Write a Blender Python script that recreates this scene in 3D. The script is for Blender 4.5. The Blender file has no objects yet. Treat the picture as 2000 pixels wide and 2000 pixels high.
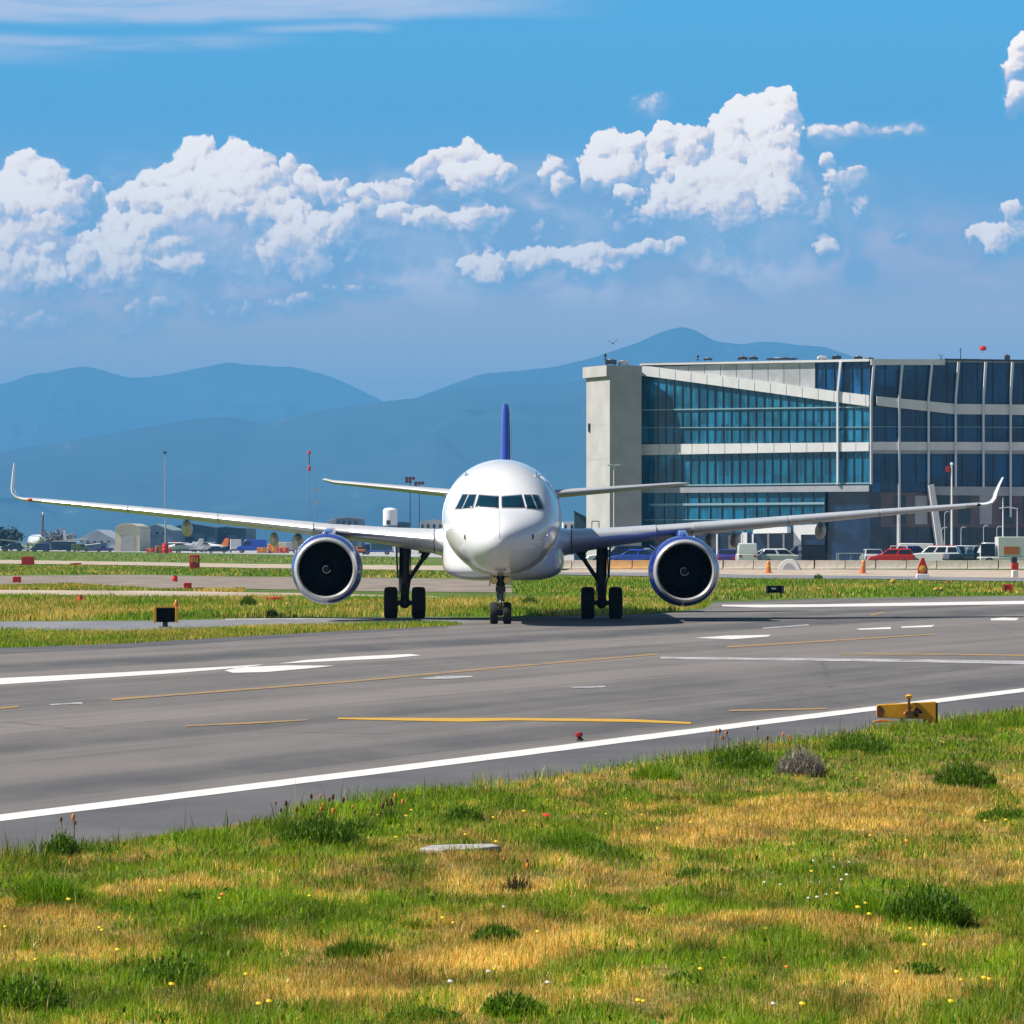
import bpy, bmesh, math, random
import numpy as np
from mathutils import Vector, Matrix
random.seed(7)
RNG = np.random.default_rng(11)
S = bpy.context.scene
COL = S.collection
R = math.radians

# ------------------------------------------------------------------ camera
CAM_H = 2.65
cd = bpy.data.cameras.new("camera")
cam = bpy.data.objects.new("camera", cd); COL.objects.link(cam)
cam.location = (0, 0, CAM_H)
cam.rotation_euler = (R(90), 0, 0)
cd.sensor_width = 36.0
cd.lens = 162.0
cd.shift_y = 0.03
cd.clip_start = 0.5
cd.clip_end = 120000.0
S.camera = cam
FP = 9000.0      # focal length in units of the photograph's pixels
HZ = 1060.0      # the horizon's row in the photograph

def W(px, py, Y):
    "world point at distance Y seen at photo pixel px, py"
    return Vector(((px - 1000.0) / FP * Y, Y, CAM_H + (HZ - py) / FP * Y))
def G(px, py, z=0.0):
    Y = FP * (CAM_H - z) / (py - HZ)
    return Vector(((px - 1000.0) / FP * Y, Y, z))

# ------------------------------------------------------------------ light
SUN_EL, SUN_AZ = 46.0, 7.0           # height above the horizon; degrees from due left towards the camera
sdir = Vector((-math.cos(R(SUN_EL)) * math.cos(R(SUN_AZ)), -math.cos(R(SUN_EL)) * math.sin(R(SUN_AZ)), math.sin(R(SUN_EL))))
sl = bpy.data.lights.new("sun", 'SUN'); sl.energy = 5.0; sl.angle = R(0.5); sl.color = (1.0, 0.955, 0.88)
sun = bpy.data.objects.new("sun", sl); COL.objects.link(sun)
sun.rotation_euler = (-sdir).to_track_quat('-Z', 'Y').to_euler()
S.view_settings.view_transform = 'Standard'
try: S.view_settings.look = 'None'
except Exception: pass
S.view_settings.exposure = 0.65
S.view_settings.gamma = 1.0
S.cycles.max_bounces = 6
S.cycles.diffuse_bounces = 2
S.cycles.glossy_bounces = 3
S.cycles.transmission_bounces = 2
S.cycles.transparent_max_bounces = 8
S.cycles.volume_bounces = 0
S.cycles.caustics_reflective = False
S.cycles.caustics_refractive = False

# ------------------------------------------------------------------ node helpers
class N:
    "a socket with arithmetic"
    def __init__(s, t, k): s.t, s.k = t, k
    def _m(s, op, *a, clamp=False):
        n = s.t.nodes.new('ShaderNodeMath'); n.operation = op; n.use_clamp = clamp
        for i, v in enumerate((s,) + a):
            if isinstance(v, N): s.t.links.new(v.k, n.inputs[i])
            else: n.inputs[i].default_value = v
        return N(s.t, n.outputs[0])
    def __add__(s, o): return s._m('ADD', o)
    __radd__ = __add__
    def __sub__(s, o): return s._m('SUBTRACT', o)
    def __rsub__(s, o): return (s * -1.0) + o
    def __mul__(s, o): return s._m('MULTIPLY', o)
    __rmul__ = __mul__
    def __truediv__(s, o): return s._m('DIVIDE', o)
    def max(s, o): return s._m('MAXIMUM', o)
    def min(s, o): return s._m('MINIMUM', o)
    def smax(s, o, d): return s._m('SMOOTH_MAX', o, d)
    def pow(s, o): return s._m('POWER', o)
    def abs(s): return s._m('ABSOLUTE')
    def clamp(s): return s._m('ADD', 0.0, clamp=True)
    def step(s, a, b):
        n = s.t.nodes.new('ShaderNodeMapRange'); n.interpolation_type = 'SMOOTHSTEP'
        s.t.links.new(s.k, n.inputs['Value'])
        lo, hi, x, y = (a, b, 0.0, 1.0) if a < b else (b, a, 1.0, 0.0)
        n.inputs['From Min'].default_value = lo; n.inputs['From Max'].default_value = hi
        n.inputs['To Min'].default_value = x; n.inputs['To Max'].default_value = y
        return N(s.t, n.outputs['Result'])
def node(t, kind, **kw):
    n = t.nodes.new(kind)
    for k, v in kw.items(): setattr(n, k, v)
    return n
def put(t, inp, v):
    if isinstance(v, N): t.links.new(v.k, inp)
    elif hasattr(v, 'is_linked'): t.links.new(v, inp)
    else: inp.default_value = v
def mixc(t, f, a, b, mode='MIX'):
    n = t.nodes.new('ShaderNodeMix'); n.data_type = 'RGBA'; n.blend_type = mode
    put(t, n.inputs[0], f)
    for s_, v in ((n.inputs[6], a), (n.inputs[7], b)):
        if isinstance(v, tuple): s_.default_value = (*v[:3], 1)
        else: put(t, s_, v)
    return N(t, n.outputs[2])
def noise(t, vec, scale, detail=3.0, rough=0.55, dist=0.0, dim='3D', out='Fac'):
    n = t.nodes.new('ShaderNodeTexNoise'); n.noise_dimensions = dim
    if vec is not None: put(t, n.inputs['Vector'], vec)
    n.inputs['Scale'].default_value = scale; n.inputs['Detail'].default_value = detail
    n.inputs['Roughness'].default_value = rough; n.inputs['Distortion'].default_value = dist
    return N(t, n.outputs[out])
def mapping(t, vec, scale=(1, 1, 1), rot=(0, 0, 0), loc=(0, 0, 0)):
    n = t.nodes.new('ShaderNodeMapping'); put(t, n.inputs['Vector'], vec)
    n.inputs['Scale'].default_value = scale; n.inputs['Rotation'].default_value = rot; n.inputs['Location'].default_value = loc
    return N(t, n.outputs[0])
def ramp(t, f, stops):
    n = t.nodes.new('ShaderNodeValToRGB'); put(t, n.inputs[0], f)
    e = n.color_ramp.elements
    while len(e) < len(stops): e.new(0.5)
    for i, (p, c) in enumerate(stops):
        e[i].position = p; e[i].color = (*c[:3], 1)
    return N(t, n.outputs[0])
def lin(r, g, b):
    f = lambda c: c / 12.92 if c <= 0.04045 else ((c + 0.055) / 1.055) ** 2.4
    return tuple(f(x / 255.0) for x in (r, g, b))

# ------------------------------------------------------------------ sky with its clouds
wd = bpy.data.worlds.new("World"); S.world = wd; wd.use_nodes = True
T = wd.node_tree; T.nodes.clear()
wo = node(T, 'ShaderNodeOutputWorld')
sky = node(T, 'ShaderNodeTexSky', sky_type='NISHITA', sun_disc=False)
sky.sun_elevation = R(SUN_EL); sky.sun_rotation = math.atan2(sdir.x, sdir.y)
sky.altitude = 2200; sky.air_density = 1.0; sky.dust_density = 0.6; sky.ozone_density = 2.0
bg0 = node(T, 'ShaderNodeBackground'); bg0.inputs['Strength'].default_value = 0.05
T.links.new(sky.outputs[0], bg0.inputs['Color'])
tc = node(T, 'ShaderNodeTexCoord')
sx = node(T, 'ShaderNodeSeparateXYZ'); T.links.new(tc.outputs['Generated'], sx.inputs[0])
dx, dy, dz = (N(T, sx.outputs[i]) for i in range(3))
yy = dy.max(0.05)
U = dx / yy * 9.0 + 1.0            # azimuth and height of the view direction, in tenths of a radian or so
V = 1.06 - dz / yy * 9.0
cxyz = node(T, 'ShaderNodeCombineXYZ'); T.links.new(U.k, cxyz.inputs[0]); T.links.new(V.k, cxyz.inputs[1])
P0 = N(T, cxyz.outputs[0])

K = 2000 / 1932.0 / 1000.0
# the cumulus, back to front: centre, half width, half height, brightness, softness of its edge, how far its foot melts
PUFFS = [
 # broad shaded masses
 (60,500,130,70,.22,1.0,0), (330,500,190,80,.16,1.0,0), (560,470,150,90,.16,.9,0), (760,450,150,80,.18,.9,0), (960,440,120,70,.24,1.0,0),
 (1120,430,140,60,.26,1.0,0), (1300,420,170,80,.22,.9,0), (1450,430,150,90,.14,.9,0), (1580,400,80,90,.10,.8,0), (1620,360,50,45,.22,.7,0), (1900,440,70,45,.35,1.0,0),
 # left stack
 (150,390,48,62,.30,.35,0), (181,352,10,12,.75,.5,0), (45,322,34,40,.92,.22,0), (88,350,52,46,.88,.22,0), (140,368,30,36,.62,.3,0), (25,372,46,46,.92,.25,0), (70,388,62,40,.85,.25,.3), (120,398,50,38,.66,.3,.3), (40,408,52,34,.86,.3,.4), (95,425,48,26,.74,.35,.5), (10,400,30,30,.9,.3,0),
 (12,462,46,40,.60,.6,.5), (40,520,58,48,.50,.9,.7), (90,472,20,11,.72,.6,.3), (85,505,32,24,.55,.9,.5), (110,530,60,34,.46,1.0,.8),
 # middle stack, crest first
 (372,294,40,38,.90,.20,0), (446,296,30,42,.92,.20,0), (350,322,48,42,.90,.22,0), (420,330,56,46,.92,.22,0), (486,326,46,42,.82,.22,0), (545,318,22,24,.80,.25,0), (522,350,40,36,.55,.3,0), (578,336,24,22,.74,.25,0),
 (590,358,36,30,.66,.3,.2), (630,366,32,34,.62,.35,.2), (652,352,20,16,.58,.4,.2), (310,352,50,38,.90,.24,0), (262,362,24,24,.80,.3,0), (230,382,30,26,.76,.3,.2), (370,360,60,40,.90,.25,.1), (450,364,70,44,.88,.25,.1), (405,385,50,34,.72,.3,.3),
 (300,384,52,30,.86,.26,.3), (345,398,44,28,.88,.28,.4), (272,398,34,24,.66,.35,.3), (430,395,40,28,.80,.3,.4), (540,392,66,44,.46,.4,.3), (500,420,60,44,.40,.5,.5), (560,420,54,48,.66,.5,.4), (585,470,40,62,.76,.6,.5), (540,470,50,44,.56,.8,.6), (610,440,34,40,.50,.6,.5), (655,420,28,40,.55,.6,.4),
 (235,425,56,34,.78,.3,.3), (290,432,44,30,.74,.4,.4), (205,470,46,44,.74,.5,.3), (190,500,62,50,.70,.7,.5), (255,486,46,52,.66,.8,.6), (165,486,30,30,.72,.5,.4), (352,500,46,26,.68,.9,.6), (340,460,40,20,.52,.9,.5),
 # the bridge
 (888,296,36,32,.84,.25,0), (930,318,38,36,.76,.28,0), (850,308,46,30,.80,.25,0), (800,322,36,26,.74,.35,0), (900,330,60,34,.78,.3,.2), (955,330,22,26,.6,.4,.2), (735,366,52,34,.76,.3,.2), (690,362,30,20,.74,.35,.2), (770,352,34,22,.72,.35,.2), (690,392,34,20,.60,.5,.4), (760,402,60,24,.72,.4,.4), (830,418,70,28,.70,.45,.5), (905,408,46,34,.60,.6,.5), (880,366,66,26,.12,.4,0),
 # right tower
 (1228,200,34,24,.50,1.2,.3), (1040,330,34,40,.74,.35,.3), (1062,352,28,30,.70,.4,.4), (1470,196,40,36,.90,.22,0), (1392,206,26,30,.88,.24,0), (1425,212,40,34,.92,.22,0), (1385,250,52,42,.92,.22,.1), (1450,240,52,44,.90,.24,.1), (1496,240,26,44,.42,.3,0), (1480,290,44,46,.66,.4,.2),
 (1260,262,46,34,.90,.22,0), (1310,262,36,28,.86,.25,0), (1235,290,30,40,.90,.25,.2), (1150,286,50,44,.92,.22,.1), (1195,280,28,34,.86,.25,.1), (1122,330,36,40,.90,.25,.3), (1170,330,50,44,.84,.25,.3), (1180,366,40,22,.76,.3,.5), (1260,316,36,30,.84,.3,.4),
 (1310,310,50,44,.60,.3,.1), (1400,300,70,48,.82,.35,.3), (1445,320,52,46,.84,.35,.3), (1350,330,62,44,.70,.4,.3), (1395,360,80,48,.74,.6,.5), (1300,372,76,46,.66,.7,.5), (1380,390,70,40,.62,.9,.7), (1250,400,60,34,.60,.9,.6), (1490,330,34,50,.72,.4,.3), (1470,375,36,40,.60,.6,.5), (1500,310,26,30,.70,.4,.3),
 (1560,302,14,16,.55,.6,.3), (1600,330,42,20,.45,.8,.4), (1560,390,24,40,.40,1.0,.5), (1625,395,24,26,.36,1.0,.4), (1555,478,26,26,.58,.8,.5), (1700,448,22,14,.44,1.0,.4),
 # ragged low strips and the clouds at the edge
 (905,500,40,26,.66,.7,.5), (960,505,80,28,.62,.7,.6), (1060,486,80,22,.64,.6,.5), (1150,482,66,24,.62,.6,.5), (1235,470,44,24,.66,.5,.5), (1272,462,24,22,.70,.4,.4), (930,535,70,26,.52,1.0,.7), (1130,515,60,26,.50,1.0,.6),
 (1640,246,100,15,.54,.9,.3), (1560,258,40,20,.48,1.0,.4), (1700,242,40,12,.52,.9,.3),
 (1924,100,22,34,.84,.3,0), (1912,140,24,36,.70,.4,.3), (1915,190,22,30,.60,.7,.5), (1932,80,16,20,.86,.3,0),
 (1850,440,34,26,.62,.6,.4), (1892,446,46,30,.60,.6,.5), (1912,400,22,28,.66,.5,.2), (1880,470,30,20,.55,.9,.6),
 (570,575,60,22,.46,1.0,.5), (440,590,60,26,.42,1.1,.6), (290,580,60,22,.42,1.1,.5), (80,610,110,26,.40,1.2,.5), (270,620,50,26,.38,1.2,.6), (700,545,80,20,.36,1.2,.5), (1620,510,34,26,.40,1.2,.5),
 (-60,400,60,60,.85,.3,.2), (-120,430,90,80,.5,.6,.3), (1990,420,50,50,.7,.4,.3)]
def vm(op, a, b=None, c=None):
    n = node(T, 'ShaderNodeVectorMath', operation=op); put(T, n.inputs[0], a)
    if b is not None: put(T, n.inputs[1], b)
    if c is not None: put(T, n.inputs[2], c)
    return n
def warp(P, sc, amp, det=3.0):
    d = vm('SUBTRACT', noise(T, P, sc, det, 0.55, 0.0, '2D', 'Color'), (.5, .5, .5))
    return N(T, vm('MULTIPLY_ADD', N(T, d.outputs[0]), (amp, amp * .8, 0), P).outputs[0])
Q0 = warp(warp(P0, 9.0, 0.035), 34.0, 0.016)
def billow(P):
    vo = node(T, 'ShaderNodeTexVoronoi', voronoi_dimensions='2D', feature='SMOOTH_F1')
    put(T, vo.inputs['Vector'], P); vo.inputs['Scale'].default_value = 20.0; vo.inputs['Smoothness'].default_value = 0.35
    vo.inputs['Detail'].default_value = 3.0; vo.inputs['Roughness'].default_value = 0.55; vo.inputs['Lacunarity'].default_value = 2.1
    return 0.5 - N(T, vo.outputs['Distance'])
B0 = billow(Q0)
B1 = billow(N(T, vm('ADD', Q0, (-0.006, -0.008, 0)).outputs[0]))
fine = noise(T, P0, 48.0, 5.0, 0.62, 0.0, '2D') - 0.5
NZ = B0 * 0.50 + fine * 0.24
RELIEF = (B0 - B1) * 0.55 + fine * 0.07 - 0.10
lit = alpha = None
QK = Q0
for ip, (cx, cy, rx, ry, br, so, ft) in enumerate(PUFFS):
    if ip and ip % 3 == 0: QK = N(T, vm('MULTIPLY_ADD', alpha, (1e-7, 1e-7, 0), Q0).outputs[0])   # keeps the shader's stack small
    so = so * 1.15 + .10
    mass_ = br < .3
    if mass_: br += .32
    if so >= .75 and not mass_: br += .17; rx *= 1.28; ry *= 1.28; ft *= .5
    x, y, a_, b_ = cx * K, cy * K, rx * K * 1.18, ry * K * 1.18
    q = vm('MULTIPLY_ADD', QK, (1 / a_, 1 / b_, 0), (-x / a_, -y / b_, 0))
    qq = vm('DOT_PRODUCT', N(T, q.outputs[0]), N(T, q.outputs[0])); d = NZ - N(T, qq.outputs['Value'])
    n = node(T, 'ShaderNodeMapRange', interpolation_type='SMOOTHSTEP'); put(T, n.inputs['Value'], d)
    n.inputs['From Min'].default_value = -1.0; n.inputs['From Max'].default_value = -1.0 + so * 0.62
    a = N(T, n.outputs['Result'])
    sh = N(T, vm('DOT_PRODUCT', N(T, q.outputs[0]), (-.42, -.52, 0)).outputs['Value']) + br
    if ft:
        fz = N(T, vm('DOT_PRODUCT', N(T, q.outputs[0]), (.25, .97, 0)).outputs['Value'])
        n = node(T, 'ShaderNodeMapRange', interpolation_type='SMOOTHSTEP'); put(T, n.inputs['Value'], fz)
        n.inputs['From Min'].default_value = -.3; n.inputs['From Max'].default_value = .95; n.inputs['To Min'].default_value = 1.0; n.inputs['To Max'].default_value = 1 - min(1, ft * 1.3)
        a = a * N(T, n.outputs['Result'])
    if mass_: a = a * .74
    if so >= 1.1: a = a * .92
    if lit is None: lit, alpha = sh, a
    else:
        n = node(T, 'ShaderNodeMix', data_type='FLOAT', clamp_factor=True); put(T, n.inputs[0], a); put(T, n.inputs[2], lit); put(T, n.inputs[3], sh); lit = N(T, n.outputs[0])
        alpha = alpha + a * (1.0 - alpha)
dens = alpha.clamp() * (1.0 - V.step(0.52, 0.68) * 0.35)
wisp = noise(T, mapping(T, P0, (1, 1.6, 1)), 5.0, 5.0, 0.6, 0.3, '2D')
lit = (lit + RELIEF + (wisp - 0.5) * 0.35).clamp()
ccol = ramp(T, lit, [(0.0, lin(112, 152, 192)), (0.22, lin(142, 168, 200)), (0.42, lin(174, 186, 208)), (0.60, lin(208, 204, 212)), (0.78, lin(246, 236, 226)), (1.0, lin(255, 252, 244))])
skyr = ramp(T, V, [(0.0, lin(76, 168, 218)), (0.22, lin(78, 164, 214)), (0.38, lin(118, 168, 208)), (0.50, lin(176, 182, 202)), (0.64, lin(222, 205, 194)), (1.0, lin(228, 208, 194))])
# layered veil low in the sky
lay = noise(T, mapping(T, P0, (1.0, 3.2, 1)), 4.2, 5.0, 0.62, 0.4, '2D')
veil = lay.step(0.42, 0.66) * V.step(0.36, 0.50) * V.step(0.72, 0.58)
c1 = mixc(T, veil * 0.7, skyr, lin(226, 200, 212))
# soft bodies of the bank between and below the billows
Pw = warp(P0, 5.0, 0.10)
bodyn = noise(T, mapping(T, Pw, (1.0, 1.5, 1)), 2.6, 4.0, 0.55, 0.4, '2D')
body = bodyn.step(0.34, 0.58) * V.step(0.30, 0.42) * V.step(0.64, 0.50) * U.step(1.95, 1.45)
c1 = mixc(T, body * 0.85, c1, lin(150, 168, 200))
blon = noise(T, mapping(T, Pw, (1.0, 1.35, 1), loc=(2.3, .4, 0)), 4.6, 5.0, 0.58, 0.3, '2D')
blo = blon.step(0.40, 0.62) * V.step(0.28, 0.42) * V.step(0.635, 0.53) * U.step(1.85, 1.40)
c1 = mixc(T, blo * 0.9, c1, (1.05, .88, .86))
c3 = mixc(T, dens, c1, mixc(T, 1.0, ccol, (1.56, 1.36, 1.20), 'MULTIPLY'))
# thin streaks high on the left
cv = V + (noise(T, mapping(T, P0, (1.2, 1, 1)), 1.6, 3.0, 0.5, 0.0, '2D') - 0.5) * 0.05 + (U - 0.4) * 0.012
st1 = cv.step(0.052, 0.026) * U.step(1.25, 0.75)
st2 = ((cv - 0.078).abs().step(0.024, 0.0)) * U.step(0.66, 0.30) * 0.8
st3 = ((cv - 0.056).abs().step(0.016, 0.0)) * U.step(0.80, 0.70) * U.step(0.42, 0.6) * 0.75
st4 = ((cv - 0.095).abs().step(0.05, 0.0)) * U.step(0.30, 0.0) * 0.5
st = st1.max(st2).max(st3).max(st4) * (noise(T, mapping(T, P0, (0.8, 9.0, 1)), 3.0, 4.0, 0.55, 0.3, '2D').step(0.15, 0.55))
c4 = mixc(T, st, c3, lin(196, 204, 226))
bg1 = node(T, 'ShaderNodeBackground'); put(T, bg1.inputs['Color'], c4); bg1.inputs['Strength'].default_value = 0.76
near = dy.step(0.86, 0.95) * dz.step(0.26, 0.17)
ms = node(T, 'ShaderNodeMixShader'); put(T, ms.inputs[0], near)
T.links.new(bg0.outputs[0], ms.inputs[1]); T.links.new(bg1.outputs[0], ms.inputs[2])
T.links.new(ms.outputs[0], wo.inputs['Surface'])

# ------------------------------------------------------------------ object helpers
def tag(o, label=None, cat=None, group=None, kind=None):
    if label: o['label'] = label
    if cat: o['category'] = cat
    if group: o['group'] = group
    if kind: o['kind'] = kind
    return o
def empty(name, loc=(0, 0, 0), rz=0.0, label=None, cat=None, group=None):
    o = bpy.data.objects.new(name, None); COL.objects.link(o)
    o.location = loc; o.rotation_euler = (0, 0, rz); o.empty_display_size = 0.3
    return tag(o, label, cat, group)
def copy_tree(o, parent=None):
    c = o.copy(); COL.objects.link(c); c.parent = parent
    for ch in list(o.children): copy_tree(ch, c)
    return c
class MB:
    "collects shapes, then links them as one mesh object"
    def __init__(s): s.v, s.f, s.m = [], [], []
    def add(s, vs, fs, mi=0):
        b = len(s.v); s.v += [tuple(x) for x in vs]; s.f += [tuple(b + i for i in f) for f in fs]; s.m += [mi] * len(fs); return s
    def box(s, x0, x1, y0, y1, z0, z1, mi=0):
        v = [(x, y, z) for x in (x0, x1) for y in (y0, y1) for z in (z0, z1)]
        return s.add(v, [(0, 1, 3, 2), (4, 6, 7, 5), (0, 4, 5, 1), (2, 3, 7, 6), (0, 2, 6, 4), (1, 5, 7, 3)], mi)
    def prism(s, poly, axis, a, b, mi=0):
        "polygon in the two other axes, swept along axis from a to b"
        n = len(poly); vs = []
        for t in (a, b):
            for (p, q) in poly:
                vs.append({'x': (t, p, q), 'y': (p, t, q), 'z': (p, q, t)}[axis])
        fs = [tuple(range(n))[::-1], tuple(range(n, 2 * n))] + [(i, (i + 1) % n, n + (i + 1) % n, n + i) for i in range(n)]
        return s.add(vs, fs, mi)
    def sweep(s, pts, vec, mi=0):
        "a flat polygon of 3-D points thickened by a vector"
        n = len(pts); vec = Vector(vec)
        vs = [Vector(p) for p in pts] + [Vector(p) + vec for p in pts]
        fs = [tuple(range(n))[::-1], tuple(range(n, 2 * n))] + [(i, (i + 1) % n, n + (i + 1) % n, n + i) for i in range(n)]
        return s.add(vs, fs, mi)
    def tube(s, p, q, r0, r1=None, n=10, mi=0):
        p, q = Vector(p), Vector(q); r1 = r0 if r1 is None else r1
        d = (q - p).normalized(); a = d.orthogonal().normalized(); b = d.cross(a)
        vs = []
        for c, r in ((p, r0), (q, r1)):
            for i in range(n):
                t = 2 * math.pi * i / n; vs.append(c + a * r * math.cos(t) + b * r * math.sin(t))
        fs = [(i, (i + 1) % n, n + (i + 1) % n, n + i) for i in range(n)] + [tuple(range(n))[::-1], tuple(range(n, 2 * n))]
        return s.add(vs, fs, mi)
    def path(s, pts, r, n=8, mi=0):
        for a, b in zip(pts, pts[1:]): s.tube(a, b, r, r, n, mi)
        return s
    def lathe(s, prof, c, axis=(0, 0, 1), n=24, mi=0, sq=(1, 1), closed=False, cap=True):
        "profile of (radius, distance along axis)"
        c = Vector(c); d = Vector(axis).normalized()
        a = d.orthogonal().normalized() if abs(d.y) < .9 else Vector((1, 0, 0)); b = d.cross(a)
        vs = []
        for (r, h) in prof:
            for i in range(n):
                t = 2 * math.pi * i / n
                vs.append(c + d * h + a * r * math.cos(t) * sq[0] + b * r * math.sin(t) * sq[1])
        k = len(prof); fs = []
        for j in range(k if closed else k - 1):
            for i in range(n):
                fs.append((j * n + i, j * n + (i + 1) % n, ((j + 1) % k) * n + (i + 1) % n, ((j + 1) % k) * n + i))
        if not closed and cap:
            fs += [tuple(range(n))[::-1], tuple(range((k - 1) * n, k * n))]
        return s.add(vs, fs, mi)
    def loft(s, rings, mi=0, cap=True):
        n = len(rings[0]); vs = [p for r in rings for p in r]; fs = []
        for j in range(len(rings) - 1):
            for i in range(n): fs.append((j * n + i, j * n + (i + 1) % n, (j + 1) * n + (i + 1) % n, (j + 1) * n + i))
        if cap: fs += [tuple(range(n))[::-1], tuple(range((len(rings) - 1) * n, len(rings) * n))]
        return s.add(vs, fs, mi)
    def sphere(s, c, r, mi=0, n=12, sc=(1, 1, 1)):
        m = n // 2; vs = []; c = Vector(c)
        for j in range(1, m):
            th = math.pi * j / m
            for i in range(n):
                ph = 2 * math.pi * i / n
                vs.append(c + Vector((r * math.sin(th) * math.cos(ph) * sc[0], r * math.sin(th) * math.sin(ph) * sc[1], r * math.cos(th) * sc[2])))
        k = len(vs); vs += [c + Vector((0, 0, r * sc[2])), c - Vector((0, 0, r * sc[2]))]; fs = []
        for j in range(m - 2):
            for i in range(n): fs.append((j * n + i, (j + 1) * n + i, (j + 1) * n + (i + 1) % n, j * n + (i + 1) % n))
        for i in range(n):
            fs.append((k, i, (i + 1) % n)); fs.append((k + 1, (m - 2) * n + (i + 1) % n, (m - 2) * n + i))
        return s.add(vs, fs, mi)
    def build(s, name, mats, parent=None, smooth=None, bevel=0.0, fix=True, seg=2):
        me = bpy.data.meshes.new(name); me.from_pydata(s.v, [], s.f)
        mats = mats if isinstance(mats, (list, tuple)) else [mats]
        for m in mats: me.materials.append(m)
        if len(mats) > 1: me.polygons.foreach_set('material_index', s.m)
        if fix:
            bm = bmesh.new(); bm.from_mesh(me); bmesh.ops.recalc_face_normals(bm, faces=bm.faces); bm.to_mesh(me); bm.free()
        if smooth is not None:
            me.polygons.foreach_set('use_smooth', [True] * len(me.polygons))
            if smooth < 180: me.set_sharp_from_angle(angle=R(smooth))
        me.update()
        o = bpy.data.objects.new(name, me); COL.objects.link(o); o.parent = parent
        if bevel:
            b = o.modifiers.new("bevel", 'BEVEL'); b.width = bevel; b.segments = seg; b.limit_method = 'ANGLE'; b.angle_limit = R(35)
            if smooth is None: me.polygons.foreach_set('use_smooth', [True] * len(me.polygons)); me.set_sharp_from_angle(angle=R(40))
        return o

# ------------------------------------------------------------------ materials
MATS = {}
def mat(name, col=(.5, .5, .5), rough=.5, metal=0.0, spec=.5, var=0.0, vscale=3.0, bump=0.0, bscale=20.0, coat=0.0, emit=None, est=0.0, grime=None, alpha=None):
    if name in MATS: return MATS[name]
    m = bpy.data.materials.new(name); m.use_nodes = True; t = m.node_tree; b = t.nodes['Principled BSDF']
    b.inputs['Base Color'].default_value = (*col, 1); b.inputs['Roughness'].default_value = rough; b.inputs['Metallic'].default_value = metal
    b.inputs['Specular IOR Level'].default_value = spec; b.inputs['Coat Weight'].default_value = coat; b.inputs['Coat Roughness'].default_value = 0.08
    tcn = node(t, 'ShaderNodeTexCoord'); oc = N(t, tcn.outputs['Object'])
    c = None
    if var:
        n1 = noise(t, oc, vscale, 5.0, .6)
        c = mixc(t, n1.step(.3, .7), tuple(x * (1 - var) for x in col), tuple(min(1, x * (1 + var)) for x in col))
    if grime:
        n2 = noise(t, mapping(t, oc, (1, 1, .35)), vscale * 1.7, 6.0, .65).step(.52, .78) * grime[1]
        c = mixc(t, n2, c if c is not None else col, grime[0])
    if c is not None:
        put(t, b.inputs['Base Color'], c)
        put(t, b.inputs['Roughness'], (noise(t, oc, vscale * 2.3, 4.0, .6) - .5) * .25 * (1 if rough > .15 else .3) + rough)
    if bump:
        bn = node(t, 'ShaderNodeBump'); bn.inputs['Strength'].default_value = bump; bn.inputs['Distance'].default_value = .02
        put(t, bn.inputs['Height'], noise(t, oc, bscale, 4.0, .6)); t.links.new(bn.outputs[0], b.inputs['Normal'])
    if emit:
        b.inputs['Emission Color'].default_value = (*emit, 1); b.inputs['Emission Strength'].default_value = est
    MATS[name] = m
    return m
# ------------------------------------------------------------------ terrain materials
def pts_sheet(name, pts, z, m, jit=0.0, step=None, kind='structure'):
    "a flat sheet on the ground from world x, y outline, edges broken up a little"
    out = []
    n = len(pts)
    for i in range(n):
        a, b = Vector(pts[i][:2]), Vector(pts[(i + 1) % n][:2])
        k = 1 if not step else max(1, int((b - a).length / step))
        d = (b - a); nn = Vector((-d.y, d.x)).normalized() if d.length else Vector((0, 0))
        for j in range(k):
            p = a + d * j / k
            if jit and j: p = p + nn * random.uniform(-jit, jit)
            out.append((p.x, p.y, z))
    me = bpy.data.meshes.new(name); me.from_pydata(out, [], [tuple(range(len(out)))])
    bm = bmesh.new(); bm.from_mesh(me); bmesh.ops.triangulate(bm, faces=bm.faces); bmesh.ops.recalc_face_normals(bm, faces=bm.faces)
    for f in bm.faces:
        if f.normal.z < 0: f.normal_flip()
    bm.to_mesh(me); bm.free()
    me.materials.append(m)
    o = bpy.data.objects.new(name, me); COL.objects.link(o)
    return tag(o, kind=kind)
def ground_mat(name, build):
    m = bpy.data.materials.new(name); m.use_nodes = True; t = m.node_tree; b = t.nodes['Principled BSDF']
    b.inputs['Roughness'].default_value = .9; b.inputs['Specular IOR Level'].default_value = .25
    g = node(t, 'ShaderNodeNewGeometry'); pos = N(t, g.outputs['Position'])
    build(t, b, pos); MATS[name] = m
    return m
def add_bump(t, b, h, strength, dist):
    bn = node(t, 'ShaderNodeBump'); bn.inputs['Strength'].default_value = strength; bn.inputs['Distance'].default_value = dist
    put(t, bn.inputs['Height'], h); t.links.new(bn.outputs[0], b.inputs['Normal'])
def _turf(t, b, pos):
    n1 = noise(t, mapping(t, pos, (.10, .018, 1)), 1.0, 6.0, .6)
    n2 = noise(t, mapping(t, pos, (.8, .12, 1)), 1.0, 5.0, .65)
    n3 = noise(t, pos, 6.0, 4.0, .7)
    c = mixc(t, n1.step(.38, .62), (.080, .140, .012), (.130, .190, .020))
    c = mixc(t, n2.step(.52, .72) * .65, c, (.21, .165, .065))
    c = mixc(t, n3.step(.4, .75) * .5, c, (.05, .075, .016))
    put(t, b.inputs['Base Color'], c); add_bump(t, b, n3, .9, .12)
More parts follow.
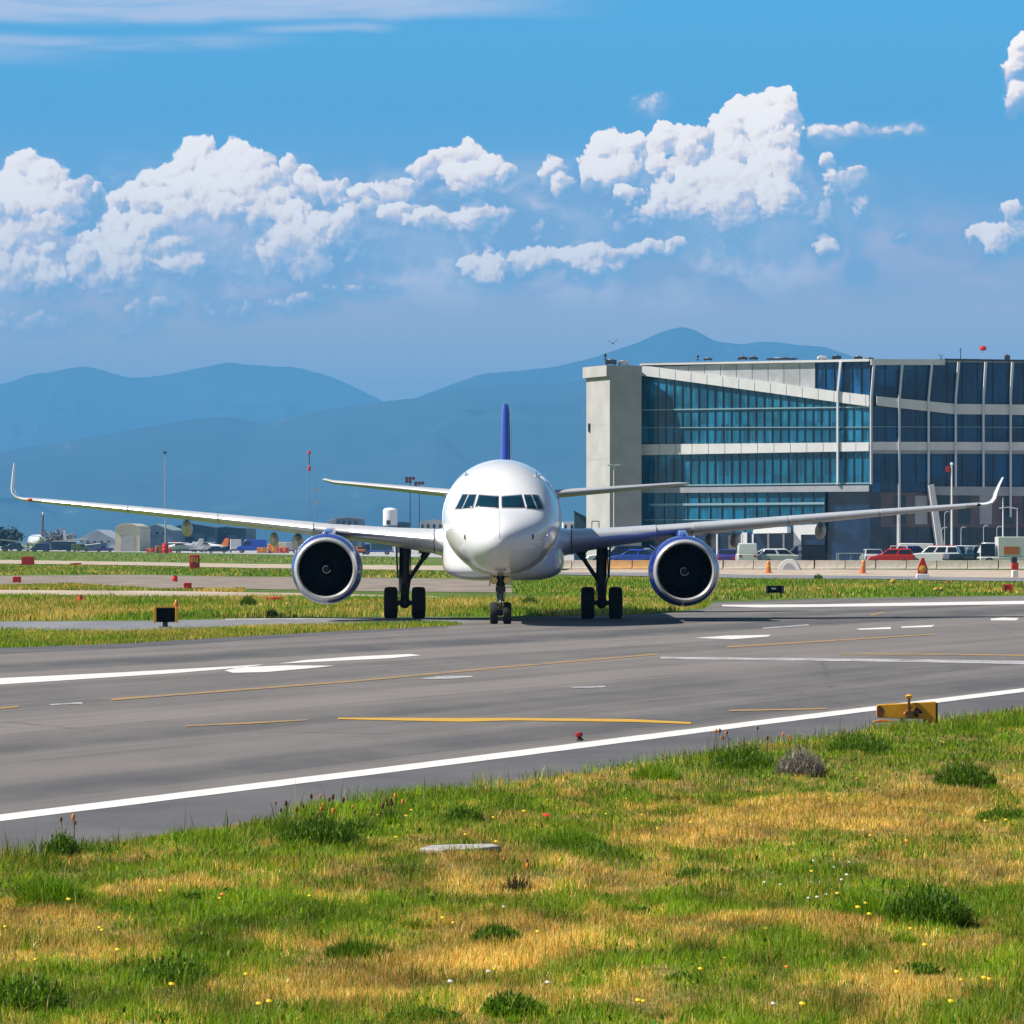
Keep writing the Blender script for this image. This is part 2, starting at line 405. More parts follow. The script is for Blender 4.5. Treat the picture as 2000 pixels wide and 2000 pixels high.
M_TURF = ground_mat('turf', _turf)
def _soil(t, b, pos):
    n1 = noise(t, pos, 2.2, 6.0, .65); n2 = noise(t, pos, 14.0, 4.0, .7)
    c = mixc(t, n1.step(.35, .65), (.13, .11, .022), (.30, .20, .065))
    c = mixc(t, n2.step(.4, .7) * .6, c, (.06, .065, .012))
    put(t, b.inputs['Base Color'], c); add_bump(t, b, n2, .8, .04)
M_SOIL = ground_mat('meadow_soil', _soil)
def _asphalt(t, b, pos):
    # taxiway direction runs 19.8 degrees right of straight ahead
    al = mapping(t, pos, (1, 1, 1), (0, 0, R(19.8)))
    lanes = noise(t, mapping(t, al, (.16, .004, 1)), 1.0, 4.0, .55)
    lanes2 = noise(t, mapping(t, al, (.9, .012, 1)), 1.0, 4.0, .6)
    fine_st = noise(t, mapping(t, al, (4.5, .03, 1)), 1.0, 4.0, .65)
    mott = noise(t, mapping(t, pos, (.5, .16, 1)), 1.0, 6.0, .65)
    grain = noise(t, pos, 38.0, 3.0, .7)
    c = mixc(t, lanes.step(.40, .60), (.082, .078, .078), (.215, .188, .168))
    c = mixc(t, lanes2.step(.5, .72) * .45, c, (.105, .102, .105))
    c = mixc(t, fine_st.step(.48, .7) * .42, c, (.085, .082, .083))
    c = mixc(t, fine_st.step(.46, .3) * .3, c, (.27, .24, .215))
    c = mixc(t, mott.step(.35, .7) * .30, c, (.26, .235, .21))
    c = mixc(t, grain.step(.35, .7) * .38, c, (.085, .082, .082))
    vo = node(t, 'ShaderNodeTexVoronoi', feature='DISTANCE_TO_EDGE'); put(t, vo.inputs['Vector'], mapping(t, al, (.14, .03, 1), loc=(3.1, .7, 0))); vo.inputs['Scale'].default_value = 1.0
    wob = noise(t, pos, .9, 4.0, .6)
    crack = (N(t, vo.outputs['Distance']) + (wob - .5) * .03).step(.006, .0) * wob.step(.45, .55)
    c = mixc(t, crack * .7, c, (.045, .045, .047))
    sxa = node(t, 'ShaderNodeSeparateXYZ'); put(t, sxa.inputs[0], al)
    ax_ = N(t, sxa.outputs[0]) + (noise(t, mapping(t, al, (.3, .05, 1)), 1.0, 3.0, .6) - .5) * .35
    seam = ((ax_ / 3.75)._m('FRACT') - .5).abs().step(.009, .002) * noise(t, mapping(t, al, (.5, .06, 1)), 1.0, 3.0, .6).step(.38, .56)
    c = mixc(t, seam * .75, c, (.042, .042, .044))
    ay_ = N(t, sxa.outputs[1]) + (noise(t, pos, .25, 3.0, .6) - .5) * 1.2
    seam2 = ((ay_ / 17.0)._m('FRACT') - .5).abs().step(.006, .002) * noise(t, pos, .35, 2.0, .6).step(.50, .6)
    c = mixc(t, seam2 * .6, c, (.05, .05, .052))
    blot = noise(t, mapping(t, al, (.22, .05, 1), loc=(5, 2, 0)), 1.0, 5.0, .65).step(.60, .74)
    c = mixc(t, blot * .5, c, (.07, .068, .070))
    put(t, b.inputs['Base Color'], c)
    put(t, b.inputs['Roughness'], .78 + (mott - .5) * .2)
    add_bump(t, b, grain, .35, .012)
M_ASPHALT = ground_mat('asphalt', _asphalt)
def _shoulder(t, b, pos):
    n1 = noise(t, mapping(t, pos, (.4, .2, 1)), 1.0, 6.0, .65); n2 = noise(t, pos, 30.0, 3.0, .7)
    c = mixc(t, n1.step(.3, .7), (.085, .085, .092), (.135, .128, .128)); c = mixc(t, n2.step(.4, .7) * .35, c, (.06, .06, .062))
    put(t, b.inputs['Base Color'], c); add_bump(t, b, n2, .4, .01)
M_SHOULDER = ground_mat('shoulder_asphalt', _shoulder)
def _conc(c0, c1, c2):
    def f(t, b, pos):
        n1 = noise(t, mapping(t, pos, (.35, .07, 1)), 1.0, 6.0, .65); n2 = noise(t, mapping(t, pos, (2.5, .6, 1)), 1.0, 4.0, .7)
        c = mixc(t, n1.step(.3, .7), c0, c1); c = mixc(t, n2.step(.5, .75) * .5, c, c2)
        put(t, b.inputs['Base Color'], c)
    return f
M_PALE = ground_mat('pale_concrete', _conc((.38, .30, .225), (.50, .405, .31), (.25, .20, .13)))
M_APRON = ground_mat('apron_concrete', _conc((.34, .32, .32), (.44, .42, .41), (.24, .23, .23)))
M_DIRT = ground_mat('bare_dirt', _conc((.20, .16, .13), (.29, .235, .19), (.10, .11, .05)))
M_GREYROAD = ground_mat('grey_road', _conc((.17, .175, .19), (.23, .23, .24), (.13, .13, .13)))
def _paint(col, wear):
    def f(t, b, pos):
        n1 = noise(t, pos, 1.3, 6.0, .7); n2 = noise(t, pos, 16.0, 4.0, .7)
        w = ((n1 * .55 + n2 * .45).step(wear, wear + .14))
        c = mixc(t, n1.step(.3, .7), tuple(x * .88 for x in col), col)
        c = mixc(t, w, c, (.17, .155, .145))
        put(t, b.inputs['Base Color'], c); b.inputs['Roughness'].default_value = .6
    return f
M_WHITE_LINE = ground_mat('white_line_paint', _paint((.72, .69, .65), .57))
M_WHITE_WORN = ground_mat('worn_white_line_paint', _paint((.56, .54, .53), .44))
M_YELLOW_LINE = ground_mat('yellow_line_paint', _paint((.58, .33, .035), .56))
M_YELLOW_WORN = ground_mat('worn_yellow_line_paint', _paint((.42, .25, .075), .455))

# ------------------------------------------------------------------ ground, one sheet to the horizon
me = bpy.data.meshes.new('ground')
gx = [-16000, -1500, -300, -60, 60, 300, 1500, 16000]; gy = [-60, 0, 100, 300, 1000, 3000, 9000, 38000]
me.from_pydata([(x, y, 0) for y in gy for x in gx], [], [(j * 8 + i, j * 8 + i + 1, j * 8 + 9 + i, j * 8 + 8 + i) for j in range(7) for i in range(7)])
me.materials.append(M_TURF); o = bpy.data.objects.new('ground', me); COL.objects.link(o); tag(o, kind='structure')

def band(name, top, bot, m, z, jit=.3, step=3.0):
    "a strip of ground between two rows of photo points, listed from left to right"
    p = [G(x, y)[:2] for x, y in top] + [G(x, y)[:2] for x, y in bot[::-1]]
    return pts_sheet(name, p, z, m, jit, step)
# taxiway: near grass edge, far grass edge, in world metres along its direction
TD = Vector((.3387, .9409)); TN = Vector((.9409, -.3387))
E_NEAR0 = Vector(G(0, 1687)[:2]); E_FAR0 = Vector(G(0, 1265)[:2])
def taxi(p, s, off=0.0): q = p + TD * s + TN * off; return (q.x, q.y)
far_edge = [G(-500, 1320)[:2], G(0, 1266)[:2], G(250, 1257)[:2], G(480, 1243)[:2], G(700, 1231)[:2], G(875, 1223)[:2]]
back_edge = [G(930, 1209)[:2], G(1100, 1204)[:2], G(1225, 1202)[:2], G(1300, 1198)[:2], G(1375, 1190)[:2], G(1390, 1177)[:2], G(1600, 1170)[:2], G(2000, 1164)[:2], G(2600, 1156)[:2]]
near_edge = [G(3000, 1275)[:2], G(2300, 1345)[:2], G(2000, 1392)[:2], G(1800, 1416)[:2], G(1500, 1461)[:2], G(1200, 1506)[:2], G(900, 1552)[:2], G(600, 1597)[:2], G(300, 1640)[:2], G(0, 1687)[:2], G(-600, 1790)[:2]]
pts_sheet('taxiway', far_edge + back_edge + near_edge, .008, M_ASPHALT, .03, 1.5)
# darker shoulders either side of the taxiway
sh_out = [Vector(G(x, y)[:2]) for x, y in [(2300, 1345), (2000, 1392), (1500, 1461), (900, 1552), (300, 1640), (0, 1687), (-400, 1755)]]
sh_in = [Vector(G(x, y)[:2]) for x, y in [(-400, 1668), (0, 1604), (500, 1540), (1000, 1480), (1500, 1416), (2000, 1354), (2300, 1315)]]
pts_sheet('taxiway_shoulder', [tuple(v) for v in sh_out + sh_in], .012, M_SHOULDER, 0)
pts_sheet('taxiway_shoulder', [tuple(G(x, y)[:2]) for x, y in [(-400, 1312), (0, 1266), (250, 1257), (480, 1243), (700, 1231), (875, 1223), (870, 1227), (700, 1237), (480, 1251), (250, 1266), (0, 1278), (-400, 1324)]], .012, M_SHOULDER, 0)
# strips of ground between the taxiway and the apron
band('service_path', [(-700, 1212), (0, 1214.5), (300, 1213), (480, 1209), (700, 1207.5), (1000, 1206)], [(-700, 1234), (0, 1232.5), (200, 1234), (330, 1233), (480, 1224), (700, 1219), (1000, 1215)], M_GREYROAD, .006, .1, 1.5)
band('path', [(-600, 1151), (0, 1153), (300, 1155), (480, 1158), (640, 1160), (860, 1166)], [(-600, 1160), (0, 1162), (150, 1164), (300, 1166), (480, 1166), (640, 1165), (860, 1169)], M_PALE, .03, .7, 4)
band('dirt_strip', [(-600, 1124), (0, 1125), (250, 1123), (480, 1127), (800, 1130), (1000, 1132)], [(-600, 1143), (0, 1144), (140, 1141), (300, 1152), (480, 1151), (700, 1155), (1000, 1158)], M_DIRT, .02, 1.2, 6)
band('taxi_strip', [(-700, 1093.5), (0, 1094), (250, 1098), (480, 1102), (800, 1105), (1100, 1106.5)], [(-700, 1101), (0, 1101.5), (250, 1104.5), (480, 1110), (800, 1114), (1100, 1119)], M_PALE, .05, .8, 8)
band('apron', [(-1500, 1067), (4000, 1067)], [(-1500, 1075), (0, 1075.5), (250, 1078.5), (480, 1082), (700, 1086), (1000, 1092), (1100, 1097), (1300, 1101), (2200, 1103), (4000, 1104)], M_APRON, .04, .5, 12)
band('perimeter_road', [(1080, 1107), (1300, 1108), (1480, 1112.5), (2000, 1115), (2900, 1118)], [(1080, 1119), (1300, 1120), (1480, 1124), (1700, 1126), (2000, 1130), (2900, 1137)], M_PALE, .05, .2, 10)
band('grey_road', [(1080, 1119), (1300, 1120), (1480, 1124), (1700, 1126), (2000, 1130), (2900, 1137)], [(1080, 1123), (1300, 1127), (1480, 1131), (1700, 1131.5), (2000, 1137), (2900, 1145)], M_GREYROAD, .045, .3, 8)

edge_o = [(2300, 1343), (2000, 1389), (1800, 1413), (1500, 1457), (1200, 1502), (900, 1548), (600, 1592), (300, 1636), (0, 1683), (-600, 1786)]
pts_sheet('edge_soil', [G(x, y)[:2] for x, y in edge_o] + [G(x, y + 12)[:2] for x, y in edge_o[::-1]], .0165, M_SOIL, .07, .35)
# ------------------------------------------------------------------ painted markings
def stripe(name, pts, m, z=.016):
    return pts_sheet(name, [G(x, y)[:2] for x, y in pts], z, m, .012, .6)
stripe('white_edge_line', [(-300, 1638), (0, 1594), (500, 1532), (1000, 1469.5), (1500, 1406.5), (2000, 1345.5), (2500, 1290), (2500, 1295), (2000, 1353), (1500, 1416), (1000, 1481), (500, 1544), (0, 1607), (-300, 1652)], M_WHITE_LINE)
stripe('white_marking', [(-300, 1352), (0, 1326), (250, 1314), (440, 1303.5), (515, 1299), (505, 1301), (440, 1308), (350, 1315.5), (0, 1338.5), (-300, 1366)], M_WHITE_LINE)
stripe('white_marking', [(438, 1311), (470, 1304), (560, 1301), (655, 1301.5), (600, 1307), (520, 1314), (455, 1315.5)], M_WHITE_LINE)
stripe('white_marking', [(545, 1297.5), (600, 1290), (700, 1283), (800, 1278.5), (823, 1281), (760, 1287), (660, 1292)], M_WHITE_LINE)
stripe('yellow_centre_line', [(217, 1366), (480, 1346), (700, 1329.5), (1000, 1301.5), (1285, 1277.5), (1285, 1280), (1000, 1304.5), (700, 1332.5), (480, 1349.5), (217, 1370)], M_YELLOW_WORN)
stripe('yellow_centre_line', [(-150, 1398), (38, 1380), (38, 1383), (-150, 1402)], M_YELLOW_WORN)
stripe('yellow_lead_line', [(362, 1418.5), (480, 1413), (600, 1407), (600, 1409), (480, 1416), (362, 1421)], M_YELLOW_WORN)
stripe('yellow_lead_line', [(660, 1403.5), (800, 1404), (916, 1404.5), (1000, 1404), (1233, 1406.5), (1350, 1412.5), (1350, 1416), (1233, 1412), (1000, 1409), (916, 1411.5), (860, 1411), (660, 1406.5)], M_YELLOW_LINE)
stripe('yellow_lead_line', [(1424, 1388), (1616, 1384.5), (1616, 1387), (1424, 1391)], M_YELLOW_WORN)
stripe('white_dash', [(1357, 1247), (1420, 1242.5), (1505, 1241), (1502, 1244), (1430, 1249.5)], M_WHITE_LINE)
stripe('white_dash', [(1490, 1227), (1580, 1220), (1580, 1222.5), (1490, 1229)], M_WHITE_WORN)
stripe('white_dash', [(1672, 1229), (1740, 1225.5), (1740, 1229.5), (1680, 1231)], M_WHITE_LINE)
stripe('white_dash', [(1760, 1224.5), (1826, 1221.5), (1820, 1225.5), (1760, 1227)], M_WHITE_LINE)
stripe('white_dash', [(1935, 1209), (1960, 1207), (1990, 1208), (1985, 1212.5), (1935, 1212.5)], M_WHITE_LINE)
stripe('white_bar_line', [(1290, 1284), (1500, 1286), (1750, 1288.5), (2000, 1292), (2400, 1298), (2400, 1304), (2000, 1298.5), (1750, 1294), (1500, 1291), (1290, 1288)], M_WHITE_WORN)
stripe('yellow_bar_line', [(1640, 1277.5), (1800, 1277.5), (2000, 1279.5), (2300, 1283), (2300, 1285), (2000, 1282.5), (1800, 1280), (1640, 1280)], M_YELLOW_WORN)
stripe('yellow_centre_line', [(1420, 1263), (1600, 1252), (1826, 1238.5), (1826, 1240.5), (1600, 1255), (1420, 1266)], M_YELLOW_WORN)
stripe('white_far_line', [(1410, 1182), (1600, 1181), (1760, 1178), (2000, 1174), (2500, 1168), (2500, 1174), (2000, 1180.5), (1760, 1184), (1600, 1186), (1480, 1187), (1410, 1184.5)], M_WHITE_LINE)
stripe('white_shoulder_line', [(440, 1208.8), (700, 1207), (880, 1206.2), (880, 1208), (700, 1209.5), (440, 1211.5)], M_WHITE_WORN, .012)
stripe('yellow_mark', [(1695, 1202), (1725, 1195.5), (1730, 1196.5), (1705, 1203.5)], M_YELLOW_WORN)
stripe('white_scuff', [(820, 1327), (860, 1322), (920, 1321.5), (925, 1324), (870, 1328)], M_WHITE_WORN)
stripe('white_scuff', [(95, 1377), (160, 1373), (162, 1376), (100, 1379)], M_WHITE_WORN)
stripe('white_scuff', [(1110, 1343), (1180, 1341), (1184, 1343.5), (1120, 1346)], M_WHITE_WORN)

# ------------------------------------------------------------------ mountains
def hill_mat(name, c0, c1, c2):
    def f(t, b, pos):
        n1 = noise(t, mapping(t, pos, (.0006, .0006, .0016)), 1.0, 7.0, .65); n2 = noise(t, mapping(t, pos, (.0030, .0008, .0050)), 1.0, 4.0, .6, .8)
        c = mixc(t, n1.step(.35, .65), c0, c1); c = mixc(t, n2.step(.66, .74) * .6, c, c2)
        put(t, b.inputs['Base Color'], c)
    return ground_mat(name, f)
def ridge(name, line, Y, depth, m, seed, rough):
    "a mountain whose crest is given by photo points (1932-wide picture), built as terrain with spurs"
    rs = np.random.default_rng(seed)
    k = 2000 / 1932.
    lx = np.array([p[0] * k for p in line]); ly = np.array([p[1] * k for p in line])
    nx, ny = 420, 46
    px = np.linspace(lx[0], lx[-1], nx)
    X = (px - 1000) / FP * Y
    crest = CAM_H + (HZ - np.interp(px, lx, ly)) / FP * Y
    crest = np.convolve(np.pad(crest, 3, mode='edge'), np.ones(7) / 7, 'valid')
    for o_ in range(2, 7): crest = crest + rough * .30 * np.interp(np.arange(nx), np.arange(0, nx + 2 ** (7 - o_) , 2 ** (7 - o_)), rs.normal(0, 1, len(np.arange(0, nx + 2 ** (7 - o_), 2 ** (7 - o_))))) / o_
    v = np.linspace(0, 1, ny)           # 0 foot in front, crest at .7, then down behind
    H = np.zeros((ny, nx)); YY = np.zeros((ny, nx))
    g = rs.normal(0, 1, (40, 90))
    def vn(u, w, fr):
        uu = (u * fr) % 88; ww = (w * fr) % 38
        i, j = np.floor(uu).astype(int), np.floor(ww).astype(int); fu, fw = uu - i, ww - j
        fu, fw = fu * fu * (3 - 2 * fu), fw * fw * (3 - 2 * fw)
        return (g[j, i] * (1 - fu) + g[j, i + 1] * fu) * (1 - fw) + (g[j + 1, i] * (1 - fu) + g[j + 1, i + 1] * fu) * fw
    for j, vv in enumerate(v):
        if vv <= .7: t_ = vv / .7; hfac = t_ ** 1.25
        else: hfac = 1 - ((vv - .7) / .3) ** 1.5
        env = math.sin(min(vv / .7, 1) * math.pi) if vv < .7 else 0
        u = np.linspace(0, 1, nx)
        sp = 0
        for oct_, fr in enumerate((9, 19, 41)):
            sp = sp + (1 - np.abs(vn(u + .12 * vv, np.full(nx, vv * .35), fr))) * .5 / (oct_ + 1.0)
        H[j] = crest * np.maximum(0, hfac + env * .50 * (sp - .5)) - (2 if vv in (0, 1) else 0)
        YY[j] = Y + (vv - .7) * depth + (sp - .5) * depth * .22 * env
    XX = np.repeat(X[None], ny, 0)
    co = np.stack([XX, YY, H], -1).reshape(-1, 3)
    idx = np.arange(nx * ny).reshape(ny, nx)
    q = np.stack([idx[:-1, :-1], idx[:-1, 1:], idx[1:, 1:], idx[1:, :-1]], -1).reshape(-1, 4)
    me = bpy.data.meshes.new(name); me.from_pydata(co.tolist(), [], q.tolist()); me.materials.append(m)
    me.polygons.foreach_set('use_smooth', [True] * len(me.polygons)); me.update()
    o = bpy.data.objects.new(name, me); COL.objects.link(o)
    return tag(o, kind='structure')
M_HILL = hill_mat('hill_forest', (.005, .018, .026), (.028, .056, .062), (.26, .22, .19))
ridge('far_mountain', [(-400, 760), (-200, 745), (0, 722), (60, 703), (155, 687), (200, 697), (245, 711), (340, 697), (430, 680), (500, 686), (555, 690), (620, 708), (670, 731), (712, 750), (800, 800), (950, 870), (1100, 930)], 30000, 9000, M_HILL, 3, 18)
ridge('middle_mountain', [(560, 850), (700, 775), (790, 745), (850, 722), (910, 701), (960, 698), (1040, 691), (1110, 675), (1200, 645), (1250, 622), (1290, 611), (1315, 619), (1350, 640), (1400, 645), (1450, 639), (1500, 645), (1560, 650), (1610, 668), (1700, 700), (1850, 740), (2050, 760), (2400, 800)], 26000, 8000, M_HILL, 5, 14)
ridge('near_mountain', [(-500, 880), (-200, 866), (0, 850), (150, 826), (260, 806), (350, 790), (440, 785), (480, 796), (500, 801), (560, 780), (650, 764), (720, 755), (800, 746), (870, 727), (960, 722), (1050, 721), (1110, 712), (1200, 716), (1400, 740), (1700, 770), (2000, 790), (2500, 830)], 19500, 8500, M_HILL, 9, 10)

# ------------------------------------------------------------------ air
hz = MB().box(-12000, 12000, -40, 37000, -1.0, 1262).build('haze', [])
tag(hz, 'pale blue haze in the air before the mountains', 'haze', kind='stuff')
hm = bpy.data.materials.new('haze_air'); hm.use_nodes = True; t = hm.node_tree; t.nodes.clear()
mo = node(t, 'ShaderNodeOutputMaterial'); pv = node(t, 'ShaderNodeVolumePrincipled')
pv.inputs['Color'].default_value = (.165, .54, 1.0, 1); pv.inputs['Density'].default_value = 6.6e-5
t.links.new(pv.outputs[0], mo.inputs['Volume']); hz.data.materials.append(hm)
# ------------------------------------------------------------------ airliner
M_WPAINT = mat('white_gloss_paint', (.80, .80, .80), .22, spec=.5, coat=.6, var=.03, vscale=.6, grime=((.62, .60, .57), .22))
M_WINGGREY = mat('wing_grey_paint', (.46, .46, .46), .38, var=.06, vscale=.8, grime=((.3, .29, .28), .25))
M_SLAT = mat('slat_metal', (.72, .72, .71), .30, metal=.35, var=.05, vscale=1.0)
M_BLUE = mat('deep_blue_paint', (.014, .032, .25), .25, coat=.6, var=.06, vscale=1.5)
M_LIP = mat('polished_inlet_lip', (.66, .65, .64), .30, metal=.5, var=.04, vscale=2.0)
M_INLET = mat('dark_inlet_lining', (.035, .037, .042), .6, var=.2)
M_FAN = mat('fan_blade_titanium', (.035, .036, .04), .42, metal=.6, var=.1)
M_SPIN = mat('spinner_black', (.012, .012, .014), .35)
M_SWIRL = mat('spinner_white_mark', (.7, .7, .7), .5)
M_TYRE = mat('tyre_rubber', (.012, .012, .013), .82, var=.2, vscale=6, bump=.3)
M_HUB = mat('wheel_hub_metal', (.30, .30, .31), .45, metal=.6, var=.1)
M_STRUT = mat('strut_dark_metal', (.045, .047, .052), .45, metal=.4, var=.2, vscale=6)
M_CHROME = mat('oleo_chrome', (.8, .8, .8), .12, metal=1.0)
M_GLASS = mat('cockpit_glass', (.004, .030, .050), .07, spec=.5)
M_WFRAME = mat('window_frame_grey', (.42, .42, .43), .45, var=.05)
M_PROBE = mat('probe_brown', (.16, .05, .03), .5)
M_GEARDOOR = mat('gear_door_white', (.62, .61, .58), .4, var=.08, vscale=3, grime=((.25, .2, .12), .5))
M_LAMPGOLD = mat('landing_lamp_gold', (.75, .55, .22), .2, metal=.5)
M_RED_T = mat('red_lens', (.55, .05, .02), .25)
M_BLACKGAP = mat('dark_gap', (.01, .01, .011), .8)

PX, PY0 = -.36, 145.0       # nose tip on the ground plan
YAW = .004
def PW(x, y, z): return Vector((PX + YAW * y + x, PY0 + y, z))
root = empty('airliner', (PX, PY0, 0), 0, 'white twin engine airliner with blue engines facing head on from the taxiway edge', 'airplane')
def L(x, y, z): return Vector((x + YAW * y, y, z))        # local to the root, tail swung a hair
_st = np.array([
 # y, top, bottom, half width, height of widest
 (0.00, 2.700, 2.660, .020, 2.68), (.04, 2.90, 2.49, .20, 2.69), (.14, 3.04, 2.35, .39, 2.70), (.34, 3.20, 2.18, .62, 2.74), (.7, 3.38, 2.00, .89, 2.81),
 (1.2, 3.55, 1.84, 1.15, 2.92), (1.8, 3.73, 1.73, 1.38, 3.05), (2.25, 3.92, 1.67, 1.52, 3.14), (2.9, 4.36, 1.62, 1.66, 3.25), (3.5, 4.74, 1.59, 1.76, 3.33),
 (4.3, 5.05, 1.57, 1.86, 3.40), (5.2, 5.25, 1.56, 1.92, 3.45), (6.5, 5.38, 1.56, 1.955, 3.49), (8, 5.42, 1.56, 1.965, 3.50), (22, 5.42, 1.56, 1.965, 3.50),
 (25, 5.42, 1.82, 1.88, 3.62), (28, 5.41, 2.45, 1.60, 3.90), (31, 5.34, 3.25, 1.16, 4.25), (33.5, 5.16, 4.0, .64, 4.55), (35, 4.98, 4.45, .26, 4.70), (35.4, 4.85, 4.62, .08, 4.74)])
def pchip(x, xs, ys):
    h = np.diff(xs); d = np.diff(ys) / h; m = np.zeros_like(ys)
    for i in range(1, len(xs) - 1):
        if d[i - 1] * d[i] > 0:
            w1, w2 = 2 * h[i] + h[i - 1], h[i] + 2 * h[i - 1]; m[i] = (w1 + w2) / (w1 / d[i - 1] + w2 / d[i])
    m[0], m[-1] = d[0], d[-1]
    i = np.clip(np.searchsorted(xs, x) - 1, 0, len(xs) - 2); t = (x - xs[i]) / h[i]
    return ((1 + 2 * t) * (1 - t) ** 2 * ys[i] + t * (1 - t) ** 2 * h[i] * m[i] + t * t * (3 - 2 * t) * ys[i + 1] + t * t * (t - 1) * h[i] * m[i + 1])
def sect(y):
    return [float(pchip(y, _st[:, 0], _st[:, k])) for k in (1, 2, 3, 4)]
def body_in(x, y, z):
    if y <= 0: return False
    t, b, w, c = sect(min(y, 35.3)); hh = (t - c) if z > c else (c - b)
    return (x / w) ** 2 + ((z - c) / hh) ** 2 < 1
rings = []
ys_ = np.concatenate([[0.0, .01, .025, .05, .09, .14, .2, .28, .38, .5, .63, .78, .95], np.arange(1.12, 6.6, .17), np.arange(7, 22, 1.5), np.arange(22.5, 35.4, .6), [35.4]])
for y in ys_:
    t, b, w, c = sect(y)
    rings.append([L(w * math.cos(a), y, c + (t - c if math.sin(a) > 0 else c - b) * math.sin(a)) for a in [2 * math.pi * i / 72 for i in range(72)]])
fus = MB().loft(rings).build('fuselage', M_WPAINT, root, smooth=60)
tag(fus, label='glossy white tube body with a rounded nose')

def on_nose(px, py, off=.012):
    "point where the view ray through a photo pixel meets the nose, lifted a little off the skin"
    p0 = Vector((0, 0, CAM_H)); d = W(px, py, 100) - p0
    lo, hi = 1.446, 1.62
    f = lambda s: (lambda q: body_in(q.x - PX - YAW * (q.y - PY0), q.y - PY0, q.z))(p0 + d * s)
    s = lo
    while s < hi and not f(s): s += .004
    a, b = s - .004, s
    for _ in range(16):
        m_ = (a + b) / 2
        if f(m_): b = m_
        else: a = m_
    p = p0 + d * (b - off / d.length * 1.0)
    return Vector((p.x - PX, p.y - PY0, p.z))
def nose_panel(name, quad, m, off, parent, thick=.006, nu=8, nv=5):
    (a, b, c, d) = [Vector(q) for q in quad]
    vs = []; fs = []
    for j in range(nv + 1):
        for i in range(nu + 1):
            u, v = i / nu, j / nv
            p = (a * (1 - u) + b * u) * (1 - v) + (d * (1 - u) + c * u) * v
            vs.append(on_nose(p.x, p.y, off))
    for j in range(nv):
        for i in range(nu):
            k = j * (nu + 1) + i; fs.append((k, k + 1, k + nu + 2, k + nu + 1))
    mb = MB(); mb.add(vs, fs)
    o = mb.build(name, m, parent, smooth=60)
    for v in o.data.vertices: pass
    s_ = o.modifiers.new('solid', 'SOLIDIFY'); s_.thickness = .03; s_.offset = 0
    return o
ZX, ZY, ZS = 820, 780, 360 / 1512.
def zq(pts, mir=False):
    r = []
    for (hx, y) in pts:
        x = 655 + (-hx if not mir else hx)
        r.append((ZX + x * ZS, ZY + y * ZS))
    return r
panes = [[(170, 786), (15, 799), (15, 889), (199, 883)], [(250, 784), (196, 784), (225, 890), (303, 897)], [(303, 782), (262, 782), (312, 899), (361, 899)]]
grow = [[(176, 779), (9, 792), (9, 896), (208, 891)], [(256, 778), (189, 778), (217, 897), (313, 904)], [(308, 776), (256, 776), (305, 905), (372, 905)]]
for k, (p, g_) in enumerate(zip(panes, grow)):
    for mir in (False, True):
        fr = nose_panel('cockpit_window', zq(g_, mir), M_WFRAME, .004, root)
        nose_panel('pane', zq(p, mir), M_GLASS, .022, fr)
# nose seam, probes, radome joint
sm = MB()
seam = [on_nose(ZX + 653 * ZS, ZY + y * ZS, .003) for y in range(905, 1150, 12)]
sm.path(seam, .006, 5).build('nose_seam', M_WFRAME, root)
for hx in (-282, 270):
    c = on_nose(ZX + (655 + hx) * ZS, ZY + 1128 * ZS, .0)
    MB().sphere(c, .055, n=12, sc=(.8, .5, 1.7)).build('probe', M_PROBE, root, smooth=60)
for hx in (-278, 300):
    c = on_nose(ZX + (655 + hx) * ZS, ZY + 625 * ZS, .0)
    MB().box(c.x - .02, c.x + .02, c.y - .12, c.y + .1, c.z - .02, c.z + .12).build('antenna', M_WFRAME, root)
# wipers
for s in (-1, 1):
    MB().path([on_nose(ZX + (655 + s * x) * ZS, ZY + y * ZS, .04) for x, y in ((20, 889), (60, 880), (120, 876))], .012, 6).build('wiper', M_STRUT, root)
# cabin doors on both sides and the row of cabin windows
for s in (-1, 1):
    for y0, w_, z0, z1 in ((5.1, .85, 3.05, 4.85), (29.2, .75, 3.7, 5.05)):
        vs = []
        for yy_ in (y0, y0 + w_):
            for k in range(9):
                z = z0 + (z1 - z0) * k / 8; t, b, w, c = sect(yy_); hh = (t - c) if z > c else (c - b)
                vs.append(L(s * (w * math.sqrt(max(0, 1 - ((z - c) / hh) ** 2)) + .012), yy_, z))
        d_ = MB().add(vs, [(k, k + 1, k + 10, k + 9) for k in range(8)]).build('cabin_door', M_WPAINT, root, smooth=60)
        sd = d_.modifiers.new('solid', 'SOLIDIFY'); sd.thickness = .03
        fr_ = MB().path([vs[0], vs[8], vs[17], vs[9], vs[0]], .012, 6).build('door_seam', M_WFRAME, d_)
    cw = []
    for k in range(38):
        y = 6.8 + k * .58
        if y > 28.4: break
        t, b, w, c = sect(y); x = s * (w * math.sqrt(1 - ((4.1 - c) / (t - c)) ** 2) + .004)
        o = MB().sphere((0, 0, 0), .16, n=12, sc=(.12, .75, 1.1)).build('cabin_window', M_GLASS, root, smooth=60) if not cw else cw[0].copy()
        if cw: COL.objects.link(o); o.parent = root
        cw.append(o); o.location = L(x, y, 4.1)
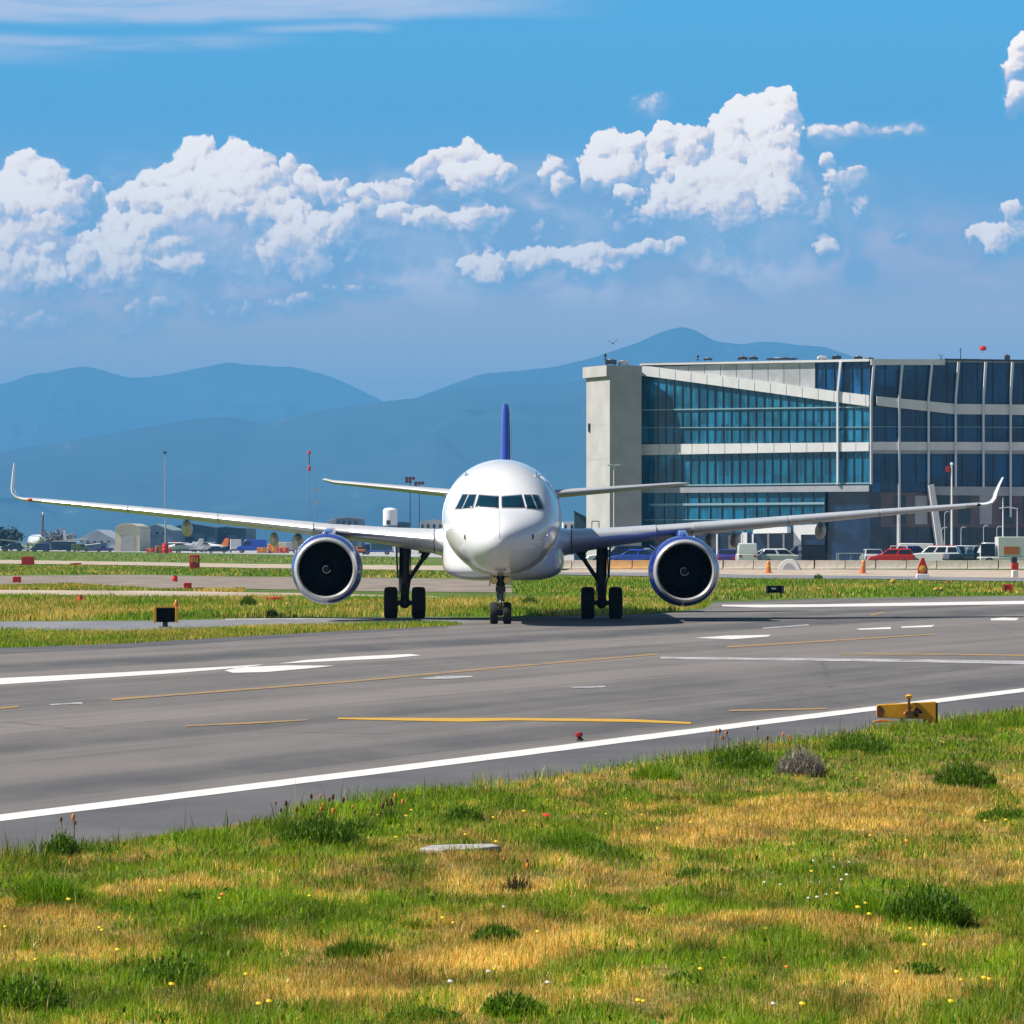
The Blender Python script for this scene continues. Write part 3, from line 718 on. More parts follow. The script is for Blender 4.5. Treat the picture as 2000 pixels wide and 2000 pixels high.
# belly fairing between the wings
rings = []
for y, hw, zb, zt in ((9.2, .5, 1.62, 2.2), (9.6, 1.3, 1.5, 2.7), (10.2, 1.75, 1.42, 3.0), (11, 2.0, 1.37, 3.2), (13, 2.1, 1.34, 3.3), (18, 2.1, 1.34, 3.2), (20, 1.9, 1.42, 3.0), (21.8, 1.2, 1.6, 2.4), (22.6, .4, 1.75, 2.1)):
    zc = (zb + zt) / 2; r_ = []
    for i in range(48):
        a = 2 * math.pi * i / 48; c_, s_ = math.cos(a), math.sin(a); e = .5
        r_.append(L(hw * math.copysign(abs(c_) ** e, c_), y, zc + (zt - zb) / 2 * math.copysign(abs(s_) ** e, s_)))
    rings.append(r_)
MB().loft(rings).build('belly_fairing', M_WPAINT, root, smooth=50)

# wings
def foil(n=18):
    "unit aerofoil outline, from the trailing edge over the top to the nose and back below"
    up = []; lo = []
    for i in range(n + 1):
        x = .5 * (1 - math.cos(math.pi * i / n)); t = 5 * (.2969 * math.sqrt(x) - .126 * x - .3516 * x * x + .2843 * x ** 3 - .1036 * x ** 4)
        cam_ = .02 * (1 - (2 * x - .8) ** 2) if x < 1 else 0
        up.append((x, t + cam_)); lo.append((x, -t * .92 + cam_))
    return up[::-1] + lo[1:-1]
FOIL = foil()
# |x|, leading edge y, z, chord, thickness ratio, incidence
def wing_stations(s):
    dz = .03 * (-s)      # the left tip rides a touch higher
    return [(1.5, 11.0, 2.70, 7.0, .135, 3.2), (2.1, 11.35, 2.73, 6.6, .132, 3.0), (4.0, 12.35, 2.90, 5.1, .122, 2.2), (5.9, 13.35, 3.07, 4.05, .124, 1.4), (9.0, 15.0, 3.36 + dz, 3.15, .128, .9),
            (13.0, 17.15, 3.74 + dz * 2, 2.35, .122, .3), (16.3, 18.95, 4.03 + dz * 3, 1.7, .115, 0), (16.95, 19.3, 4.09 + dz * 3, 1.58, .10, -.7)]
def wing_at(s, ax):
    st = wing_stations(s); xs = [p[0] for p in st]
    return [float(np.interp(ax, xs, [p[k] for p in st])) for k in range(1, 6)]
def wing_pt(s, ax, u, t, off=0):
    y, z, c, th, inc = wing_at(s, ax); a = R(inc)
    dy_, dz_ = u * c, t * th * c
    return L(s * ax, y + dy_ * math.cos(a) + dz_ * math.sin(a), z - dy_ * math.sin(a) + dz_ * math.cos(a))
for s in (-1, 1):
    axs = [1.5, 2.1, 3, 4, 5, 5.9, 7, 8, 9, 10, 11.5, 13, 14.5, 16.3, 16.95]
    rings = [[wing_pt(s, ax, u, t) for (u, t) in FOIL] for ax in axs]
    w_ = MB().loft(rings).build('wing', M_WINGGREY, root, smooth=50)
    # leading edge slats, in sections
    for a0, a1 in ((2.35, 5.25), (6.55, 9.9), (9.97, 13.2), (13.27, 16.45)):
        rr = []
        for k in range(9):
            ax = a0 + (a1 - a0) * k / 8; y, z, c, th, inc = wing_at(s, ax)
            lim = .15 if a0 < 6 else .17
            prof = [(u, t) for (u, t) in FOIL if u <= lim + .03]
            out = [wing_pt(s, ax, u - .012 - (.006 if u < .05 else 0), t * 1.04 + (.01 if t > 0 else -.012)) for (u, t) in prof]
            inn = [wing_pt(s, ax, u + .03, t * .8) for (u, t) in prof[::-1]]
            rr.append(out + inn)
        MB().loft(rr).build('slat', M_SLAT, w_, smooth=40)
    # wing root fillet and the dark seal beside it
    MB().loft([[wing_pt(s, 2.32, u, t * 1.05) for (u, t) in FOIL], [wing_pt(s, 2.36, u, t * 1.03) for (u, t) in FOIL]]).build('root_seal', M_BLACKGAP, w_, smooth=50)
    rr = []
    for k in range(7):
        ax = 1.55 + .77 * k / 6; g = (1 - k / 6) ** 2
        rr.append([wing_pt(s, ax, u - .10 * g - .004, t * (1.06 + .55 * g)) for (u, t) in FOIL])
    MB().loft(rr).build('wing_root_fillet', M_WPAINT, root, smooth=50)
    # flap and its track fairings
    for ax, ln, rad in ((7.2, 3.2, .25), (8.05, 1.6, .20), (11.2, 2.7, .235)):
        if ax == 8.05 and s > 0: ax = 8.1
        base = wing_pt(s, ax, .52, -.5); y, z, c, th, inc = wing_at(s, ax)
        prof = [(.02, -1.15), (.5, -.95), (.85, -.55), (1.0, 0), (.95, .5), (.75, 1.1), (.4, 1.7), (.05, 2.15)]
        rr = []
        for (r_, h) in prof:
            rr.append([base + Vector((rad * .82 * r_ * math.cos(a), h * ln / 3.3 + .3, -.27 - .05 * h + rad * 1.25 * r_ * math.sin(a))) for a in [2 * math.pi * i / 20 for i in range(20)]])
        MB().loft(rr).build('flap_fairing', M_GEARDOOR, w_, smooth=50)
    # upturned tip
    tip = wing_at(s, 16.95); h_ = 1.33 if s < 0 else 1.0; lean = -.05 if s < 0 else .28
    pth = [(16.95, 0, 1.0), (17.2, .02, .97), (17.42, .09, .92), (17.55, .24, .86), (17.60, .42, .78), (17.60 + lean * .5, .42 + (h_ - .42) * .55, .58), (17.60 + lean, h_, .38)]
    rr = []
    for i, (ax, up, cs) in enumerate(pth):
        a = R((0, 12, 42, 72, 84, 87, 88)[i]); y, z, c, th, inc = tip; cc = c * cs; sw = (1 - cs) * 1.1
        rr.append([L(s * (ax - t * th * cc * math.sin(a) * .9), y + sw + u * cc, z + up + t * th * cc * math.cos(a) * .9) for (u, t) in FOIL])
    MB().loft(rr).build('winglet', M_WPAINT, root, smooth=50)
    c = wing_pt(s, 16.9, .02, 0)
    MB().sphere(c, .06, n=10, sc=(2.2, 1.6, .9)).build('position_light', M_RED_T if s < 0 else MATS['cockpit_glass'], root, smooth=60)

    # engine
    ex, ez, ey = (-5.92, 1.77, 9.3) if s < 0 else (6.12, 1.70, 9.3)
    e0 = L(ex, ey, ez)
    cowl = [(1.062, .16), (1.13, .40), (1.19, .9), (1.20, 1.5), (1.14, 2.2), (1.05, 2.9), (.93, 3.5), (.90, 3.5), (.88, 3.0), (.9, 2.4)]
    eng = MB().lathe(cowl, e0, (0, 1, 0), 56, cap=False).build('engine', M_BLUE, root, smooth=40)
    lip = [(1.066, .17), (1.045, .09), (1.02, .04), (.99, .005), (.965, 0), (.935, .03), (.915, .09), (.905, .17), (.91, .2), (1.05, .2)]
    MB().lathe(lip, e0, (0, 1, 0), 56, closed=True).build('inlet_lip', M_LIP, eng, smooth=40)
    MB().lathe([(.905, .17), (.92, .45), (.94, .9), (.94, 1.25), (.955, 1.25), (.955, .9), (.93, .3), (.925, .17)], e0, (0, 1, 0), 56, closed=True).build('inlet_lining', M_INLET, eng, smooth=40)
    MB().lathe([(.94, 1.30), (.94, 1.34), (.02, 1.34), (.02, 1.30)], e0, (0, 1, 0), 40, closed=True).build('fan_back', M_BLACKGAP, eng)
    fb = MB(); nb = 22
    for k in range(nb):
        a = 2 * math.pi * k / nb
        r0, r1 = .26, .93; vs = []
        for j in range(5):
            rr_ = r0 + (r1 - r0) * j / 4; tw = R(28 + 36 * j / 4); hw_ = .10 + .05 * j / 4; bend = .10 * math.sin(math.pi * j / 4) - .05 * j / 4
            for e in (-1, 1):
                da = e * hw_ * math.cos(tw) / rr_ + bend
                vs.append(e0 + Vector((rr_ * math.cos(a + da), 1.08 + e * hw_ * math.sin(tw), rr_ * math.sin(a + da))))
        fb.add(vs, [(2 * j, 2 * j + 1, 2 * j + 3, 2 * j + 2) for j in range(4)])
    fb.build('fan', M_FAN, eng, smooth=60, fix=False)
    MB().lathe([(.01, .62), (.08, .66), (.16, .76), (.23, .92), (.27, 1.1), (.27, 1.28)], e0, (0, 1, 0), 28).build('spinner', M_SPIN, eng, smooth=50)
    sw_ = MB(); pts = []
    for k in range(20):
        a = R(60 + 285 * k / 19); q = .085 + .07 * (k / 19) ** .5 * (1 if s > 0 else .85)
        yq = .62 + np.interp(q, [0, .08, .16, .23], [0, .04, .14, .3]) - .012
        pts.append(e0 + Vector((q * math.cos(a), yq, q * math.sin(a))))
    sw_.path(pts, .014, 6).build('spinner_swirl', M_SWIRL, eng)
    MB().lathe([(.70, 3.2), (.68, 3.6), (.55, 4.1), (.42, 4.5), (.3, 4.5)], e0, (0, 1, 0), 28).build('core_nozzle', M_STRUT, eng, smooth=50)
    MB().lathe([(.34, 4.3), (.22, 4.8), (.03, 5.2)], e0, (0, 1, 0), 20).build('exhaust_cone', M_STRUT, eng, smooth=50)
    # pylon
    rr = []
    for (y, hw_, zt, zb) in ((ey + .9, .06, 1.22, 1.05), (ey + 1.3, .17, 1.29, 1.0), (ey + 2.2, .21, 1.34, .95), (ey + 3.2, .22, 1.37, .9), (ey + 4.4, .22, 1.40, .8), (ey + 5.6, .18, 1.2, .75), (ey + 6.6, .05, 1.1, .9)):
        rr.append([L(ex + dx_ * hw_, y, ez + z_) for dx_, z_ in ((-1, zb), (-.9, zt - .1), (-.5, zt), (.5, zt), (.9, zt - .1), (1, zb))])
    MB().loft(rr).build('pylon', M_BLUE, root, smooth=40)
    # strakes on the cowl
    a = R(38); st_ = -s
    MB().sweep([e0 + Vector((st_ * 1.15 * math.cos(a), 1.0, 1.15 * math.sin(a))), e0 + Vector((st_ * 1.15 * math.cos(a), 2.1, 1.13 * math.sin(a))), e0 + Vector((st_ * 1.42 * math.cos(a), 2.1, 1.40 * math.sin(a)))], (.02, 0, .02)).build('strake', M_BLUE, eng)

    # tailplane
    st = [(.3, 27.4, 4.38, 3.6), (1.6, 28.3, 4.46, 3.2), (6.6, 31.6, 4.93 - .04 * s, 1.5), (6.95, 31.95, 4.98 - .08 * s, 1.1), (7.05, 32.2, 5.0 - .08 * s, .6)]
    rr = [[L(s * ax, y + u * c, z + t * .11 * c) for (u, t) in FOIL] for (ax, y, z, c) in st]
    MB().loft(rr).build('tailplane', M_WINGGREY, root, smooth=50)

    # main gear
    gx = 3.43 * s + (.0 if s > 0 else -.02); gy = 16.0
    gear = empty('main_gear', L(gx, gy, 0)); gear.parent = root
    MB().tube((0, 0, .95), (0, -.15, 3.0), .17, .19, 16).tube((0, 0, .52), (0, 0, 1.1), .15, .16, 14).box(-.12, .12, -.2, .2, .75, .98).build('strut', M_STRUT, gear, smooth=40)
    MB().tube((0, 0, .56), (0, 0, 1.15), .085, .085, 14).build('oleo', M_CHROME, gear, smooth=40)
    MB().tube((-.48, 0, .55), (.48, 0, .55), .085, .085, 12).sphere((0, 0, .55), .2, n=14).build('axle', M_STRUT, gear, smooth=40)
    MB().tube((0, -.08, 1.15), (-s * .95, .1, 2.55), .075, .075, 10).tube((-s * .62, .06, 2.1), (-s * 1.0, .1, 2.62), .12, .12, 10).tube((-s * .7, .1, 2.2), (-s * .1, 0, 2.75), .035, .035, 8).build('side_stay', M_STRUT, gear, smooth=40)
    MB().path([(.06, -.16, .72), (.07, -.42, .85), (.06, -.2, 1.2)], .05, 8).path([(-.06, -.16, .72), (-.07, -.42, .85), (-.06, -.2, 1.2)], .05, 8).build('torque_link', M_STRUT, gear, smooth=40)
    MB().path([(.18, -.1, 2.9), (.22, -.12, 1.5), (.12, -.15, .8)], .02, 6).path([(-.16, -.12, 2.6), (-.19, -.14, 1.4), (-.2, -.1, .62)], .018, 6).build('brake_hose', M_TYRE, gear)
    MB().sweep([(s * .22, -.5, 1.45), (s * .22, .45, 1.4), (s * .28, .5, 2.9), (s * .28, -.5, 2.9)], (s * .05, 0, 0)).build('gear_door', M_STRUT, gear, bevel=.01)
    for k in (-1, 1):
        wh = MB().lathe([(.33, -.20), (.46, -.235), (.535, -.2), (.556, -.12), (.558, 0), (.556, .12), (.535, .2), (.46, .235), (.33, .20)], (k * .485, 0, .55), (1, 0, 0), 40, closed=True).build('wheel', M_TYRE, gear, smooth=50)
        MB().lathe([(.34, -.15), (.30, -.17), (.12, -.10), (.1, -.2), (.03, -.22), (.03, .22), (.1, .2), (.12, .10), (.30, .17), (.34, .15)], (k * .485, 0, .55), (1, 0, 0), 28).build('rim', M_HUB, wh, smooth=40)

# fin
rr = []
for z, y, c, th in ((5.0, 26.0, 6.6, .26), (5.6, 26.9, 5.8, .25), (6.8, 28.6, 4.4, .22), (7.7, 29.9, 3.4, .18), (7.9, 30.2, 3.1, .15), (7.97, 30.5, 2.7, .06)):
    rr.append([L(t * 2 * th / .12 * .12, y + u * c, z) for (u, t) in FOIL])
fin = MB().loft(rr).build('tail_fin', M_BLUE, root, smooth=50)
rr = []
for z, y, c, th in ((5.3, 26.45, 6.2, .26), (6.8, 28.6, 4.4, .22), (7.7, 29.9, 3.4, .18)):
    rr.append([L(.012 + t * 2.1 * th, y + u * c - .02, z) for (u, t) in FOIL[:19] if .02 < u < .12 and t > .28])
MB().loft(rr, cap=False).build('fin_leading_edge', M_WPAINT, fin, smooth=50)

# nose gear
ng = empty('nose_gear', L(-.03, 4.9, 0)); ng.parent = root
MB().tube((0, 0, .75), (0, .12, 1.95), .10, .13, 16).box(-.16, .16, -.12, .12, 1.05, 1.22).build('strut', M_STRUT, ng, smooth=40)
MB().tube((0, 0, .36), (0, 0, .85), .062, .062, 14).build('oleo', M_CHROME, ng, smooth=40)
MB().tube((-.24, 0, .36), (.24, 0, .36), .055, .055, 12).sphere((0, 0, .37), .11, n=12).build('axle', M_STRUT, ng, smooth=40)
MB().path([(0, -.08, .5), (0, -.3, .72), (0, -.12, .98)], .035, 8).build('torque_link', M_HUB, ng)
MB().tube((0, 0, 1.1), (0, .9, 1.85), .05, .05, 10).tube((-.3, .12, 1.8), (0, 0, 1.02), .03, .03, 8).tube((.3, .12, 1.8), (0, 0, 1.02), .03, .03, 8).build('drag_stay', M_STRUT, ng)
MB().path([(.12, -.1, 1.7), (.15, -.13, 1.0), (.06, -.08, .45)], .014, 6).path([(-.12, -.1, 1.7), (-.14, -.12, 1.1), (-.05, -.08, .5)], .012, 6).build('hose', M_TYRE, ng)
for k in (-1, 1):
    wh = MB().lathe([(.2, -.10), (.29, -.135), (.345, -.11), (.36, -.05), (.36, .05), (.345, .11), (.29, .135), (.2, .10)], (k * .215, 0, .36), (1, 0, 0), 36, closed=True).build('wheel', M_TYRE, ng, smooth=50)
    MB().lathe([(.21, -.08), (.17, -.09), (.07, -.06), (.02, -.1), (.02, .1), (.07, .06), (.17, .09), (.21, .08)], (k * .215, 0, .36), (1, 0, 0), 24).build('rim', M_HUB, wh, smooth=40)
    la = MB().lathe([(.03, .10), (.08, .06), (.115, -.03), (.12, -.06), (.11, -.06), (.10, -.03)], (k * .22, -.12, 1.42), (0, 1, 0), 20).build('taxi_lamp', M_LAMPGOLD, ng, smooth=40)
    MB().tube((k * .22, -.1, 1.42), (0, 0, 1.4), .03, .03, 8).build('bracket', M_STRUT, la)
    MB().sweep([(k * .36, -.3, 1.25), (k * .34, .9, 1.25), (k * .30, .9, 1.75), (k * .30, -.4, 1.75)], (k * .025, 0, 0)).build('gear_door', M_GEARDOOR, ng, bevel=.006)
# ------------------------------------------------------------------ terminal building
def glass_mat(name, base, rot, blind_streak):
    m = bpy.data.materials.new(name); m.use_nodes = True; t = m.node_tree; b = t.nodes['Principled BSDF']
    g = node(t, 'ShaderNodeNewGeometry'); pos = N(t, g.outputs['Position'])
    al = mapping(t, pos, (1, 1, 1), (0, 0, rot))
    sx_ = node(t, 'ShaderNodeSeparateXYZ'); put(t, sx_.inputs[0], al)
    u = N(t, sx_.outputs[0]); z = N(t, sx_.outputs[2])
    cb = node(t, 'ShaderNodeCombineXYZ'); put(t, cb.inputs[0], (u / 1.055)._m('FLOOR')); put(t, cb.inputs[1], (z / 2.3)._m('FLOOR'))
    wn = node(t, 'ShaderNodeTexWhiteNoise', noise_dimensions='2D'); t.links.new(cb.outputs[0], wn.inputs['Vector'])
    rnd = N(t, wn.outputs['Value'])
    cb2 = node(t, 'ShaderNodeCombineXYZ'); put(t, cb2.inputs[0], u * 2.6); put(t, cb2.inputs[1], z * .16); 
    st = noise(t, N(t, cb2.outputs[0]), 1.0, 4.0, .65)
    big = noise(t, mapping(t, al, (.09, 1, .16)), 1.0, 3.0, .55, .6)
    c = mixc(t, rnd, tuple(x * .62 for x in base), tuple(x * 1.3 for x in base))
    c = mixc(t, st.step(.45, .72) * .55, c, blind_streak)  # curtains and blinds behind the panes, as paler vertical streaks
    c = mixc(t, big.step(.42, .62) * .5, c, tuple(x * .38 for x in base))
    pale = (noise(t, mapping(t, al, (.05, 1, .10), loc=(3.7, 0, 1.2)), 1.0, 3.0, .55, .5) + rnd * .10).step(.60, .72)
    c = mixc(t, pale * .55, c, tuple(min(1, x * 2.3 + .02) for x in base))  # large soft reflections painted into the glass colour
    put(t, b.inputs['Base Color'], c)
    put(t, b.inputs['Roughness'], rnd * .1 + .05); b.inputs['Specular IOR Level'].default_value = .4
    nb = node(t, 'ShaderNodeBump'); nb.inputs['Strength'].default_value = .14; nb.inputs['Distance'].default_value = .05
    put(t, nb.inputs['Height'], noise(t, mapping(t, al, (.9, 1, .5)), 1.0, 2.0, .5) + rnd * .2); t.links.new(nb.outputs[0], b.inputs['Normal'])
    MATS[name] = m; return m
M_GA = glass_mat('teal_curtain_glass', (.006, .115, .215), R(25), (.05, .30, .40))
M_GB = glass_mat('blue_curtain_glass', (.002, .060, .175), R(-10), (.008, .14, .26))
M_CONC = mat('tower_concrete', (.40, .388, .375), .85, var=.10, vscale=.35, grime=((.34, .33, .32), .35), bump=.2, bscale=3)
M_BAND = mat('white_cladding', (.68, .67, .66), .5, var=.06, vscale=.5, grime=((.5, .49, .48), .25))
M_BANDG = mat('grey_cladding', (.33, .34, .37), .55, var=.08, vscale=.6)
M_SILVER = mat('silver_cladding', (.50, .50, .51), .42, metal=.25, var=.18, vscale=.35)
M_MULL = mat('dark_mullion', (.03, .06, .085), .5)
M_FINW = mat('white_fin', (.62, .62, .64), .45, var=.05)
M_TRANS = mat('pale_transom', (.24, .38, .42), .4)
M_RECESS = mat('recessed_brown_wall', (.12, .10, .105), .8, var=.25, vscale=.3)
M_DARKBLUE = mat('dark_ground_glazing', (.006, .028, .075), .12, spec=.7, var=.4, vscale=.5)
M_ROOF = mat('roof_membrane', (.32, .31, .30), .9, var=.1)
M_UNIT = mat('roof_unit_dark', (.03, .045, .065), .6, var=.2)
M_POLE = mat('galvanised_pole', (.52, .53, .55), .45, metal=.3, var=.08)
M_WHITEP = mat('white_enamel', (.78, .78, .77), .4, var=.04)
M_REDP = mat('red_paint', (.50, .025, .018), .4, var=.12, vscale=4)

class Fac:
    def __init__(s, pa, Ya, pb, Yb):
        s.a = W(pa, HZ, Ya); s.b = W(pb, HZ, Yb); d = (s.b - s.a); d.z = 0; s.d = d.normalized(); s.n = Vector((s.d.y, -s.d.x, 0))
        if s.n.y > 0: s.n = -s.n
    def at(s, px, py, off=0.0):
        dr = Vector(((px - 1000) / FP, 1.0, (HZ - py) / FP)); q = s.a + s.n * off
        k = (q - Vector((0, 0, CAM_H))).dot(s.n) / dr.dot(s.n)
        p = Vector((0, 0, CAM_H)) + dr * k
        return p
    def panel(s, name, poly, m, o0, o1, parent, bevel=0):
        "polygon of photo points on the facade, between two distances out from it"
        pts = []
        for (x, y) in poly:
            p = s.at(x, y); p.z = max(p.z, 0.0); pts.append(p + s.n * o0)
        return MB().sweep(pts, s.n * (o1 - o0)).build(name, m, parent, bevel=bevel)
A = Fac(1253, 616.0, 1699, 602.0); B = Fac(1699, 602.0, 2150, 607.6)
bld = empty('terminal_building', (0, 0, 0), 0, 'glass terminal building with white bands and a concrete stair tower at its end', 'building')
ROOFZ = 26.3
# solid core behind the glass, with floors and roof
ca, cb_, cc = A.at(1250, HZ) - A.n * .5, A.at(1699, HZ) - A.n * .5, B.at(2150, HZ) - B.n * .5
back = Vector((0, 42, 0))
foot = [(p.x, p.y) for p in (ca, cb_, cc, cc + back, ca + back)]
MB().prism(foot, 'z', 0, ROOFZ).build('core', M_DARKBLUE, bld)
foot2 = [(p.x, p.y) for p in (A.at(1252, HZ) + A.n * .1, A.at(1699, HZ) + A.n * .15, B.at(2150, HZ) + B.n * .15, cc + back, ca + back)]
MB().prism(foot2, 'z', ROOFZ + .01, ROOFZ + .35).build('roof', M_ROOF, bld)

def curtain(name, F, poly, m, parent, spacing=15.6, depth=.16, transoms=(), mull=M_MULL, mw=.07):
    g = F.panel(name, poly, m, -.3, 0.0, parent)
    xs = [p[0] for p in poly]; x0, x1 = min(xs), max(xs)
    first = {}
    n = max(1, int((x1 - x0) / spacing))
    for k in range(n + 1):
        px = x0 + (x1 - x0) * k / n
        # vertical extent of the polygon at px
        ys = []
        for i in range(len(poly)):
            (xa, ya), (xb, yb) = poly[i], poly[(i + 1) % len(poly)]
            if min(xa, xb) - 1e-6 <= px <= max(xa, xb) + 1e-6 and abs(xb - xa) > 1e-6: ys.append(ya + (yb - ya) * (px - xa) / (xb - xa))
        if len(ys) < 2 or max(ys) - min(ys) < 3: continue
        p0, p1 = F.at(px, max(ys)), F.at(px, min(ys)); p0.z = max(p0.z, 0)
        d = F.d * mw / 2
        MB().sweep([p0 - d + F.n * .002, p0 + d + F.n * .002, p1 + d + F.n * .002, p1 - d + F.n * .002], F.n * depth).build('mullion', mull, g)
    for (xa, ya, xb, yb, hh) in transoms:
        a, b = F.at(xa, ya), F.at(xb, yb)
        MB().sweep([a + F.n * .003, b + F.n * .003, b + F.n * .003 + Vector((0, 0, hh)), a + F.n * .003 + Vector((0, 0, hh))], F.n * (depth + .03)).build('transom', M_TRANS, g)
    return g
# facade A, towards the taxiway on the sunny side
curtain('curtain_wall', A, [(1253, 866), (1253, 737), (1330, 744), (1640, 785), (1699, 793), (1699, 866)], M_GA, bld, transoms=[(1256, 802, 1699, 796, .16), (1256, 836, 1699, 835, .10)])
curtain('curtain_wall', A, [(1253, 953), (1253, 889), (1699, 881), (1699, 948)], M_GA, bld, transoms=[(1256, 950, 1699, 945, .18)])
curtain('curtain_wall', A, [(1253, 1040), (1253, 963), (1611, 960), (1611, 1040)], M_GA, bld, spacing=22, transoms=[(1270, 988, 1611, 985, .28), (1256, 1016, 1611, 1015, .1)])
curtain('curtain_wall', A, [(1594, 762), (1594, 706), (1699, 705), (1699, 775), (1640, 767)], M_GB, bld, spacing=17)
b_ = A.panel('sloped_band', [(1250, 733), (1250, 715), (1275, 716), (1400, 733), (1640, 765), (1699, 772), (1699, 794), (1640, 786), (1400, 753), (1290, 738)], M_BAND, .01, .45, bld)
for k in range(14):
    px = 1290 + k * 31; A.panel('panel_joint', [(px, np.interp(px, [1290, 1640, 1699], [738, 786, 794])), (px + .8, np.interp(px, [1290, 1640, 1699], [738, 786, 794])), (px + .8, np.interp(px, [1275, 1400, 1640, 1699], [718, 734, 766, 773])), (px, np.interp(px, [1275, 1400, 1640, 1699], [718, 734, 766, 773]))], M_MULL, .452, .46, b_)
s_ = A.panel('upper_cladding', [(1278, 717), (1592, 704), (1592, 760), (1400, 734)], M_SILVER, -.2, .06, bld)
for k in range(9):
    px = 1345 + k * 31
    A.panel('panel_joint', [(px, np.interp(px, [1278, 1400, 1592], [717, 733, 759])), (px + .9, np.interp(px, [1278, 1400, 1592], [717, 733, 759])), (px + .9, np.interp(px, [1278, 1592], [718, 706])), (px, np.interp(px, [1278, 1592], [718, 706]))], M_MULL, .062, .07, s_)
A.panel('roof_fascia', [(1253, 713.5), (1253, 711.5), (1699, 701), (1699, 706)], M_BAND, .02, .5, bld)
b_ = A.panel('floor_band', [(1253, 889), (1253, 868), (1699, 864), (1699, 881)], M_BAND, .01, .5, bld)
for k in range(13):
    px = 1290 + k * 32; A.panel('panel_joint', [(px, 887), (px + .8, 887), (px + .8, 866), (px, 866)], M_MULL, .502, .51, b_)
A.panel('floor_band', [(1253, 963), (1253, 953), (1699, 948), (1699, 960)], M_BANDG, .01, .4, bld)
# ground floor of facade A
A.panel('ground_wall', [(1253, 1100), (1253, 1040), (1611, 1040), (1611, 1103)], M_DARKBLUE, -.3, .0, bld)
A.panel('recessed_wall', [(1613, 1103), (1613, 960), (1699, 960), (1699, 1103)], M_DARKBLUE, -2.6, -2.3, bld)
A.panel('white_wall', [(1552, 1100), (1552, 1026), (1597, 1024), (1597, 1044), (1566, 1044), (1566, 1100)], M_BAND, .01, .35, bld)
A.panel('awning', [(1478, 1042), (1480, 1030), (1545, 1029), (1545, 1041)], M_WHITEP, .01, 1.4, bld)
for px in (1316, 1355, 1400, 1448, 1470, 1500, 1530): A.panel('door_frame', [(px, 1100), (px, 1043), (px + 3, 1043), (px + 3, 1100)], M_FINW, .01, .25, bld)
A.panel('entrance_wall', [(1424, 1090), (1424, 1046), (1446, 1046), (1446, 1090)], M_RECESS, .01, .2, bld)
A.panel('entrance_wall', [(1450, 1062), (1450, 1040), (1460, 1040), (1460, 1062)], M_BAND, .01, .2, bld)
# facade B, in shade
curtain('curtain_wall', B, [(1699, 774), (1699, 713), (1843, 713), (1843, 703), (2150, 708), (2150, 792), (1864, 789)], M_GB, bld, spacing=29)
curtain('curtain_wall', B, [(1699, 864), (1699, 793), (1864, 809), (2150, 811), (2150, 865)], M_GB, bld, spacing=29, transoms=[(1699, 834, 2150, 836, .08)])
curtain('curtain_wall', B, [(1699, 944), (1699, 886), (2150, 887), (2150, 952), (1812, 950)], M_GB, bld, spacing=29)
B.panel('sloped_band', [(1711, 792), (1711, 774), (1864, 789), (2150, 792), (2150, 812), (1864, 809)], M_BAND, .01, .4, bld)
B.panel('floor_band', [(1699, 879), (1699, 863), (2150, 864), (2150, 880)], M_BAND, .01, .4, bld)
B.panel('floor_beam', [(1699, 886), (1699, 879), (2150, 880), (2150, 887)], M_BANDG, .01, .15, bld)
B.panel('floor_band', [(1699, 961), (1699, 943), (1812, 944), (1812, 960)], M_GB, .01, .2, bld)
B.panel('floor_band', [(1812, 967), (1812, 950), (2150, 952), (2150, 970)], M_BANDG, .01, .4, bld)
B.panel('roof_fascia', [(1699, 713), (1699, 702), (1843, 702), (1843, 713)], M_BAND, .01, .7, bld)
B.panel('parapet', [(1843, 704), (1843, 700.5), (2150, 705), (2150, 709)], M_MULL, .01, .3, bld)
B.panel('recessed_wall', [(1720, 1029), (1720, 961), (2150, 968), (2150, 1032)], M_RECESS, -.3, .05, bld)
for k in range(9):
    px = 1745 + k * 42; B.panel('wall_panel', [(px, 1024), (px, 968), (px + 24, 968), (px + 24, 1024)], M_BANDG if k % 3 == 1 else M_MULL, .06, .1, bld)
B.panel('ground_glazing', [(1699, 1103), (1699, 961), (1720, 961), (1720, 1029), (2150, 1032), (2150, 1104)], M_DARKBLUE, -.3, .02, bld)
for k in range(17): 
    px = 1712 + k * 26; B.panel('mullion', [(px, 1100), (px, 1030), (px + 1.2, 1030), (px + 1.2, 1100)], M_MULL, .02, .15, bld)
for i, (xt, xb, yb) in enumerate(((1645, 1639, 946), (1705, 1699, 946), (1760, 1754, 1066), (1818, 1811, 950), (1870, 1864, 952), (1923, 1918, 952), (1975, 1971, 1010), (2030, 2028, 952), (2085, 2084, 952))):
    F = A if xt < 1690 else B
    y1 = 779 if F is B else 768
    F.panel('facade_fin', [(xb - 1.5, yb), (xb - 1.5, y1), (xt - 2, 707), (xt + 2.5, 707), (xb + 2, y1), (xb + 2, yb)], M_FINW, .41, .75, bld)
# leaning column at the corner of the entrance
B.panel('leaning_column', [(1829, 1104), (1808, 948), (1818, 946), (1843, 1104)], M_BAND, .5, 1.6, bld)
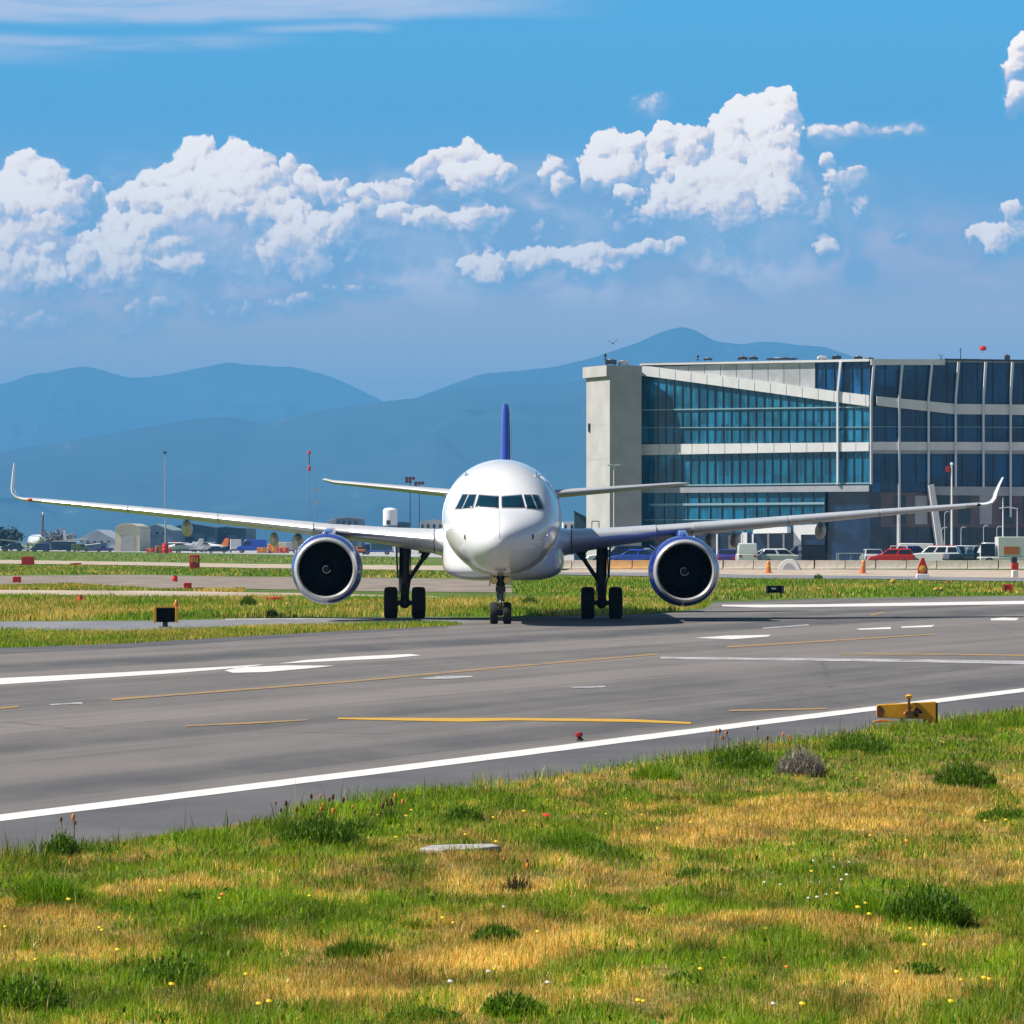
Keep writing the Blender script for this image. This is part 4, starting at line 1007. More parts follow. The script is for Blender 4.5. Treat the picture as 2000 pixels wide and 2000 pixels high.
# stair tower
t0 = W(1191, HZ, 612.0); t1 = W(1253, HZ, 613.6); t0.z = t1.z = 0
d_ = (t1 - t0).normalized(); nb_ = Vector((-d_.y, d_.x, 0))
TWZ = CAM_H + (HZ - 714) / FP * 612
tw = MB().prism([(p.x, p.y) for p in (t0, t1, t1 + nb_ * 8.5, t0 + nb_ * 8.5)], 'z', 0, TWZ).build('stair_tower', M_CONC, bld)
e = .5
q = [t0 - d_ * e - nb_ * .06, t1 + d_ * .05 - nb_ * .06, t1 + d_ * .05 + nb_ * 8.6, t0 - d_ * e + nb_ * 8.6]
MB().prism([(p.x, p.y) for p in q], 'z', TWZ - 1.4, TWZ + .05).build('tower_cap', M_CONC, tw)
jm = MB()
for z in (4.6, 9.2, 13.8, 18.4):
    jm.prism([(p.x, p.y) for p in (t0 - d_ * .012 - nb_ * .012, t1 + d_ * .012 - nb_ * .012, t1 + d_ * .012 + nb_ * 8.4, t0 - d_ * .012 + nb_ * 8.4)], 'z', z, z + .05)
jm.build('panel_joint', M_BANDG, tw)
p = W(1152, 835, 619); MB().box(p.x - .25, p.x + .3, p.y - .5, p.y + .3, p.z - .55, p.z + .55).build('wall_lamp', M_UNIT, tw, bevel=.05)
# railing and door at the tower's foot
mb = MB()
for x0, x1 in ((1156, 1170),):
    a, b = W(x0, 1018, 610), W(x1, 1018, 610); mb.path([Vector((a.x, a.y, a.z - 1.6)), a, b, Vector((b.x, b.y, b.z - 1.6))], .06, 6)
mb.build('ladder_hoop', M_UNIT, tw)

# ------------------------------------------------------------------ things on the roof
def roof_thing(name, x0, x1, y0, y1, Y, label, cat, m, depth=1.6, group=None, legs=True, lid=None):
    a, b = W(x0, y1, Y), W(x1, y0, Y)
    cx = (a.x + b.x) / 2
    r = empty(name, (cx, Y, a.z), 0, label, cat, group); w = (b.x - a.x) / 2; h = b.z - a.z
    MB().box(-w, w, -depth / 2, depth / 2, h * .22, h).build('casing', m, r, bevel=.05)
    for sx_ in (-1, 1): MB().box(sx_ * w * .75 - .07, sx_ * w * .75 + .07, -depth * .4, depth * .4, 0, h * .22).build('leg', M_UNIT, r)
    MB().lathe([(w * .5, h), (w * .5, h + .12), (w * .42, h + .12), (w * .40, h)], (0, 0, 0), (0, 0, 1), 16).build('fan_guard', lid or M_POLE, r)
    return r
roof_thing('rooftop_unit', 1182, 1204, 703, 713.5, 615, 'dark blue rooftop cooling unit at the tower front edge', 'cooling unit', M_UNIT)
roof_thing('rooftop_unit', 1207, 1228, 705, 713.5, 616, 'grey rooftop cooling unit set back on the tower', 'cooling unit', M_BANDG)
roof_thing('rooftop_unit', 1374, 1391, 700, 704, 620, 'small low dark vent box on the roof above the slope of white cladding', 'vent', M_UNIT, 1.2)
roof_thing('rooftop_unit', 1441, 1460, 698, 703, 620, 'dark roof box with reddish underside, leftmost of the pair', 'vent', M_UNIT, 1.4, lid=M_REDP)
roof_thing('rooftop_unit', 1463, 1480, 698, 703, 620, 'dark roof box with reddish underside, rightmost of the pair', 'vent', M_UNIT, 1.4, lid=M_REDP)
roof_thing('rooftop_unit', 1497, 1556, 700, 703, 621, 'long flat dark plant slab on the middle of the roof', 'roof plant', M_UNIT, 2.4)
roof_thing('rooftop_unit', 1597, 1614, 696, 703, 612, 'pale roof box where the cladding turns to glass', 'roof plant', M_BAND, 1.8)
roof_thing('rooftop_unit', 1625, 1642, 695, 703, 612, 'tall black cube vent beside the pale roof box', 'roof plant', M_UNIT, 1.8)
roof_thing('rooftop_unit', 1668, 1684, 696.5, 702.5, 612, 'black angled roof vent near the facade corner', 'roof plant', M_UNIT, 1.4)
roof_thing('rooftop_unit', 1690, 1706, 699, 703, 612, 'low dark roof hatch right above the facade corner', 'roof plant', M_UNIT, 1.4)
roof_thing('rooftop_unit', 1962, 1972, 694, 704, 612, 'small dark red-brown box on the far end of the roof', 'roof plant', M_UNIT, 1.0, lid=M_REDP)
def mast(name, px, y0, y1, Y, label, cat, r=.06, top=None, m=None, z0=None, group=None):
    a, b = W(px, y1, Y), W(px, y0, Y)
    if z0 is not None: a.z = z0
    o = empty(name, (a.x, a.y, a.z), 0, label, cat, group); h = b.z - a.z
    MB().tube((0, 0, 0), (0, 0, h), r, r * .6, 10).build('pole', m or M_POLE, o, smooth=40)
    MB().lathe([(r * 3, 0), (r * 3, .12), (r * 1.3, .2), (r * 1.2, .2)], (0, 0, 0), (0, 0, 1), 12).build('base', m or M_POLE, o)
    if top: top(o, h)
    return o
mast('antenna_mast', 1876, 679, 704, 611, 'thin dark antenna mast on the roof edge', 'antenna', .07, lambda o, h: MB().path([(-.25, 0, h * .8), (.25, 0, h * .8)], .025, 6).path([(-.18, 0, h * .9), (.18, 0, h * .9)], .025, 6).build('crossbar', M_UNIT, o), M_UNIT)
mast('beacon_mast', 1920, 684, 704, 611, 'roof mast carrying a red obstruction beacon', 'beacon', .05, lambda o, h: (MB().lathe([(.05, h - .1), (.4, h), (.5, h + .3), (.3, h + .55), (.05, h + .6)], (0, 0, 0), (0, 0, 1), 16).build('red_lamp', M_REDP, o, smooth=50)))
mast('antenna_mast', 1838, 693, 702, 611, 'short forked aerial above the end of the white roof fascia', 'antenna', .05, lambda o, h: MB().path([(-.4, 0, h + .1), (0, 0, h * .6), (.35, 0, h + .05)], .035, 6).build('fork', M_UNIT, o), M_UNIT)
mast('antenna_mast', 1363, 696, 704, 618, 'short dark post with a lamp on the sloped end of the roof', 'antenna', .07, lambda o, h: MB().sphere((0, 0, h), .2, n=10).build('lamp', M_UNIT, o), M_UNIT)
mast('antenna_mast', 1182, 694, 703, 613, 'short dark post with a knob on the tower unit', 'antenna', .07, lambda o, h: MB().sphere((0, 0, h), .2, n=10, sc=(1, 1, 1.5)).build('knob', M_UNIT, o), M_UNIT)
# a bird over the roof
bp = W(1197, 671, 560)
bd = MB().sphere((0, 0, 0), .13, n=10, sc=(.9, 2.0, .8)).sweep([(0, -.1, .05), (-.55, .05, .32), (-.6, .2, .3), (0, .2, .05)], (0, 0, .02)).sweep([(0, -.1, .05), (.5, .05, .42), (.55, .2, .4), (0, .2, .05)], (0, 0, .02)).sweep([(-.04, .2, 0), (.04, .2, 0), (.1, .5, .02), (-.1, .5, .02)], (0, 0, .02)).build('bird', M_UNIT)
bd.location = bp; tag(bd, 'small dark bird in flight above the stair tower', 'bird')
# ------------------------------------------------------------------ builders for vehicles and airfield furniture
M_CARGLASS = mat('car_glass', (.012, .02, .03), .08, spec=.8)
M_CHR = mat('lamp_glass', (.75, .75, .72), .15, spec=.8)
M_TAIL = mat('tail_lamp', (.45, .01, .01), .25)
M_BUMP = mat('black_plastic', (.02, .02, .022), .6)
def paint(name, col): return mat(name, col, .3, coat=.5, var=.05, vscale=2)
P_WHITE = paint('white_car_paint', (.74, .74, .73)); P_RED = paint('red_car_paint', (.52, .02, .015)); P_NAVY = paint('navy_car_paint', (.008, .022, .075))
P_PURPLE = paint('purple_blue_car_paint', (.045, .03, .20)); P_TEAL = paint('teal_car_paint', (.01, .06, .10)); P_SILVER = paint('silver_car_paint', (.42, .43, .45)); P_BLUE = paint('bright_blue_car_paint', (.02, .07, .42)); P_BLACK = paint('black_car_paint', (.012, .014, .02)); P_ORANGE = paint('orange_paint', (.65, .16, .015)); P_YELLOW = paint('yellow_paint', (.68, .37, .012)); P_CREAM = paint('cream_paint', (.66, .58, .38)); P_OLIVE = paint('olive_paint', (.16, .18, .05)); P_TAN = paint('tan_paint', (.5, .3, .12))
BODIES = {   # side outlines: body below the glass, cabin above; length along x, front at +x
 'car': (4.3, 1.75, [(-2.15, .35), (-2.15, .85), (-1.9, .98), (1.1, .96), (2.0, .80), (2.15, .62), (2.12, .32)], [(-1.75, .96), (-1.25, 1.42), (.25, 1.45), (1.05, .96)], .62, (-1.35, 1.35), .31),
 'hatchback': (3.9, 1.7, [(-1.95, .35), (-1.98, .95), (-1.8, 1.02), (.95, 1.0), (1.8, .84), (1.95, .62), (1.92, .32)], [(-1.85, 1.0), (-1.6, 1.50), (.15, 1.52), (.92, 1.0)], .66, (-1.2, 1.22), .31),
 'suv': (4.6, 1.85, [(-2.3, .45), (-2.32, 1.08), (-2.15, 1.16), (1.05, 1.14), (2.1, 1.02), (2.3, .8), (2.27, .42)], [(-2.2, 1.14), (-2.0, 1.72), (.3, 1.75), (1.0, 1.14)], .7, (-1.45, 1.45), .37),
 'pickup': (5.2, 1.85, [(-2.6, .5), (-2.6, 1.08), (-.55, 1.08), (-.5, 1.1), (1.35, 1.12), (2.4, 1.02), (2.6, .8), (2.57, .48)], [(-.55, 1.1), (-.35, 1.72), (.75, 1.74), (1.4, 1.12)], .7, (-1.6, 1.65), .38),
 'van': (5.2, 1.95, [(-2.6, .4), (-2.6, 1.25), (1.75, 1.25), (2.45, 1.05), (2.6, .8), (2.57, .38)], [(-2.58, 1.25), (-2.52, 2.25), (1.0, 2.28), (1.72, 1.25)], .85, (-1.65, 1.7), .35),
 'bus': (11.5, 2.5, [(-5.75, .4), (-5.75, 1.3), (5.7, 1.3), (5.75, .9), (5.72, .38)], [(-5.74, 1.3), (-5.7, 2.95), (5.45, 2.95), (5.7, 1.3)], .96, (-3.4, 3.8), .48),
 'truck': (6.5, 2.3, [(-3.25, .6), (-3.25, .95), (3.2, .95), (3.25, .55)], [(1.6, .95), (1.65, 2.3), (2.75, 2.35), (3.2, 1.4), (3.22, .95)], .92, (-2.0, 2.3), .45)}
def vehicle(kind, body, label, cat, px, Y, head=0.0, group=None, roof=None, extra=None, name=None, sc=1.0):
    ln, wd_, lower, cab, tp, axles, wr = BODIES[kind]
    p = W(px, HZ, Y)
    r = empty(name or {'car': 'parked_car', 'hatchback': 'parked_car', 'suv': 'parked_car', 'pickup': 'pickup_truck', 'van': 'van', 'bus': 'bus', 'truck': 'box_truck'}[kind], (p.x, Y, .05), R(head), label, cat, group)
    if group == 'vehicles parked behind the concrete barrier': sc *= 1.3 if kind not in ('van', 'truck') else 1.12
    r.scale = (sc, sc, sc)
    w = wd_ / 2
    MB().prism(lower, 'y', -w, w).build('body', body, r, bevel=.07)
    a = [Vector((x, 0, z)) for x, z in cab]; zb, zt = cab[0][1], max(z for _, z in cab)
    wq = lambda z: w * (.96 - (.16 if kind not in ('van', 'bus') else .06) * (z - zb) / (zt - zb))
    rings = [[(x, -wq(z), z) for x, z in cab], [(x, wq(z), z) for x, z in cab]]
    MB().loft(rings).build('cabin', body, r, bevel=.06)
    if roof: MB().box(cab[1][0] + .05, cab[2][0] - .05, -wq(zt) + .04, wq(zt) - .04, zt + .004, zt + .05).build('roof_panel', roof, r, bevel=.03)
    gl = MB()
    lo_, hi_ = (zb + .06, zt - .12)
    f = lambda t, i, j: (a[i] * (1 - t) + a[j] * t)
    for s in (-1, 1):
        n_ = {'car': 2, 'hatchback': 2, 'suv': 3, 'pickup': 2, 'van': 1, 'bus': 8, 'truck': 1}[kind]
        xa0, xa1 = f((lo_ - zb) / (zt - zb), 0, 1).x, f((hi_ - zb) / (zt - zb), 0, 1).x
        m_ = len(cab) - 1
        xb0, xb1 = np.interp(lo_, [cab[-1][1], cab[-2][1]], [cab[-1][0], cab[-2][0]]), np.interp(hi_, [cab[-1][1], cab[-2][1]], [cab[-1][0], cab[-2][0]])
        if kind == 'van': xa0 = xa1 = .1; hi2 = hi_ - .15
        else: hi2 = hi_
        for k in range(n_):
            u0, u1 = (k + .04) / n_ + .02, (k + .96) / n_ - .02
            gl = MB().sweep([(xa0 + (xb0 - xa0) * u0, s * (wq(lo_) + .012), lo_), (xa0 + (xb0 - xa0) * u1, s * (wq(lo_) + .012), lo_), (xa1 + (xb1 - xa1) * u1, s * (wq(hi2) + .012), hi2), (xa1 + (xb1 - xa1) * u0, s * (wq(hi2) + .012), hi2)], (0, s * .01, 0))
            gl.build('window', M_CARGLASS, r)
    # windscreen and rear screen
    for i, j, sg in ((len(cab) - 1, len(cab) - 2, 1), (0, 1, -1)):
        if kind in ('van', 'truck') and sg < 0: continue
        q0, q1 = a[i] * .86 + a[j] * .14, a[i] * .12 + a[j] * .88
        nrm = Vector((sg * (a[j].z - a[i].z), 0, abs(a[j].x - a[i].x))).normalized()
        y0, y1 = wq(q0.z) - .1, wq(q1.z) - .1
        MB().sweep([q0 + Vector((0, -y0, 0)) + nrm * .012, q0 + Vector((0, y0, 0)) + nrm * .012, q1 + Vector((0, y1, 0)) + nrm * .012, q1 + Vector((0, -y1, 0)) + nrm * .012], nrm * .01).build('windscreen', M_CARGLASS, r)
    fx, rx = max(x for x, _ in lower), min(x for x, _ in lower)
    zl = lower[1][1] * .82
    for s in (-1, 1):
        MB().box(fx - .12, fx + .015, s * w * .62 - .16, s * w * .62 + .16, zl - .16, zl - .0).build('headlight', M_CHR, r, bevel=.03)
        MB().box(rx - .015, rx + .1, s * w * .72 - .12, s * w * .72 + .12, zl - .1, zl + .1).build('tail_light', M_TAIL, r, bevel=.02)
        for ax in axles:
            wh = MB().lathe([(wr * .6, -.11), (wr * .94, -.11), (wr, -.07), (wr, .07), (wr * .94, .11), (wr * .6, .11)], (ax, s * (w - .1), wr), (0, 1, 0), 20, closed=True).build('wheel', M_TYRE, r, smooth=40)
            MB().lathe([(wr * .6, -.09), (wr * .3, -.1), (.03, -.1), (.03, .1), (wr * .3, .1), (wr * .6, .09)], (ax, s * (w - .1), wr), (0, 1, 0), 16).build('rim', M_HUB, wh, smooth=40)
    MB().box(fx - .1, fx + .05, -w * .95, w * .95, lower[0][1] - .02, lower[0][1] + .2).build('bumper', M_BUMP, r, bevel=.04)
    MB().box(rx - .05, rx + .1, -w * .95, w * .95, lower[0][1] - .02, lower[0][1] + .2).build('bumper', M_BUMP, r, bevel=.04)
    if kind == 'truck':
        MB().box(-3.2, 1.45, -1.15, 1.15, .97, 2.9).build('cargo_box', extra or P_WHITE, r, bevel=.04)
    elif extra: extra(r, w)
    return r
M_MATTE = mat('matte_black', (.004, .004, .006), .95, spec=.1)
def board(name, px0, px1, y0, y1, ybase, label, cat, face, edge=None, tilt=0.0, group=None, thick=.18, legs=2, frame=None, top=None):
    "a sign on legs standing on the ground; ybase is the photo row where its legs meet the ground"
    g = G((px0 + px1) / 2, ybase); Y = g.y; k = Y / FP
    w, zb, zt = (px1 - px0) * k / 2, max(.03, CAM_H + (HZ - y1) * k), CAM_H + (HZ - y0) * k
    r = empty(name, (g.x, Y, 0), R(tilt), label, cat, group)
    MB().box(-w, w, -thick / 2, thick / 2, zb, zt).build('panel', face, r, bevel=min(.03, thick * .2))
    if edge:
        for s in (-1, 1): MB().box(s * w - (.09 if s > 0 else .0) * 1, s * w + (.09 if s < 0 else 0), -thick / 2 - .02, thick / 2 + .02, zb - .02, zt + .02).build('side_post', edge, r, bevel=.01)
    for i in range(legs):
        x = 0 if legs == 1 else w * (.7 if i else -.7)
        MB().tube((x, 0, 0), (x, 0, zb + .02), .035, .035, 8).lathe([(.09, 0), (.09, .02), (.04, .05)], (x, 0, 0), (0, 0, 1), 10).build('leg', M_UNIT, r)
    if top: top(r, w, zb, zt)
    return r

# ------------------------------------------------------------------ right side: car park behind the barrier
cars = 'vehicles parked behind the concrete barrier'
vehicle('hatchback', P_RED, 'red hatchback with a white bumper behind the barrier', 'car', 1741, 505, 172, cars, extra=lambda r, w: (MB().box(1.86, 2.02, -w * .9, w * .9, .38, .62).build('front_bumper', P_WHITE, r, bevel=.04), MB().path([(-1.3, -w * .7, 1.52), (-1.3, -w * .7, 1.72), (.1, -w * .7, 1.72), (.1, -w * .7, 1.52)], .03, 6).build('roof_rack', P_WHITE, r)))
vehicle('pickup', P_PURPLE, 'dark purple-blue pickup just beside the red hatchback', 'pickup', 1775, 522, 8, cars)
vehicle('van', P_WHITE, 'white high-roofed van behind the purple-blue pickup', 'van', 1776, 545, 176, cars)
vehicle('suv', P_WHITE, 'white off-roader with a red roof', 'car', 1824, 508, 168, cars, roof=P_RED)
vehicle('van', P_NAVY, 'navy van between the red-roofed off-roader and the white van', 'van', 1862, 520, 95, cars, sc=.86)
vehicle('van', P_WHITE, 'white van next to the navy van near the tall pole', 'van', 1884, 530, 184, cars, sc=.9)
vehicle('pickup', P_TEAL, 'dark teal pickup with a pale windscreen', 'pickup', 1905, 506, 12, cars)
vehicle('van', P_WHITE, 'white van with a red roof stripe behind the barrier', 'van', 1943, 512, 180, cars, roof=P_RED, sc=.92)
tr_ = vehicle('truck', P_WHITE, 'white box truck with an orange panel near the red and white post', 'truck', 1975, 503, 182, cars, extra=P_WHITE)
for s_ in (-1, 1): MB().box(-.6, .9, s_ * 1.152 if s_ > 0 else -1.17, 1.17 if s_ > 0 else -1.152, 1.2, 1.95).build('orange_panel', P_ORANGE, tr_)
vehicle('hatchback', P_RED, 'red hatchback mostly behind the white box truck', 'car', 1999, 525, 176, cars)
vehicle('car', P_SILVER, 'silver saloon left of the red hatchback', 'car', 1703, 535, 92, cars)
vehicle('van', P_WHITE, 'boxy white van beside the blue engine', 'van', 1458, 505, 90, cars, sc=1.0)
vehicle('car', P_WHITE, 'white saloon with dark windows next to the boxy white van', 'car', 1494, 515, 176, cars)
vehicle('hatchback', P_WHITE, 'long white hatchback left of the big dark crate', 'car', 1528, 505, 4, cars)
vehicle('suv', P_BLACK, 'black off-roader half hidden by the big dark crate', 'car', 1562, 522, 182, cars)
vehicle('car', P_PURPLE, 'dark blue-purple saloon between the engine and the white van', 'car', 1424, 512, 80, cars)
vehicle('car', P_BLUE, 'blue saloon seen under the wing beyond the tan barrier', 'car', 1238, 520, 172, cars)
vehicle('suv', P_NAVY, 'navy off-roader seen under the wing left of the blue saloon', 'car', 1212, 540, 178, cars)
vehicle('car', P_WHITE, 'white saloon under the wing just behind the main gear', 'car', 1190, 560, 184, cars)
vehicle('hatchback', P_SILVER, 'silver hatchback beside the blue engine cowl', 'car', 1262, 545, 10, cars)
# crate and small kiosk
p = W(1585, HZ, 500); r = empty('storage_crate', (p.x, 500, 0), R(6), 'big dark navy crate standing by the terminal wall', 'crate')
MB().box(-1.3, 1.3, -1.1, 1.1, .15, 2.35).build('casing', P_NAVY, r, bevel=.04)
for k in range(6): MB().box(-1.15 + k * .46 - .04, -1.15 + k * .46 + .04, -1.14, -1.102, .2, 2.3).build('rib', P_NAVY, r)
MB().box(-1.34, 1.34, -1.14, 1.14, 2.352, 2.42).build('lid', P_BLACK, r, bevel=.02)
MB().box(-1.2, -.9, -1.0, 1.0, .0, .15).box(.9, 1.2, -1.0, 1.0, 0, .15).build('skid', P_BLACK, r)
p = W(1660, HZ, 515); r = empty('baggage_cart', (p.x, 515, 0), R(4), 'low dark cart with a pale rail in front of the glass entrance', 'cart')
MB().box(-1.4, 1.4, -.7, .7, .4, .6).build('deck', P_BLACK, r, bevel=.03)
MB().path([(-1.4, -.7, .6), (-1.4, -.7, 1.45), (1.4, -.7, 1.45), (1.4, -.7, .6)], .04, 6).path([(-1.4, .7, .6), (-1.4, .7, 1.45), (1.4, .7, 1.45), (1.4, .7, .6)], .04, 6).path([(0, -.7, .6), (0, -.7, 1.45)], .03, 6).build('rail', M_POLE, r)
for sx_ in (-1, 1):
    for sy in (-1, 1): MB().lathe([(.1, -.06), (.2, -.06), (.2, .06), (.1, .06)], (sx_ * 1.0, sy * .6, .2), (0, 1, 0), 16, closed=True).build('wheel', M_TYRE, r, smooth=40)
# concrete barrier in sections
bar = 'concrete barrier sections along the perimeter road'
prof = [(-.30, 0), (-.30, .10), (-.13, .32), (-.08, .88), (.08, .88), (.13, .32), (.30, .10), (.30, 0)]
M_BARR = mat('barrier_concrete', (.52, .45, .37), .88, var=.14, vscale=1.2, grime=((.28, .24, .17), .55))
M_BARRTAN = mat('barrier_tan', (.55, .30, .10), .8, var=.15, vscale=1.0)
x_ = W(1420, HZ, 448).x; x_end = W(2200, HZ, 440).x
first = None; i = 0
xs_ = []
xx = W(1088, HZ, 452).x
while xx < x_end: xs_.append(xx); xx += 2.95
for i, xx in enumerate(xs_):
    Y = 452 - (xx - xs_[0]) * .12
    px = xx / Y * FP + 1000
    if 1276 < px < 1400: pass
    tanb = 1196 < px < 1278
    if tanb or first is None:
        r = empty('barrier_section', (xx, Y, .05), R(random.uniform(-1.2, 1.2) - 7), None, 'barrier')
        MB().prism([(y, z) for y, z in prof], 'x', -1.44, 1.44).build('block', M_BARRTAN if tanb else M_BARR, r, bevel=.025)
        MB().box(1.441, 1.50, -.06, .06, .2, .7).build('joint_plate', P_RED if tanb else M_UNIT, r)
        if not tanb: first = r
    else:
        r = copy_tree(first); r.location = (xx + random.uniform(-.03, .03), Y, .05); r.rotation_euler.z = R(random.uniform(-1.2, 1.2) - 7)
    if tanb: r['label'] = 'tan-orange barrier section under the wing beside the main gear'; r['group'] = 'tan barrier sections'
    else: r['label'] = 'weathered pale concrete barrier section in the row behind the perimeter road'; r['group'] = bar
# lamp posts before the building
mast('lamp_post', 1199, 909, 1100, 596, 'slim pale lamp post with a double head before the stair tower', 'lamp post', .11, lambda o, h: (MB().box(-.85, -.1, -.12, .12, h - .05, h + .12).build('lamp_head', M_POLE, o, bevel=.03), MB().box(.1, .85, -.12, .12, h - .05, h + .12).build('lamp_head', M_POLE, o, bevel=.03)), M_FINW, 0)
mast('flag_pole', 1859, 908, 1100, 585, 'tall white pole with a small finial rising over the car park', 'pole', .16, lambda o, h: (MB().sphere((0, 0, h + .1), .22, n=10).build('finial', M_WHITEP, o), MB().box(-.75, -.2, -.1, .1, h - .9, h - .2).build('lamp_head', M_REDP, o, bevel=.03)), M_WHITEP, 0)
mast('flag_pole', 1753, 1005, 1100, 585, 'white pole behind the red hatchback', 'pole', .10, None, M_WHITEP, 0)
mast('flag_pole', 1959, 985, 1100, 585, 'white pole with a thin tip beside the long-armed lamp post', 'pole', .12, lambda o, h: MB().lathe([(.12, h), (.03, h + .9)], (0, 0, 0), (0, 0, 1), 10).build('tip', M_POLE, o), M_WHITEP, 0)
mast('lamp_post', 1987, 992, 1100, 585, 'lamp post with a long arm reaching towards the white pole', 'lamp post', .11, lambda o, h: MB().path([(0, 0, h - .1), (-1.2, 0, h + .1), (-2.3, 0, h - .05)], .07, 8).build('arm', M_POLE, o), M_POLE, 0)
for px, y0, lb in ((1845, 1003, 'thin dark lamp post with a short arm right of the leaning column'), (1877, 1033, 'low hooked lamp post right of the tall white pole'), (1921, 1030, 'grey lamp post near the middle of the shaded ground floor'), (1947, 1032, 'short grey lamp post among the cars near the white pole')):
    mast('lamp_post', px, y0, 1100, 580, lb, 'lamp post', .07, lambda o, h: MB().path([(0, 0, h), (.2, 0, h + .25), (.6, 0, h + .2)], .05, 6).build('arm', M_POLE, o), M_POLE, 0)
mast('lamp_post', 1839, 1035, 1100, 578, 'short hooked lamp post at the foot of the leaning column', 'lamp post', .07, lambda o, h: MB().path([(0, 0, h), (.2, 0, h + .3), (.7, 0, h + .3)], .05, 6).build('arm', M_POLE, o), M_POLE, 0)
# ------------------------------------------------------------------ markers on the field, right
def cone_marker(px, ytop, ybase, label, m, top_m, w=.16, lean=0):
    g = G(px, ybase); k = g.y / FP; h = (ybase - ytop) * k
    r = empty('marker_post', (g.x, g.y, .05), 0, label, 'marker'); r.rotation_euler.y = R(lean)
    MB().lathe([(w * 2.1, 0), (w * 2.1, .05), (w * 1.2, .08), (w, h * .5), (w * .9, h * .85), (w * .4, h)], (0, 0, 0), (0, 0, 1), 16).build('post', m, r, smooth=40)
    MB().lathe([(w * 1.06, h * .5), (w * 1.0, h * .7)], (0, 0, 0), (0, 0, 1), 16, cap=False).build('band', top_m, r, smooth=40)
    return r
cone_marker(1501, 1097, 1120.5, 'orange marker post with a bright yellow band left of the white barrier cover', P_ORANGE, P_YELLOW, .2)
cone_marker(1685, 1095, 1121, 'leaning tan-orange marker post on the perimeter road', P_ORANGE, P_TAN, .2, 4)
g = G(1542, 1114); r = empty('concrete_pipe_cover', (g.x, g.y, .05), R(-10), 'short white arched cover standing against the barrier', 'cover')
pr = [(-1.1 + 2.2 * i / 12, 1.05 * math.sin(math.pi * i / 12) ** .6) for i in range(13)]
MB().prism(pr, 'y', -.5, .5).build('arch', M_BAND, r, bevel=.03); MB().prism([(x * .55, z * .62) for x, z in pr], 'y', -.53, -.501).build('opening', M_BANDG, r)
g = G(1802, 1131); k = g.y / FP; r = empty('warning_beacon', (g.x, g.y, .05), 0, 'red warning beacon with a round yellow lamp on a white base', 'beacon')
MB().prism([(-.5, 0), (-.42, .32), (.42, .32), (.5, 0)], 'y', -.25, .25).build('base', M_WHITEP, r, bevel=.03)
MB().prism([(-.36, .33), (-.36, .75), (-.20, 1.2), (-.10, 1.5), (.10, 1.5), (.20, 1.2), (.36, .75), (.36, .33)], 'y', -.12, .12).build('board', M_REDP, r, bevel=.03)
MB().lathe([(.26, 0), (.24, .08), (.05, .12)], (0, -.12, .68), (0, -1, 0), 24).build('lamp', P_YELLOW, r, smooth=40)
g = G(1982, 1129); r = empty('marker_post', (g.x, g.y, .05), R(8), 'red and white banded marker post at the right picture edge', 'marker')
MB().box(-.22, .22, -.2, .2, 0, .55).build('base', M_WHITEP, r, bevel=.04); MB().box(-.26, .26, -.16, .16, .552, 1.1).build('red_band', M_REDP, r, bevel=.04); MB().box(-.28, .16, -.15, .15, 1.102, 1.55).build('top', M_UNIT, r, bevel=.05)
board('field_sign', 1958, 1979, 1141, 1156, 1158, 'bright red sign box with an orange frame on the grass strip', 'sign', M_REDP, P_ORANGE, group=None, thick=.3)
def blackbox(px0, px1, y0, y1, yb):
    r = board('field_sign', px0, px1, y0, y1, yb, 'black sign box seen from behind on the grass strip', 'sign', M_MATTE, M_UNIT, thick=.3, legs=2, top=lambda r, w, zb, zt: MB().box(-w * .4, w * .1, -.2, -.152, (zb + zt) / 2, zt - .1).build('plate', M_POLE, r))
blackbox(1496, 1531, 1144, 1158, 1165)
def yflowerbox(px, y0, y1, w_, label):
    g = G(px, y1); k = g.y / FP; h = (y1 - y0) * k; w = w_ * k / 2
    r = empty('edge_light', (g.x, g.y, 0), 0, label, 'light')
    MB().lathe([(w * .9, 0), (w * .9, .05), (w * .4, .1), (w * .35, h * .45)], (0, 0, 0), (0, 0, 1), 14).build('stem', M_UNIT, r)
    MB().lathe([(w * .6, h * .45), (w, h * .6), (w * .9, h * .85), (w * .3, h)], (0, 0, 0), (0, 0, 1), 14).build('lens', P_YELLOW, r, smooth=50)
yflowerbox(1744, 1131, 1143, 11, 'yellow edge light on the grass before the perimeter road')
yflowerbox(1829, 1147, 1157, 9, 'yellow-orange edge light, the nearer of two side by side')
yflowerbox(1839, 1147, 1156, 8, 'small dull yellow light close to the nearer edge light')

# ------------------------------------------------------------------ markers on the field, left
board('field_sign', 42, 67, 1087, 1103, 1114, 'dark red rectangular sign on a single leg', 'sign', M_REDP, legs=1, thick=.25)
board('field_sign', 370, 390, 1084, 1111, 1112.5, 'tall red sign with yellow glowing symbols at its top', 'sign', M_REDP, legs=2, thick=.3, top=lambda r, w, zb, zt: [MB().box(x * w - .075, x * w + .075, -.22, -.152, zt - .75 + .08 * (i % 2), zt - .18 - .07 * i).build('symbol', P_YELLOW, r) for i, x in enumerate((-.5, 0, .5))])
board('field_sign', 145, 159, 1099.5, 1105, 1106, 'low red marker board with a yellow end', 'sign', M_REDP, legs=2, thick=.3, top=lambda r, w, zb, zt: MB().box(-w - .5, -w - .005, -.15, .15, zb, zt).build('yellow_end', P_YELLOW, r))
board('field_sign', 25, 41, 1126, 1137, 1138.5, 'dark red box sign near the left end of the bare dirt', 'sign', M_REDP, legs=2, thick=.3)
